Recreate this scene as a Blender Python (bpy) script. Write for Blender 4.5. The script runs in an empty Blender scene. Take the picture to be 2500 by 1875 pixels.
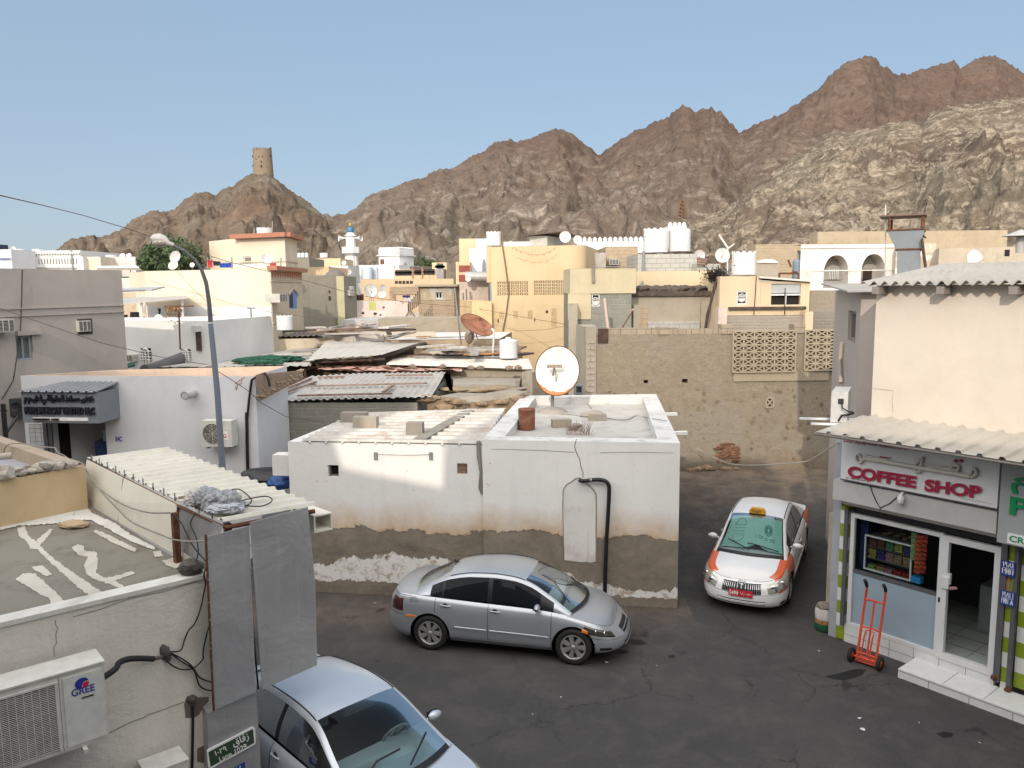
import bpy,bmesh,math,random
from mathutils import Vector,Matrix,noise
R=math.radians
random.seed(7)
SC=bpy.context.scene
COL=SC.collection
CAMZ=6.6
FPX=1950.0
CM=Matrix.Rotation(R(83),3,'X')@Matrix.Rotation(R(-0.5),3,'Z')
REG={'A':(0,500,.31645),'B':(600,500,.31645),'C':(1100,500,.31645),'D':(1700,450,.36166),'E':(0,1025,.31645),'F':(0,1400,.31645),'G':(600,950,.31645),'H':(1200,950,.31645),'I':(1900,975,.27125),'J':(1900,1400,.27125),'K':(900,1300,.33906),'L':(600,1500,.27125),'M':(100,300,.36166),'N':(800,250,.40687),'O':(1600,100,.40687),'P':(0,850,.15823),'Q':(1680,1150,.21097),'T':(0,560,.14919),'U':(820,540,.14014),'V':(280,650,.217),'W':(700,660,.22604),'X':(1380,540,.18987),'Y':(0,1020,.15672)}
def px(c):
 if isinstance(c[0],str):
  a,b,s=REG[c[0]]
  return(a+c[1]*s,b+c[2]*s)
 return c
def ray(c):
 x,y=px(c)
 return CM@Vector((x-1250,937.5-y,-FPX))
def at(c,Y=None,z=None):
 d=ray(c)
 t=(Y/d.y)if Y is not None else((z-CAMZ)/d.z)
 return Vector((d.x*t,d.y*t,CAMZ+d.z*t))
def V3(*a):return Vector(a)
class MB:
 def __init__(s):s.v=[];s.f=[];s.mi=[];s.cur=0;s.sm=[];s.smooth=False
 def add(s,vs,fs,smooth=None):
  b=len(s.v);s.v+=[Vector(p)for p in vs]
  for f in fs:
   s.f.append([b+i for i in f]);s.mi.append(s.cur);s.sm.append(s.smooth if smooth is None else smooth)
 def poly(s,pts,**k):s.add(pts,[range(len(pts))],**k)
 def box(s,o,u,v,w):
  o,u,v,w=map(Vector,(o,u,v,w))
  p=[o,o+u,o+u+v,o+v,o+w,o+u+w,o+u+v+w,o+v+w]
  f=[(0,3,2,1),(4,5,6,7),(0,1,5,4),(1,2,6,5),(2,3,7,6),(3,0,4,7)]
  if u.cross(v).dot(w)<0:f=[q[::-1]for q in f]
  s.add(p,f,smooth=False)
 def cbox(s,c,sx,sy,sz,rz=0):
  u=Vector((math.cos(rz),math.sin(rz),0))*sx;v=Vector((-math.sin(rz),math.cos(rz),0))*sy
  s.box(Vector(c)-u/2-v/2,u,v,(0,0,sz))
 def prism(s,pts,z0,z1):
  n=len(pts)
  a=sum(pts[i][0]*pts[(i+1)%n][1]-pts[(i+1)%n][0]*pts[i][1]for i in range(n))
  if a<0:pts=pts[::-1]
  vs=[(p[0],p[1],z0)for p in pts]+[(p[0],p[1],z1)for p in pts]
  s.add(vs,[range(n-1,-1,-1),range(n,2*n)]+[(i,(i+1)%n,n+(i+1)%n,n+i)for i in range(n)],smooth=False)
 def tube(s,path,r,n=8,cap=True):
  path=[Vector(p)for p in path];rs=r if isinstance(r,(list,tuple))else[r]*len(path)
  vs=[];prev=None
  for i,p in enumerate(path):
   d=(path[min(i+1,len(path)-1)]-path[max(i-1,0)])
   if d.length<1e-9:d=Vector((0,0,1))
   d.normalize()
   a=prev if prev is not None else(Vector((0,0,1))if abs(d.z)<.9 else Vector((1,0,0)))
   x=(a-d*a.dot(d)).normalized();y=d.cross(x);prev=x
   for k in range(n):
    t=2*math.pi*k/n
    vs.append(p+(x*math.cos(t)+y*math.sin(t))*rs[i])
  fs=[]
  for i in range(len(path)-1):
   for k in range(n):
    k2=(k+1)%n
    fs.append((i*n+k,i*n+k2,(i+1)*n+k2,(i+1)*n+k))
  s.add(vs,fs,smooth=True)
  if cap:
   m=(len(path)-1)*n
   s.add(vs[:n],[range(n-1,-1,-1)],smooth=False);s.add(vs[m:],[range(n)],smooth=False)
 def lathe(s,prof,c,ax=(0,0,1),n=24,a0=0,a1=2*math.pi,smooth=True):
  ax=Vector(ax).normalized();q=ax.to_track_quat('Z','Y');c=Vector(c)
  full=abs(a1-a0-2*math.pi)<1e-6;m=n if full else n+1
  vs=[]
  for r,h in prof:
   for k in range(m):
    t=a0+(a1-a0)*k/n
    vs.append(c+q@Vector((r*math.cos(t),r*math.sin(t),h)))
  fs=[]
  for i in range(len(prof)-1):
   for k in range(n):
    k2=(k+1)%m
    fs.append((i*m+k,i*m+k2,(i+1)*m+k2,(i+1)*m+k))
  s.add(vs,fs,smooth=smooth)
 def grid(s,pts,smooth=True,flip=False):
  nu=len(pts);nv=len(pts[0]);vs=[p for row in pts for p in row];fs=[]
  for i in range(nu-1):
   for j in range(nv-1):
    q=(i*nv+j,i*nv+j+1,(i+1)*nv+j+1,(i+1)*nv+j)
    fs.append(q[::-1]if flip else q)
  s.add(vs,fs,smooth=smooth)
 def build(s,name,mat,parent=None,weld=False,**props):
  me=bpy.data.meshes.new(name)
  off=WORLD(parent)if parent is not None else Vector((0,0,0))
  me.from_pydata([tuple(p-off)for p in s.v],[],[tuple(f)for f in s.f])
  mats=mat if isinstance(mat,(list,tuple))else[mat]
  for m in mats:me.materials.append(m)
  for p,i,sm in zip(me.polygons,s.mi,s.sm):
   p.material_index=i;p.use_smooth=sm
  uv=me.uv_layers.new(name='UVMap')
  for p in me.polygons:
   nrm=p.normal
   if abs(nrm.z)>.75:
    for li in p.loop_indices:
     co=me.vertices[me.loops[li].vertex_index].co+off;uv.data[li].uv=(co.x,co.y)
   else:
    t=Vector((-nrm.y,nrm.x,0))
    if t.length<1e-6:t=Vector((1,0,0))
    t.normalize()
    for li in p.loop_indices:
     co=me.vertices[me.loops[li].vertex_index].co+off;uv.data[li].uv=(co.dot(t),co.z)
  if weld:
   bm=bmesh.new();bm.from_mesh(me);bmesh.ops.remove_doubles(bm,verts=bm.verts,dist=2e-4);bm.to_mesh(me);bm.free()
  me.update()
  o=bpy.data.objects.new(name,me);COL.objects.link(o)
  if parent is not None:o.parent=parent
  for k,v in props.items():o[k]=v
  return o
def WORLD(o):
 p=Vector((0,0,0))
 while o is not None:p=p+o.location;o=o.parent
 return p
def tH(name,label,cat,loc=(0,0,0),group=None):
 o=bpy.data.objects.new(name,None);COL.objects.link(o);o.empty_display_size=.3
 o.location=Vector(loc);o['label']=label;o['category']=cat
 if group:o['group']=group
 return o
def tag(o,label,cat,group=None):
 o['label']=label;o['category']=cat
 if group:o['group']=group
 return o
def struct(o,kind='structure'):o['kind']=kind;return o
class NT:
 def __init__(s,name):
  s.m=bpy.data.materials.new(name);s.m.use_nodes=True;s.t=s.m.node_tree;s.n=s.t.nodes
  s.b=s.n['Principled BSDF'];s.out=s.n['Material Output']
 def new(s,ty,**k):
  n=s.n.new(ty)
  for a,v in k.items():
   if a.startswith('i_'):
    key=a[2:].replace('_',' ')
    n.inputs[int(key)if key.isdigit()else key].default_value=v
   else:setattr(n,a,v)
  return n
 def link(s,a,b):s.t.links.new(a,b)
 def coord(s,which='Object'):
  if which=='World':return s.new('ShaderNodeNewGeometry').outputs['Position']
  return s.new('ShaderNodeTexCoord').outputs[which]
 def map(s,src,scale=(1,1,1),loc=(0,0,0),rot=(0,0,0)):
  n=s.new('ShaderNodeMapping');n.inputs['Scale'].default_value=scale;n.inputs['Location'].default_value=loc;n.inputs['Rotation'].default_value=rot
  s.link(src,n.inputs['Vector']);return n.outputs['Vector']
 def noise(s,src,scale=1,detail=4,rough=.55,dist=0):
  n=s.new('ShaderNodeTexNoise');n.inputs['Scale'].default_value=scale;n.inputs['Detail'].default_value=detail
  n.inputs['Roughness'].default_value=rough;n.inputs['Distortion'].default_value=dist
  s.link(src,n.inputs['Vector']);return n.outputs['Fac']
 def ramp(s,src,stops,interp='LINEAR'):
  n=s.new('ShaderNodeValToRGB');cr=n.color_ramp;cr.interpolation=interp
  while len(cr.elements)<len(stops):cr.elements.new(.5)
  for e,(p,c)in zip(cr.elements,stops):
   e.position=p;e.color=c[:3]+(1,)if isinstance(c,tuple)else(c,c,c,1)
  s.link(src,n.inputs[0]);return n.outputs['Color']
 def mix(s,fac,a,b,mode='MIX'):
  n=s.new('ShaderNodeMix',data_type='RGBA',blend_type=mode)
  for k,v in((0,fac),(6,a),(7,b)):
   sock=n.inputs[k]
   if isinstance(v,(int,float)):sock.default_value=v if k==0 else(v,v,v,1)
   elif isinstance(v,tuple):sock.default_value=v[:3]+(1,)
   else:s.link(v,sock)
  return n.outputs[2]
 def math(s,op,a,b=0,c=None,clamp=False):
  n=s.new('ShaderNodeMath',operation=op,use_clamp=clamp)
  for sock,v in zip(n.inputs,(a,b,c)):
   if v is None:continue
   if isinstance(v,(int,float)):sock.default_value=v
   else:s.link(v,sock)
  return n.outputs[0]
 def sep(s,src):n=s.new('ShaderNodeSeparateXYZ');s.link(src,n.inputs[0]);return n.outputs
 def col(s,v):
  if isinstance(v,tuple):s.b.inputs['Base Color'].default_value=v[:3]+(1,)
  else:s.link(v,s.b.inputs['Base Color'])
 def bump(s,h,strength=.3,dist=.02):
  n=s.new('ShaderNodeBump');n.inputs['Strength'].default_value=strength;n.inputs['Distance'].default_value=dist
  s.link(h,n.inputs['Height']);s.link(n.outputs['Normal'],s.b.inputs['Normal'])
 def done(s,rough=.8,metal=0,spec=.3):
  for k,v in(('Roughness',rough),('Metallic',metal),('Specular IOR Level',spec)):
   if isinstance(v,(int,float)):s.b.inputs[k].default_value=v
   else:s.link(v,s.b.inputs[k])
  return s.m
MATS={}
def dk(c,f):return tuple(x*f for x in c[:3])
def sI(name,c,rough=.6,metal=0,spec=.4,coat=0,var=.12,vs=6.0):
 if name in MATS:return MATS[name]
 t=NT(name);w=t.coord('World')
 n=t.noise(w,vs,5,.6)
 t.col(t.mix(t.ramp(n,[(.35,0.0),(.7,1.0)]),dk(c,1-var),dk(c,1+var*.5)))
 if coat:t.b.inputs['Coat Weight'].default_value=coat;t.b.inputs['Coat Roughness'].default_value=.08
 MATS[name]=t.done(rough,metal,spec);return MATS[name]
def pL(name,c,dirt=(.16,.13,.10),amt=.35,rough=.9,streak=.4,bump=.25,patch=None,patch_amt=.45,fine=30,foot=None):
 """painted render with blotches, rain streaks, dust near the foot and chipped patches"""
 if name in MATS:return MATS[name]
 t=NT(name);w=t.coord('World');uv=t.coord('UV')
 big=t.noise(w,.45,6,.6,.4);med=t.noise(w,2.2,6,.65,.3)
 stv=t.noise(t.map(uv,(3.2,.22,1)),1.0,6,.65,.2)
 base=t.mix(t.ramp(big,[(.35,0.0),(.68,1.0)]),dk(c,.9),dk(c,1.05))
 base=t.mix(t.math('MULTIPLY',t.ramp(med,[(.5,0.0),(.78,1.0)]),amt),base,dirt)
 base=t.mix(t.math('MULTIPLY',t.ramp(stv,[(.52,0.0),(.75,1.0)]),streak),base,dk(dirt,1.5))
 if patch:
  pn=t.noise(w,1.1,9,.72,.6)
  base=t.mix(t.ramp(pn,[(1-patch_amt,0.0),(1-patch_amt+.02,1.0)]),base,patch)
 sp=t.noise(w,14,3,.8)
 base=t.mix(t.math('MULTIPLY',t.ramp(sp,[(.68,0.0),(.72,1.0)]),.35),base,dirt)
 t.col(base)
 f=t.noise(w,fine,5,.7)
 t.bump(t.math('ADD',t.math('MULTIPLY',f,.5),t.math('MULTIPLY',med,1.2)),bump,.02)
 MATS[name]=t.done(rough,0,.2);return MATS[name]
def bK(name,c1,c2,mortar,bw=.42,bh=.21,amt=.4,dirt=(.1,.08,.06),smear=.4,msize=.018,bump=.6):
 if name in MATS:return MATS[name]
 t=NT(name);w=t.coord('World');uv=t.coord('UV')
 wob=t.new('ShaderNodeTexNoise');wob.inputs['Scale'].default_value=2.5;t.link(uv,wob.inputs['Vector'])
 va=t.new('ShaderNodeVectorMath',operation='SCALE');t.link(wob.outputs['Color'],va.inputs[0]);va.inputs['Scale'].default_value=.035
 vb=t.new('ShaderNodeVectorMath',operation='ADD');t.link(uv,vb.inputs[0]);t.link(va.outputs[0],vb.inputs[1])
 br=t.new('ShaderNodeTexBrick');t.link(vb.outputs[0],br.inputs['Vector'])
 for k,v in(('Scale',1.0),('Mortar Size',msize),('Mortar Smooth',.4),('Bias',0.0),('Brick Width',bw),('Row Height',bh)):br.inputs[k].default_value=v
 br.inputs['Color1'].default_value=c1+(1,);br.inputs['Color2'].default_value=c2+(1,);br.inputs['Mortar'].default_value=mortar+(1,)
 n=t.noise(w,1.3,8,.7,.5);n2=t.noise(w,9,6,.75)
 sm=t.ramp(t.noise(w,.8,8,.7,.8),[(.52-smear*.15,0.0),(.62-smear*.15,1.0)])
 avg=tuple((a+b)/2 for a,b in zip(c1,c2))
 base=t.mix(t.math('MULTIPLY',sm,smear*1.6,clamp=True),br.outputs['Color'],avg)
 base=t.mix(t.math('MULTIPLY',t.ramp(n,[(.42,0.0),(.75,1.0)]),amt),base,dirt)
 base=t.mix(.35,base,t.mix(n2,dk(avg,.55),dk(avg,1.35)))
 t.col(base)
 t.bump(t.math('ADD',t.math('MULTIPLY',br.outputs['Fac'],-1.0),n2),bump,.025)
 MATS[name]=t.done(.95,0,.15);return MATS[name]
def mS(name,c,rust=(.16,.06,.03),ramt=.3,rough=.55,metal=.3,dirt=(.2,.17,.14)):
 if name in MATS:return MATS[name]
 t=NT(name);w=t.coord('World')
 a=t.noise(w,1.2,7,.7,.5);b=t.noise(w,6,6,.75,.3);d=t.noise(w,.6,5,.6)
 base=t.mix(t.ramp(d,[(.3,0.0),(.7,1.0)]),dk(c,.82),dk(c,1.05))
 base=t.mix(t.math('MULTIPLY',t.ramp(b,[(.5,0.0),(.75,1.0)]),.45),base,dirt)
 base=t.mix(t.math('MULTIPLY',t.ramp(a,[(.62-ramt*.2,0.0),(.72-ramt*.1,1.0)]),min(1,ramt*1.6)),base,rust)
 t.col(base);t.bump(b,.15,.01)
 MATS[name]=t.done(rough,metal,.3);return MATS[name]
class Face:
 """vertical plane through P0 (left as seen) and P1 (right as seen); n points to the viewer side"""
 def __init__(s,P0,P1):
  s.o=Vector((P0[0],P0[1],0));d=Vector((P1[0]-P0[0],P1[1]-P0[1],0));s.L=d.length
  s.u=d.normalized();s.n=Vector((s.u.y,-s.u.x,0))
  if s.n.dot(-s.o)<0:s.n=-s.n
 def hit(s,c):
  d=ray(c);p=Vector((0,0,CAMZ))
  t=(s.o-p).dot(s.n)/d.dot(s.n);q=p+d*t
  return((q-s.o).dot(s.u),q.z)
 def pt(s,u,v,w=0):return s.o+s.u*u+s.n*w+Vector((0,0,v))
 def rect(s,c0,c1):
  a=s.hit(c0);b=s.hit(c1)
  return(min(a[0],b[0]),max(a[0],b[0]),min(a[1],b[1]),max(a[1],b[1]))
 def box(s,mb,u0,u1,v0,v1,w0,w1):
  mb.box(s.pt(u0,v0,w0),s.u*(u1-u0),Vector((0,0,v1-v0)),s.n*(w1-w0))
 def quad(s,mb,u0,u1,v0,v1,w=0):mb.poly([s.pt(u0,v0,w),s.pt(u1,v0,w),s.pt(u1,v1,w),s.pt(u0,v1,w)])
 def holes(s,mb,u0,u1,v0,v1,hs,depth=.2,w=0):
  us=sorted({u0,u1}|{h[0]for h in hs}|{h[1]for h in hs});vs=sorted({v0,v1}|{h[2]for h in hs}|{h[3]for h in hs})
  for i in range(len(us)-1):
   for j in range(len(vs)-1):
    cu=(us[i]+us[i+1])/2;cv=(vs[j]+vs[j+1])/2
    if any(h[0]<cu<h[1]and h[2]<cv<h[3]for h in hs):continue
    s.quad(mb,us[i],us[i+1],vs[j],vs[j+1],w)
  for a,b,c,d in hs:
   for p,q in(((a,c),(b,c)),((b,c),(b,d)),((b,d),(a,d)),((a,d),(a,c))):
    mb.poly([s.pt(p[0],p[1],w),s.pt(q[0],q[1],w),s.pt(q[0],q[1],w-depth),s.pt(p[0],p[1],w-depth)])
def text_mb(body,size=1.0,bold=0.0,extrude=0.0,align='LEFT',spacing=1.0):
 c=bpy.data.curves.new('t','FONT');c.body=body;c.size=size;c.offset=bold;c.extrude=extrude;c.space_character=spacing
 o=bpy.data.objects.new('t',c);COL.objects.link(o)
 dg=bpy.context.evaluated_depsgraph_get();me=bpy.data.meshes.new_from_object(o.evaluated_get(dg))
 vs=[v.co.copy()for v in me.vertices];fs=[tuple(p.vertices)for p in me.polygons]
 bpy.data.objects.remove(o);bpy.data.curves.remove(c);bpy.data.meshes.remove(me)
 return vs,fs
def put_text(mb,body,o,ux,uy,w,h,bold=0.0,extrude=.004,off=.006,lift=0,smooth=False):
 """fit the lettering into the w x h box at o, with ux to the right and uy up as unit vectors"""
 vs,fs=text_mb(body,1.0,bold,1.0)
 x0=min(v.x for v in vs);x1=max(v.x for v in vs);y0=min(v.y for v in vs);y1=max(v.y for v in vs)
 ux=Vector(ux).normalized();uy=Vector(uy).normalized();n=ux.cross(uy);o=Vector(o)
 pts=[o+ux*((v.x-x0)/(x1-x0)*w)+uy*((v.y-y0)/(y1-y0)*h)+n*(off+lift+extrude*(v.z+1)*.5)for v in vs]
 mb.add(pts,fs,smooth=False)
def crv(p,k=5):
 p=[Vector(q)for q in p];o=[]
 for i in range(len(p)-1):
  a,b,c,d=p[max(i-1,0)],p[i],p[i+1],p[min(i+2,len(p)-1)]
  for j in range(k):t=j/k;o.append(.5*((2*b)+(c-a)*t+(2*a-5*b+4*c-d)*t*t+(3*b-a-3*c+d)*t**3))
 return o+[p[-1]]
def jitter_poly(c,r,n,rnd,sq=1.0):
 return[(c[0]+math.cos(2*math.pi*k/n)*r*rnd.uniform(.7,1.2),c[1]+sq*math.sin(2*math.pi*k/n)*r*rnd.uniform(.7,1.2))for k in range(n)]
def sP(pts):
 xs=[p[0]for p in pts];ys=[p[1]for p in pts];n=len(pts)
 if xs[0]>xs[-1]:xs=xs[::-1];ys=ys[::-1]
 m=[]
 for i in range(n):
  if i==0:m.append((ys[1]-ys[0])/(xs[1]-xs[0]))
  elif i==n-1:m.append((ys[-1]-ys[-2])/(xs[-1]-xs[-2]))
  else:
   a=(ys[i]-ys[i-1])/(xs[i]-xs[i-1]);b=(ys[i+1]-ys[i])/(xs[i+1]-xs[i])
   m.append(0 if a*b<=0 else 2*a*b/(a+b))
 def f(x):
  if x<=xs[0]:return ys[0]
  if x>=xs[-1]:return ys[-1]
  i=0
  while x>xs[i+1]:i+=1
  h=xs[i+1]-xs[i];t=(x-xs[i])/h
  return(2*t**3-3*t*t+1)*ys[i]+(t**3-2*t*t+t)*h*m[i]+(-2*t**3+3*t*t)*ys[i+1]+(t**3-t*t)*h*m[i+1]
 return f
def fR(a,b,n):return[a+(b-a)*i/n for i in range(n+1)]
SUN_AZ=195.0;SUN_EL=25.0
cam=bpy.data.cameras.new('camera');cam.sensor_width=36;cam.lens=36*FPX/2500;cam.clip_start=.1;cam.clip_end=5000
co=bpy.data.objects.new('camera',cam);COL.objects.link(co);co.matrix_world=Matrix.Translation((0,0,CAMZ))@CM.to_4x4();SC.camera=co
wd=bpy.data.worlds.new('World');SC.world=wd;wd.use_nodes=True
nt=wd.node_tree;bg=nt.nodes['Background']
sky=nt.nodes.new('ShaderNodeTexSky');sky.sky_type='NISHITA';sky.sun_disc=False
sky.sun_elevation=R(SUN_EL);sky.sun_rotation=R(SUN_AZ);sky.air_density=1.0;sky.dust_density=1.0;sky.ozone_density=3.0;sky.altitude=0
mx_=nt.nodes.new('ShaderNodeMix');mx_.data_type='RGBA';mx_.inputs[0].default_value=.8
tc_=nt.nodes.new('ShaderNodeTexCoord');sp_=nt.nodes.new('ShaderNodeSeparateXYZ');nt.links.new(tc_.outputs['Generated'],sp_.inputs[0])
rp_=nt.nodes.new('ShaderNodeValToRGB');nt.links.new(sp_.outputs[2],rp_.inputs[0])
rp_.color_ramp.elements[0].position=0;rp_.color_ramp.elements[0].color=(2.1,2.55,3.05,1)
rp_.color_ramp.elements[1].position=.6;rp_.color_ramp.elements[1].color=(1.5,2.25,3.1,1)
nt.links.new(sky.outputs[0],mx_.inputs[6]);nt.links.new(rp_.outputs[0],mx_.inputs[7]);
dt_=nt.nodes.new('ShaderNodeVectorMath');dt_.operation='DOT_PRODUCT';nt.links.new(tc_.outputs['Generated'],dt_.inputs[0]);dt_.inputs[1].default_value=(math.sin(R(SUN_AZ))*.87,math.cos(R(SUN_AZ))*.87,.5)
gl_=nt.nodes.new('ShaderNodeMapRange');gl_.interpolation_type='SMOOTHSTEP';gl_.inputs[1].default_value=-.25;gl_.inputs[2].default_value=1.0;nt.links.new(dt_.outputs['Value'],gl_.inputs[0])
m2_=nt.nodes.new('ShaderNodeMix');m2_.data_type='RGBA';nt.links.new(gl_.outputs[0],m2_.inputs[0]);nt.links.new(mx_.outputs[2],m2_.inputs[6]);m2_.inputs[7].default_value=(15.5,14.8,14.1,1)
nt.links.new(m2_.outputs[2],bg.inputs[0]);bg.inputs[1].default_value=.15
sl=bpy.data.lights.new('sun','SUN');sl.energy=2.0;sl.angle=R(.6);sl.color=(1.0,.88,.74)
so=bpy.data.objects.new('sun',sl);COL.objects.link(so)
sd_=Vector((math.sin(R(SUN_AZ))*math.cos(R(SUN_EL)),math.cos(R(SUN_AZ))*math.cos(R(SUN_EL)),math.sin(R(SUN_EL))))
so.rotation_euler=sd_.to_track_quat('Z','Y').to_euler();so.location=(0,0,60)
SC.view_settings.view_transform='Standard';SC.view_settings.look='None';SC.view_settings.exposure=.38;SC.view_settings.gamma=1
SC.render.engine='CYCLES';SC.cycles.max_bounces=6;SC.cycles.transparent_max_bounces=12;SC.cycles.use_denoising=True
class Car:
 def __init__(s,**k):
  s.__dict__.update(k)
  s.Z=sP(s.shoulder);s.PS=sP([(0,.10),(.10,.035),(.2,.012),(.42,0),(.62,.006),(.8,.02),(.93,.05),(1,.095)])
  s.PF=sP(s.front);s.PR=sP(s.rear)
  s.roof=sP(s.roofline);s.rail=sP(s.raily);s.crown=sP([(-2.6,.02),(s.xr+.4,.05),(0,.05),(1.2,.06),(s.xf-.4,.06),(s.xf,.0)])
 def outline(s,a):
  w,xf,xr,cf,cr=s.w,s.xf,s.xr,s.cf,s.cr;n=2.7
  def side(x):return w*(1-.035*max(0,(x-.2)/xf)**2-.05*max(0,(-.4-x)/-xr)**2)
  if a<1:
   t=a*math.pi/2;ws=side(xf-cf)
   return(xf-cf+cf*max(0,math.cos(t))**(2/n),ws*math.sin(t)**(2/n))
  if a<=2:
   x=(xf-cf)+(a-1)*((xr+cr)-(xf-cf));return(x,side(x))
  t=(3-a)*math.pi/2;ws=side(xr+cr)
  return(xr+cr-cr*max(0,math.cos(t))**(2/n),ws*max(0,math.sin(t))**(2/n))
 def a_of_x(s,x):return 1+(x-(s.xf-s.cf))/((s.xr+s.cr)-(s.xf-s.cf))
 def base(s,a,v,off=0.0):
  a=min(max(a,0.0),3.0)
  x,y=s.outline(a);e=.012
  x0,y0=s.outline(max(a-e,0));x1,y1=s.outline(min(a+e,3))
  tx,ty=x1-x0,y1-y0;L=math.hypot(tx,ty)or 1;nx,ny=ty/L,-tx/L
  if a<=.001:nx,ny=1,0
  if a>=2.999:nx,ny=-1,0
  wf=abs(nx)**1.4;ins=(s.PF(v)if nx>0 else s.PR(v))*wf+s.PS(v)*(1-wf)
  zt=s.Z(x);zb=s.zb(x)if callable(s.zb)else s.zb
  return Vector((x-nx*(ins-off),max(0,y-ny*(ins-off)),zb+(zt-zb)*v))
 def pt(s,a,v,side=1,off=0.0):
  p=s.base(a,v)
  if off:
   e=.01;pa=s.base(a+e,v)-s.base(a-e,v);pv=s.base(a,min(1,v+e))-s.base(a,max(0,v-e))
   n=pa.cross(pv)
   if n.length>1e-9:
    n.normalize()
    o=Vector(s.outline(min(max(a,0),3))+(0,))-Vector(((s.xf+s.xr)/2,0,0))
    if n.dot(Vector((o.x,o.y,0)))<0:n=-n
    p=p+n*off
  return Vector((p.x,p.y*side,p.z))
 def gh(s,x,v,off=0.0):
  """greenhouse: v 0 belt .. 1 rail .. 2 roof centre (sign = side)"""
  sd=1 if v>=0 else-1;v=abs(v)
  zr=s.roof(x);yr=s.rail(x);zb=s.Z(x)-.012
  ai=s.a_of_x(min(max(x,s.xr+s.cr),s.xf-s.cf));yb=s.base(ai,1).y-.012
  if x<s.xr+s.cr or x>s.xf-s.cf:yb=min(yb,yr)
  yr=min(yr,yb);zr=max(zr,zb+.001)
  if v<=1:
   t=v;y=yb+(yr-yb)*t+.03*math.sin(math.pi*t)*min(1,(zr-zb)/.3);z=zb+(zr-.03-zb)*t
   p=Vector((x,y,z));
  else:
   q=2-v;h=(1-q**2.6)
   y=yr*q;z=(zr-.03)+.07*h*min(1,.35+(zr-zb)/.3)
   bow=s.bow(x)*(1-q*q)
   p=Vector((x+bow,y,z))
  return Vector((p.x,p.y*sd,p.z+off))
 def ghn(s,x,v,off):
  e=.01;a=s.gh(x+e,v)-s.gh(x-e,v);b=s.gh(x,v+e)-s.gh(x,v-e);n=a.cross(b)
  if n.length<1e-9:return s.gh(x,v)
  n.normalize();c=s.gh(x,v)
  if n.dot(c-Vector((c.x*.3,0,.7)))<0:n=-n
  return c+n*off
def merge_sorted(l,extra,tol):
 l=[x for x in l if all(abs(x-e)>tol for e in extra)]+list(extra)
 return sorted(l)
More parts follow.
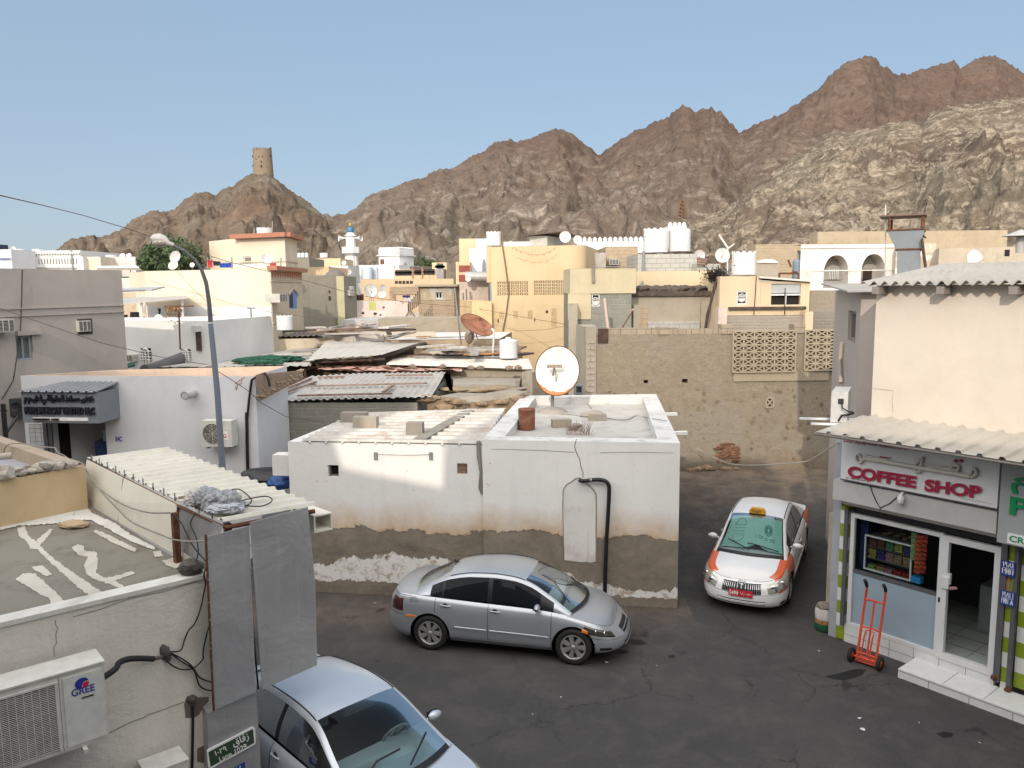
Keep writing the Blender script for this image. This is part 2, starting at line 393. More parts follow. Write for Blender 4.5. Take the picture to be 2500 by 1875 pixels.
def build_car(name,label,loc,head,c,paint,opt):
 th=math.atan2(head[1],head[0]);root=tH(name,label,'car',(loc[0],loc[1],opt.get('lift',0)))
 if opt.get('group'):root['group']=opt['group']
 Rz=Matrix.Rotation(th,3,'Z')@Matrix.Rotation(opt.get('pitch',0),3,'Y');L0=Vector((loc[0],loc[1],opt.get('lift',0)))
 def T(p):return L0+Rz@Vector(p)
 parts={}
 def mb(k):return parts.setdefault(k,MB())
 wr=c.wr;arch=wr+.055;wheels=[c.wf,c.wb]
 A=fR(0,1,26)+fR(1,2,120)[1:]+fR(2,3,22)[1:]
 doors_x=[c.a_of_x(x)for x in c.doors]
 A=merge_sorted(A,doors_x+[opt.get('bump_a',1.0),1.93],.004)
 Vv=merge_sorted(fR(0,1,30),[.58,.10],.008)
 for sd in(1,-1):
  P={}
  for i,a in enumerate(A):
   for j,v in enumerate(Vv):
    p=c.base(a,v)
    for xw in wheels:
     dx,dz=p.x-xw,p.z-wr
     d=math.hypot(dx,dz)
     if abs(d-arch)<.024 and d>1e-6 and p.y>c.w*.7:
      p=Vector((xw+dx/d*arch,p.y,wr+dz/d*arch))
    P[i,j]=Vector((p.x,p.y*sd,p.z))
  for i in range(len(A)-1):
   for j in range(len(Vv)-1):
    q=[P[i,j],P[i+1,j],P[i+1,j+1],P[i,j+1]];m=sum(q,Vector())/4
    if abs(m.y)>c.w*.7 and any(math.hypot(m.x-xw,m.z-wr)<arch for xw in wheels):continue
    am=(A[i]+A[i+1])/2;vm=(Vv[j]+Vv[j+1])/2
    k='body'
    if c.doors[2]<m.x<c.doors[0]and vm>.10 and 1<am<2:
     k=('door_f' if m.x>c.doors[1]else 'door_r')+str(sd)
    elif am<opt.get('bump_a',1.0)and vm<.58:k='front_bumper'
    elif am>2.12 and vm<.55:k='rear_bumper'
    elif opt.get('fender')and c.doors[0]<=m.x and m.x<c.xf-.08 and vm>.46 and.56<am:k='fender'+str(sd)
    elif opt.get('fender')and m.x<=c.doors[2]and vm>.3:k='quarter'+str(sd)
    if sd>0:q=q[::-1]
    mb(k).add([T(x)for x in q],[(0,1,2,3)],smooth=True)
 for rng in([a for a in A if c.outline(a)[0]>=c.cowl-.16],[a for a in A if c.outline(a)[0]<=c.deck+.22]):
  S=fR(-1,1,22);rows=[]
  for a in rng:
   e=c.base(a,1);cr=c.crown(e.x)
   rows.append([T((e.x,e.y*q,e.z+cr*(1-abs(q)**2.4)*min(1,e.y/.5)+(-.012*math.exp(-((abs(q)-.93)/.03)**2))))for q in S])
  bn=c.outline(rng[0])[0]>0
  if bn and opt.get('fender'):
   mb('bonnet').grid([r_[2:21]for r_ in rows],flip=True)
   kf=sum(1 for a in rng if a<.55)
   mb('bonnet').grid([r_[:3]for r_ in rows[:kf+1]],flip=True);mb('bonnet').grid([r_[20:]for r_ in rows[:kf+1]],flip=True)
   mb('fender-1').grid([r_[:3]for r_ in rows[kf:]],flip=True);mb('fender1').grid([r_[20:]for r_ in rows[kf:]],flip=True)
  else:mb('bonnet' if bn else 'boot_lid').grid(rows,flip=True)
 X=merge_sorted(fR(c.deck,c.cowl,60),[c.wsx0,c.wsx1,c.rwx0,c.rwx1]+list(c.swx),.012)
 G=merge_sorted([x for x in fR(0,1,14)]+fR(1,2,16)[1:],[.07,.9,1.07],.01)
 Vf=[-v for v in G[::-1]if v>0]+G
 Vf=sorted(set(Vf))
 for i in range(len(X)-1):
  for j in range(len(Vf)-1):
   xm=(X[i]+X[i+1])/2;vm=(Vf[j]+Vf[j+1])/2;av=abs(vm);sd=1 if vm>0 else-1
   q=[T(c.gh(X[i],Vf[j])),T(c.gh(X[i+1],Vf[j])),T(c.gh(X[i+1],Vf[j+1])),T(c.gh(X[i],Vf[j+1]))]
   k='roof'
   if av>1.07 and c.wsx0<xm<c.wsx1:k='windscreen'
   elif av>1.07 and c.rwx0<xm<c.rwx1:k='rear_window'
   elif.07<av<.9:
    sw=c.swx
    if sw[1]<xm<sw[0]or sw[3]<xm<sw[2]or(len(sw)>4 and sw[5]<xm<sw[4]):
     k='side_window'+('f' if xm>sw[1]else 'r')+str(sd)
    elif sw[-1]<xm<sw[0]+.25:k='trim'
    if sw[0]<=xm<sw[0]+.25:k='trim'
   elif av<=.07 and c.swx[-1]<xm<c.swx[0]:k='trim'
   if k=='roof' and av>1.07 and(c.wsx1<=xm):k='trim'
   mb(k).add(q,[(0,1,2,3)],smooth=True)
 ww=mb('trim')
 for xw in wheels:
  for sd in(1,-1):
   y1=(c.w-.03)*sd;y0=(c.w-.34)*sd
   arc_=[(xw+(arch+.003)*math.cos(t),wr+(arch+.003)*math.sin(t))for t in fR(R(-22),R(202),22)]
   ww.grid([[T((ax_,y1,az_)),T((ax_,y0,az_))]for ax_,az_ in arc_])
   ww.poly([T((ax_,y0,az_))for ax_,az_ in arc_])
 fl=[c.base(a,0)for a in A[::6]]
 ww.poly([T((p.x,p.y,p.z+.01))for p in fl]+[T((p.x,-p.y,p.z+.01))for p in fl[::-1]])
 cab=MB();zf=.45;x0,x1=c.deck+.15,c.cowl-.1
 cab.add([T(p)for p in[(x0,-c.w+.16,zf),(x1,-c.w+.16,zf),(x1,c.w-.16,zf),(x0,c.w-.16,zf)]],[(0,1,2,3)])
 for y in(-c.w+.16,c.w-.16):cab.add([T(p)for p in[(x0,y,zf),(x1,y,zf),(x1,y,c.Z(0)-.04),(x0,y,c.Z(0)-.04)]],[(0,1,2,3)])
 cab.box(T((x1-.35,-c.w+.17,.62)),Rz@Vector((.40,0,0)),Rz@Vector((0,2*c.w-.34,0)),(0,0,.27))
 cab.box(T((c.deck+.1,-c.w+.2,.6)),Rz@Vector((.35,0,0)),Rz@Vector((0,2*c.w-.4,0)),(0,0,c.Z(c.deck)-.62))
 parts['cabin']=cab
 st=MB()
 for sx,ys in((c.seat,(.36,-.36)),(c.seat-.85,(.36,-.36))):
  for y in ys:
   st.box(T((sx-.1,y-.25,.5)),Rz@Vector((.5,0,0)),Rz@Vector((0,.5,0)),(0,0,.17))
   st.box(T((sx-.18,y-.24,.6)),Rz@Vector((.13,0,0)),Rz@Vector((0,.48,0)),Rz@Vector((-.14,0,.5)))
   st.box(T((sx-.33,y-.13,1.1)),Rz@Vector((.1,0,0)),Rz@Vector((0,.26,0)),Rz@Vector((-.02,0,.15)))
 parts['seat']=st
 sw=MB();cs=T((c.seat+.62,.36,.95));ax=(Rz@Vector((-.85,0,.52))).normalized()
 q=ax.to_track_quat('Z','Y')
 ring=[cs+q@Vector((.19*math.cos(t),.19*math.sin(t),0))for t in fR(0,2*math.pi,28)]
 sw.tube(ring,.017,8,cap=False)
 for t in(0,2.1,4.2):sw.tube([cs,cs+q@Vector((.185*math.cos(t),.185*math.sin(t),0))],.02,6)
 sw.lathe([(0,.03),(.06,.025),(.075,0)],cs,ax,16)
 parts['steering_wheel']=sw
 M=CARM
 mat={'windscreen':M['glass'],'rear_window':M['glass'],'trim':M['black'],'cabin':M['cabin'],'seat':opt.get('seatm',M['seat']),'steering_wheel':opt.get('wheelm',M['seat'])}
 nm={'trim':'window_trim'}
 keep={}
 for k,m_ in parts.items():
  n=k
  if k.startswith('door'):n='door'
  if k.startswith('side_window'):n='side_window'
  if k.startswith('fender'):n='fender'
  if k.startswith('quarter'):n='rear_fender'
  n=nm.get(n,n)
  mm=mat.get(k,M['tint']if k.startswith('side_w')else paint)
  if k.startswith(('fender','quarter')):mm=opt['fender']
  par=root
  keep[k]=m_.build(n,mm,par,weld=(k not in('trim','cabin','seat')))
  if opt.get('plabel')and n in('fender','rear_fender'):keep[k]['label']=opt['plabel']
 for k,o in keep.items():
  if k.startswith('side_window'):
   d=keep.get('door_'+k[11]+k[12:])
   if d:o.parent=d
 gp=MB()
 def line(pts,r=.0045):gp.tube([T(p)for p in pts],r,5,cap=False)
 for sd in(1,-1):
  for xd in c.doors:
   aa=c.a_of_x(xd);vlow=.12
   pts=[c.pt(aa,v,sd,.001)for v in fR(vlow,.99,14)]
   pts=[p for p in pts if all(math.hypot(p.x-xw,p.z-wr)>arch+.01 for xw in wheels)]
   line(pts)
  line([c.pt(c.a_of_x(x),.10,sd,.001)for x in fR(c.doors[2]+.2,c.doors[0],14)])
  line([c.pt(a,.99,sd,.0)for a in fR(.12,c.a_of_x(c.cowl-.05),20)],.004)
  line([c.pt(a,.57,sd,.001)for a in fR(0,.98,14)],.004)
  line([c.pt(a,.55,sd,.001)for a in fR(2.1,3,14)],.004)
  for xx in fR(c.deck,c.xr+c.cr,4)[:1]:
   line([c.pt(a,.97,sd,.002)for a in fR(c.a_of_x(c.deck),2.6,10)],.004)
  line([c.gh(x,sd*1.05,.004)for x in fR(c.rwx1,c.wsx0,24)],.009)
 gp.build('panel_gap',M['black'],root)
 for sd in(1,-1):
  for kk,(xa,xb)in(('door_f',(c.doors[0]-.05,c.doors[1]+.03)),('door_r',(c.doors[1]-.03,c.doors[2]+.38))):
   g=MB();g.grid([[T(c.pt(c.a_of_x(x),v,sd,o))for v,o in((c.mv,.001),(c.mv+.008,.012),(c.mv+.04,.012),(c.mv+.05,.001))]for x in fR(xa,xb,12)],smooth=False)
   g.build('side_moulding',opt.get('mould',paint),keep[kk+str(sd)])
   xh=xb+.20 if kk=='door_f' else xb-.02-.0
   xh=(c.doors[1]+.13)if kk=='door_f' else(c.doors[2]+.20)
   g=MB();g.tube([T(c.pt(c.a_of_x(xh+d),.86,sd,o))for d,o in((-.09,.004),(-.06,.03),(.06,.03),(.1,.004))],.014,8)
   hl=g.build('handle',paint,keep[kk+str(sd)])
   g=MB();pc=c.pt(c.a_of_x(xh),.86,sd,.004)
   g.lathe([(0,.003),(.05,0)],T(pc),Rz@Vector((0,sd,0.05)),14);g.build('handle_recess',M['gap'],keep[kk+str(sd)])
 for xw in wheels:
  for sd in(1,-1):
   yc=(c.w-.115)*sd;ax=Rz@Vector((0,sd,0));w_=MB()
   w_.lathe([(wr-.095,-.1),(wr-.03,-.105),(wr-.006,-.085),(wr,-.05),(wr,.05),(wr-.008,.085),(wr-.03,.103),(wr-.075,.1),(wr-.105,.085)],T((xw,yc,wr)),ax,36)
   ty=w_.build('wheel',M['tyre'],root)
   r_=MB();rr=wr-.10
   q=ax.to_track_quat('Z','Y');cc=T((xw,yc,wr))
   r_.lathe([(rr+.004,.086),(rr-.008,.094),(rr-.02,.086),(rr-.03,.03)],cc,ax,36)
   ns=opt.get('spokes',7)
   for k in range(ns):
    t0=2*math.pi*k/ns
    def W(r,dt,h):return cc+q@Vector((r*math.cos(t0)+dt*-math.sin(t0),r*math.sin(t0)+dt*math.cos(t0),h))
    vs=[W(.03,-.022,.085),W(.03,.022,.085),W(rr-.012,.042,.082),W(rr-.012,-.042,.082),W(.03,-.03,.05),W(.03,.03,.05),W(rr-.012,.05,.05),W(rr-.012,-.05,.05)]
    r_.add(vs,[(0,1,2,3),(0,4,5,1),(1,5,6,2),(3,2,6,7),(0,3,7,4)],smooth=False)
   r_.lathe([(0,.098),(.03,.097),(.042,.085)],cc,ax,20)
   r_.build('rim',opt.get('rimm',M['alloy']),ty)
   d_=MB();d_.lathe([(0,.035),(rr,.035)],cc,ax,30)
   for k in range(5):
    t0=2*math.pi*k/5
    d_.lathe([(0,.10),(.009,.1),(.009,.09)],cc+q@Vector((.06*math.cos(t0),.06*math.sin(t0),-.006)),ax,8)
   d_.build('brake_disc',M['dark'],ty)
 for sd in(1,-1):
  m=MB();b=c.gh(c.mirx,sd*.1);o=Vector((b.x,b.y+sd*.14,b.z+.06))
  rings=[]
  for t in fR(0,1,8):
   k=math.sin(math.pi*min(1,t*.92+.04))**.5
   rings.append([T(o+Vector((.05-.10*0+(.055*k)*math.cos(h)-.02,sd*(t*.2-.1),.068*k*math.sin(h)*(1-.15*t))))for h in fR(0,2*math.pi,14)])
  m.grid(rings,flip=sd<0)
  m.tube([T(b+Vector((0,-sd*.03,.0))),T(o+Vector((0,-sd*.06,-.03)))],.025,8)
  mo=m.build('wing_mirror',paint,root)
  g=MB();g.poly([T(o+Vector((-.028,sd*y,z)))for y,z in((-.085,-.045),(.085,-.04),(.08,.045),(-.085,.05))]);g.build('mirror_glass',M['black'],mo)
 def patch(name_,q4,m,side,off=.006,n=(12,7),parent=root,**pr):
  g=MB();rows=[]
  for i in range(n[0]+1):
   s_=i/n[0];row=[]
   for j in range(n[1]+1):
    t_=j/n[1]
    a=(q4[0][0]*(1-s_)+q4[1][0]*s_)*(1-t_)+(q4[3][0]*(1-s_)+q4[2][0]*s_)*t_
    v=(q4[0][1]*(1-s_)+q4[1][1]*s_)*(1-t_)+(q4[3][1]*(1-s_)+q4[2][1]*s_)*t_
    edge=i in(0,n[0])or j in(0,n[1])
    row.append(T(c.pt(a,v,side,0 if edge else off)))
   rows.append(row)
  g.grid(rows);return g.build(name_,m,parent)
 for sd in(1,-1):
  hl=patch('headlight',c.hl,opt['hlm'],sd,.014)
  for(aa,vv,rr_)in c.lamps:
   g=MB();p=T(c.pt(aa,vv,sd,.006));d=Rz@Vector((1,sd*.35,.15));g.lathe([(0,.004),(rr_*.5,.008),(rr_,.012),(rr_*1.1,0)],p,d,16);g.build('lamp_bowl',M['chrome'],hl)
  if opt.get('amber'):patch('indicator',opt['amber'],M['amber'],sd,.017,parent=hl)
  patch('tail_light',c.tl,M['red']if not opt.get('darktail')else M['darkred'],sd,.01)
  patch('fog_light',c.fog,M['black'],sd,.003)
  if opt.get('sidemark'):patch('side_marker',opt['sidemark'],M['amber'],sd,.005)
 for spec_ in c.grilles:
  g=MB();a0,v0,v1=spec_['a'],spec_['v0'],spec_['v1']
  rows=[[T(c.pt(abs(a),v0+(v1-v0)*t,1 if a>=0 else-1,.006))for t in fR(0,1,6)]for a in fR(-a0,a0,20)]
  g.grid(rows);go=g.build(spec_.get('n','grille'),M['black'],root)
  if spec_.get('bars'):
   g=MB()
   for a in fR(-a0*.94,a0*.94,spec_['bars']):
    g.tube([T(c.pt(abs(a),v0+(v1-v0)*t,1 if a>=0 else-1,.012))for t in fR(.03,.93,4)],.006,5)
   g.build('grille_bar',M['chrome'],go)
  if spec_.get('rim'):
   g=MB();g.tube([T(c.pt(abs(a),v1,1 if a>=0 else-1,.01))for a in fR(-a0*1.05,a0*1.05,20)],.012,6);g.build('chrome_strip',M['chrome'],go)
  for vv in spec_.get('hbars',[]):
   g=MB();g.tube([T(c.pt(abs(a),vv,1 if a>=0 else-1,.01))for a in fR(-a0,a0,20)],.008,6);g.build('grille_bar',paint,go)
 return root,T,Rz,keep,patch
def glassmat(name,tint,alpha,rough=.03):
 t=NT(name);n=t.n;n.remove(t.b)
 tr=t.new('ShaderNodeBsdfTransparent');tr.inputs[0].default_value=tint+(1,)
 gl=t.new('ShaderNodeBsdfGlossy');gl.inputs['Roughness'].default_value=rough;gl.inputs[0].default_value=(.9,.95,1,1)
 df=t.new('ShaderNodeBsdfDiffuse');df.inputs[0].default_value=(.02,.025,.03,1)
 fr=t.new('ShaderNodeLayerWeight');fr.inputs['Blend'].default_value=.22
 m1=t.new('ShaderNodeMixShader');m1 .inputs[0].default_value=alpha;t.link(tr.outputs[0],m1 .inputs[1]);t.link(df.outputs[0],m1 .inputs[2])
 f=t.math('MULTIPLY_ADD',fr.outputs['Fresnel'],.5,.0,clamp=True)
 m2=t.new('ShaderNodeMixShader');t.link(f,m2 .inputs[0]);t.link(m1 .outputs[0],m2 .inputs[1]);t.link(gl.outputs[0],m2 .inputs[2])
 t.link(m2 .outputs[0],t.out.inputs[0]);return t.m
def carpaint(name,c,metal,rough=.35,dust=(.35,.32,.28),damt=.35):
 t=NT(name);w=t.coord('World');o=t.sep(w)
 n=t.noise(w,3,6,.65);lo=t.math('SUBTRACT',1.0,t.math('MULTIPLY',o[2],1.3),clamp=True)
 f=t.math('MULTIPLY',t.math('ADD',t.math('MULTIPLY',lo,lo),.18),t.ramp(n,[(.35,0.2),(.7,1.0)]))
 f=t.math('MULTIPLY',f,damt,clamp=True)
 t.col(t.mix(f,c,dust));t.b.inputs['Coat Weight'].default_value=.7;t.b.inputs['Coat Roughness'].default_value=.12
 r=t.math('ADD',rough,t.math('MULTIPLY',f,.5))
 return t.done(r,metal,.5)
CARM=dict(glass=glassmat('car_glass',(.62,.72,.70),.12),tint=glassmat('tinted_car_glass',(.12,.13,.13),.45),black=sI('black_rubber_trim',(.012,.012,.014),.45),gap=sI('shadow_gap',(.02,.02,.022),.7),dark=sI('dark_metal',(.03,.03,.032),.6),tyre=sI('tyre_rubber',(.018,.018,.018),.85),alloy=sI('alloy_wheel',(.42,.42,.42),.45,.6),chrome=sI('chrome',(.75,.77,.8),.15,1,var=.02),cabin=sI('cabin_plastic',(.035,.035,.04),.7),seat=sI('grey_seat_cloth',(.12,.13,.14),.9),seatl=sI('beige_seat_cloth',(.26,.27,.27),.9),amber=sI('amber_lens',(.7,.2,.02),.2,coat=1),red=sI('red_lens',(.35,.02,.02),.2,coat=1),darkred=sI('dark_lens',(.05,.012,.012),.2,coat=1))
wP=sI('white_window_frame',(.68,.68,.66),.45)
dG=sI('dark_window_glass',(.03,.035,.04),.12,spec=.6)
dV=sI('dark_room',(.015,.014,.013),.95)
rM=sI('rusty_steel',(.14,.055,.03),.8,vs=14,var=.5)
sT=sI('grey_galvanised_steel',(.26,.27,.28),.5,.5,vs=9)
bM=CARM['black'];cB=sI('black_cable',(.018,.018,.02),.6);cablew=sI('pale_cable',(.45,.43,.38),.6);cableb=sI('brown_cable',(.13,.07,.045),.7)
tankw=sI('white_water_tank_plastic',(.58,.60,.60),.5,vs=2.5,var=.08)
dM=sI('white_dish_paint',(.62,.63,.61),.5,vs=5,var=.12)
concm=pL('bare_concrete',(.30,.28,.25),amt=.4,bump=.5)
def shift(f,w):
 g=Face((f.o.x,f.o.y),(f.o.x+f.u.x*f.L,f.o.y+f.u.y*f.L));g.n=f.n;g.o=f.o+f.n*w;return g
class Bld:
 """walls on the edges of a footprint (pts in order, first edge is the front), roof floor and parapet"""
 def __init__(s,name,label,cat,pts,zt,mat,z0=0.0,roofm=None,parap=.0,pt=.18,holes=None,roof=True,group=None,capm=None,root=None):
  pts=[Vector((p[0],p[1]))for p in pts];s.pts=pts;s.zt=zt;s.z0=z0
  s.root=root or tH(name,label,cat,(pts[0].x,pts[0].y,z0),group);s.faces=[]
  m=MB();holes=holes or{}
  n=len(pts);cen=sum(pts,Vector((0,0)))/n
  for i in range(n):
   f=Face(pts[i],pts[(i+1)%n])
   mid=(pts[i]+pts[(i+1)%n])/2
   f.n=f.n if f.n.to_2d().dot(mid-cen)>0 else-f.n
   s.faces.append(f);hs=holes.get(i,[])
   hs=[h if len(h)==4 and not isinstance(h[0],tuple)else f.rect(*h[:2])for h in hs]
   hs=[(max(h[0],.02),min(h[1],f.L-.02),max(h[2],z0+.02),min(h[3],zt-.02))for h in hs]
   f.hs=hs
   f.holes(m,0,f.L,z0,zt,hs)
  capm=capm or mat
  s.wall=m.build('wall',mat,s.root)
  if parap>0:
   inn=[]
   for i in range(n):
    a=(pts[i]-pts[i-1]).normalized();b=(pts[(i+1)%n]-pts[i]).normalized()
    na=Vector((a.y,-a.x));nb=Vector((b.y,-b.x))
    if na.dot(cen-pts[i])<0:na=-na
    if nb.dot(cen-pts[i])<0:nb=-nb
    bis=(na+nb);k=pt/max(.35,bis.length_squared/2);inn.append(pts[i]+bis*k)
   c=MB()
   for i in range(n):
    j=(i+1)%n
    A,B,C,D=pts[i],pts[j],inn[j],inn[i]
    c.poly([(A.x,A.y,zt),(B.x,B.y,zt),(C.x,C.y,zt),(D.x,D.y,zt)])
    c.poly([(D.x,D.y,zt),(C.x,C.y,zt),(C.x,C.y,zt-parap),(D.x,D.y,zt-parap)])
   c.build('parapet',capm,s.root);rp=inn
  else:rp=pts
  if roof:
   r=MB();r.poly([(p.x,p.y,zt-parap+.004)for p in rp]);s.roof=r.build('roof',roofm or mat,s.root)
def front_back(c0,Y0,c1,Y1,depth,skew=0.0):
 a=at(c0,Y=Y0);b=at(c1,Y=Y1);f=Face(a,b);k=-f.n*depth+f.u*skew
 return[a.to_2d(),b.to_2d(),(b+k).to_2d(),(a+k).to_2d()],a.z
def hO(label,c0,c1,Y0,Y1,mat,depth=6,z0=0,parap=0,roofm=None,holes=None,name='house',cat='house',skew=0,zt=None,**k):
 pts,z=front_back(c0,Y0,c1,Y1,depth,skew)
 return Bld(name,label,cat,pts,zt or z,mat,z0,roofm,parap,holes={0:holes}if holes else None,**k)
def wI(b,i,k,style='sash',frame=None,pane=None,d=.1,nv=1,nh=1):
 """fill hole k of face i with a framed window"""
 f=b.faces[i];h=f.hs[k];frame=frame or wP;pane=pane or dG;u0,u1,v0,v1=h;t=min(.07,(u1-u0)*.12)
 m=MB();w0,w1=-d-.05,-d+.03
 if style=='void':
  f.quad(m,u0,u1,v0,v1,-.19);return m.build('window',pane if pane is not dG else dV,b.root)
 f.box(m,u0,u1,v0,v0+t,w0,w1);f.box(m,u0,u1,v1-t,v1,w0,w1)
 f.box(m,u0,u0+t,v0+t,v1-t,w0,w1);f.box(m,u1-t,u1,v0+t,v1-t,w0,w1)
 for j in range(nv):
  x=u0+(u1-u0)*(j+1)/(nv+1);f.box(m,x-t*.4,x+t*.4,v0+t,v1-t,w0+.01,w1-.005)
 for j in range(nh-1):
  y=v0+(v1-v0)*(j+1)/nh;f.box(m,u0+t,u1-t,y-t*.3,y+t*.3,w0+.02,w1-.01)
 if style=='bars':
  for j in range(6):x=u0+(u1-u0)*(j+.5)/6;f.box(m,x-.012,x+.012,v0,v1,w1,w1+.02)
  for j in range(3):y=v0+(v1-v0)*(j+.7)/3.4;f.box(m,u0,u1,y-.01,y+.01,w1+.02,w1+.03)
 o=m.build('window',frame,b.root)
 m=MB();f.quad(m,u0,u1,v0,v1,-d-.03);m.build('pane',pane,o)
 return o
def wA(label,f,c0,c1,out=.35,w0=0,mat=None,group='window air conditioners',grill='dark'):
 """window air conditioner sticking out of wall face f, spanning the surveyed corners"""
 g=shift(f,w0+out);u0,u1,v0,v1=g.rect(c0,c1)
 r=tH('air_conditioner',label,'air conditioner',f.pt((u0+u1)/2,v0,w0),group)
 m=MB();f.box(m,u0,u1,v0,v1,w0-.1,w0+out);c=m.build('casing',mat or sI('aged_white_casing',(.46,.44,.40),.6),r)
 m=MB();W=u1-u0;H=v1-v0
 f.quad(m,u0+W*.06,u1-W*.06,v0+H*.1,v1-H*.12,w0+out+.003);g_=m.build('grille',CARM['dark'],r)
 m=MB()
 for k in range(1,3):x=u0+W*k/3;f.box(m,x-W*.02,x+W*.02,v0+H*.08,v1-H*.1,w0+out,w0+out+.02)
 n=7
 for k in range(n):y=v0+H*(.14+.72*k/n);f.box(m,u0+W*.06,u1-W*.06,y,y+H*.03,w0+out+.003,w0+out+.012)
 m.build('louvre',MATS['aged_white_casing'],g_)
 return r
def outdoor_ac(label,f,u0,v0,W,H,out=.32,gap=.12,mat=None,fan_left=True,flip_side=False,group='outdoor air conditioning units'):
 mat=mat or sI('cream_unit_casing',(.50,.49,.45),.55,vs=8)
 r=tH('outdoor_unit',label,'air conditioner',f.pt(u0+W/2,v0,0),group)
 w0,w1=gap,gap+out;m=MB();f.box(m,u0,u0+W,v0,v0+H,w0,w1);m.build('casing',mat,r)
 fx=u0+W*(.36 if fan_left else.64);fz=v0+H*.5;rad=min(H*.40,W*.33)
 m=MB();m.lathe([(0,0),(rad,0)],f.pt(fx,fz,w1+.004),f.n,30);fn=m.build('fan_opening',CARM['dark'],r)
 m=MB()
 for k in range(4):
  a=k*math.pi/2+.3;c=f.pt(fx,fz,w1+.008)
  ux=f.u*math.cos(a)+Vector((0,0,math.sin(a)));uy=-f.u*math.sin(a)+Vector((0,0,math.cos(a)))
  m.poly([c+ux*rad*.15,c+ux*rad*.9-uy*rad*.3,c+ux*rad*.95+uy*rad*.2,c+ux*rad*.2+uy*rad*.15])
 m.build('fan_blade',sI('brown_fan',(.14,.09,.07),.6),fn)
 m=MB()
 for k in range(1,8):m.tube([f.pt(fx,fz,w1+.016)+(f.u*math.cos(t)+Vector((0,0,math.sin(t))))*rad*k/7 for t in fR(0,2*math.pi,28)],.004,4,cap=False)
 for k in range(8):t=k*math.pi/4;m.tube([f.pt(fx,fz,w1+.014),f.pt(fx,fz,w1+.014)+(f.u*math.cos(t)+Vector((0,0,math.sin(t))))*rad],.004,4)
 m.build('fan_guard',mat,r)
 m=MB()
 for x in(u0+W*.15,u0+W*.82):f.box(m,x,x+.04,v0-.04,v0,0,w1+.04);
 m.build('bracket',sT,r)
 return r
def dish(label,c,rad,az,el,base,mat=None,rim=None,sx=1.0,group='satellite dishes',mast=True,armm=None,thick=.03):
 """parabolic dish centred at c looking towards az/el (degrees)"""
 c=Vector(c);ax=Vector((math.sin(R(az))*math.cos(R(el)),math.cos(R(az))*math.cos(R(el)),math.sin(R(el))))
 r=tH('satellite_dish',label,'satellite dish',base,group)
 m=MB();dp=rad*.22
 prof=[(rad*k/8,dp*(k/8)**2-dp)for k in range(9)]
 m.lathe(prof,c,ax,36);m.lathe([(rr,h-thick)for rr,h in prof][::-1],c,ax,36);m.lathe([(rad,0),(rad+.012,-thick*.5),(rad,-thick)],c,ax,36)
 m.build('reflector',mat or dM,r)
 if mast:
  m=MB();b=c-ax*(dp+.05);m.tube([base,(base[0],base[1],max(base[2]+.05,b.z-rad*.25)),b],rad*.045,8);m.build('mast',sT,r)
 q=ax.to_track_quat('Z','Y');m=MB()
 fp=c+ax*rad*.75
 dn=(Vector((0,0,-1))-ax*Vector((0,0,-1)).dot(ax)).normalized();sd=ax.cross(dn)
 m.tube([c+dn*rad*.97,fp],rad*.02,6)
 m.tube([c-dn*rad*.2+sd*rad*.9,fp],rad*.012,5);m.tube([c-dn*rad*.2-sd*rad*.9,fp],rad*.012,5)
 m.lathe([(rad*.05,-rad*.08),(rad*.05,rad*.06),(0,rad*.06)],fp,ax,10)
 m.build('feed_arm',armm or sT,r)
 return r
def tank(label,c,rad,h,crown=True,group='white water tanks',rings=7,mat=None,lid=True,n=30):
 r=tH('water_tank',label,'water tank',c,group);m=MB();prof=[(0,0),(rad*.98,0)]
 for k in range(rings*4+1):
  t=k/(rings*4);prof.append((rad*(1-.012*(1-math.cos(2*math.pi*t*rings))/2-.012*0),h*t))
 prof+=[(rad*.97,h*1.01)]
 if not crown:prof+=[(rad*.85,h*1.07),(rad*.5,h*1.11),(0,h*1.12)]
 else:prof+=[(rad*.93,h*1.0),(rad*.93,h*.95),(0,h*.97)]
 m.lathe(prof,c,(0,0,1),n);m.build('shell',mat or tankw,r)
 if crown:
  m=MB();nn=12
  for k in range(nn):
   for kk in range(1):
    t0=2*math.pi*(k+.15)/nn;t1=2*math.pi*(k+.75)/nn;tm=(t0+t1)/2
    vs=[]
    for rr in(rad*.93,rad*1.0):
     vs+=[Vector(c)+Vector((rr*math.cos(t),rr*math.sin(t),hh))for t,hh in((t0,h*.98),(t1,h*.98),(t1,h*1.06),(tm,h*1.09),(t0,h*1.06))]
    m.add(vs,[(4,3,2,1,0),(5,6,7,8,9)]+[(i,(i+1)%5,5+(i+1)%5,5+i)for i in range(5)],smooth=False)
  m.build('crown',mat or tankw,r)
 elif lid:
  m=MB();m.lathe([(rad*.3,h*1.1),(rad*.3,h*1.2),(rad*.26,h*1.22),(0,h*1.23)],c,(0,0,1),18);m.build('lid',mat or tankw,r)
 return r
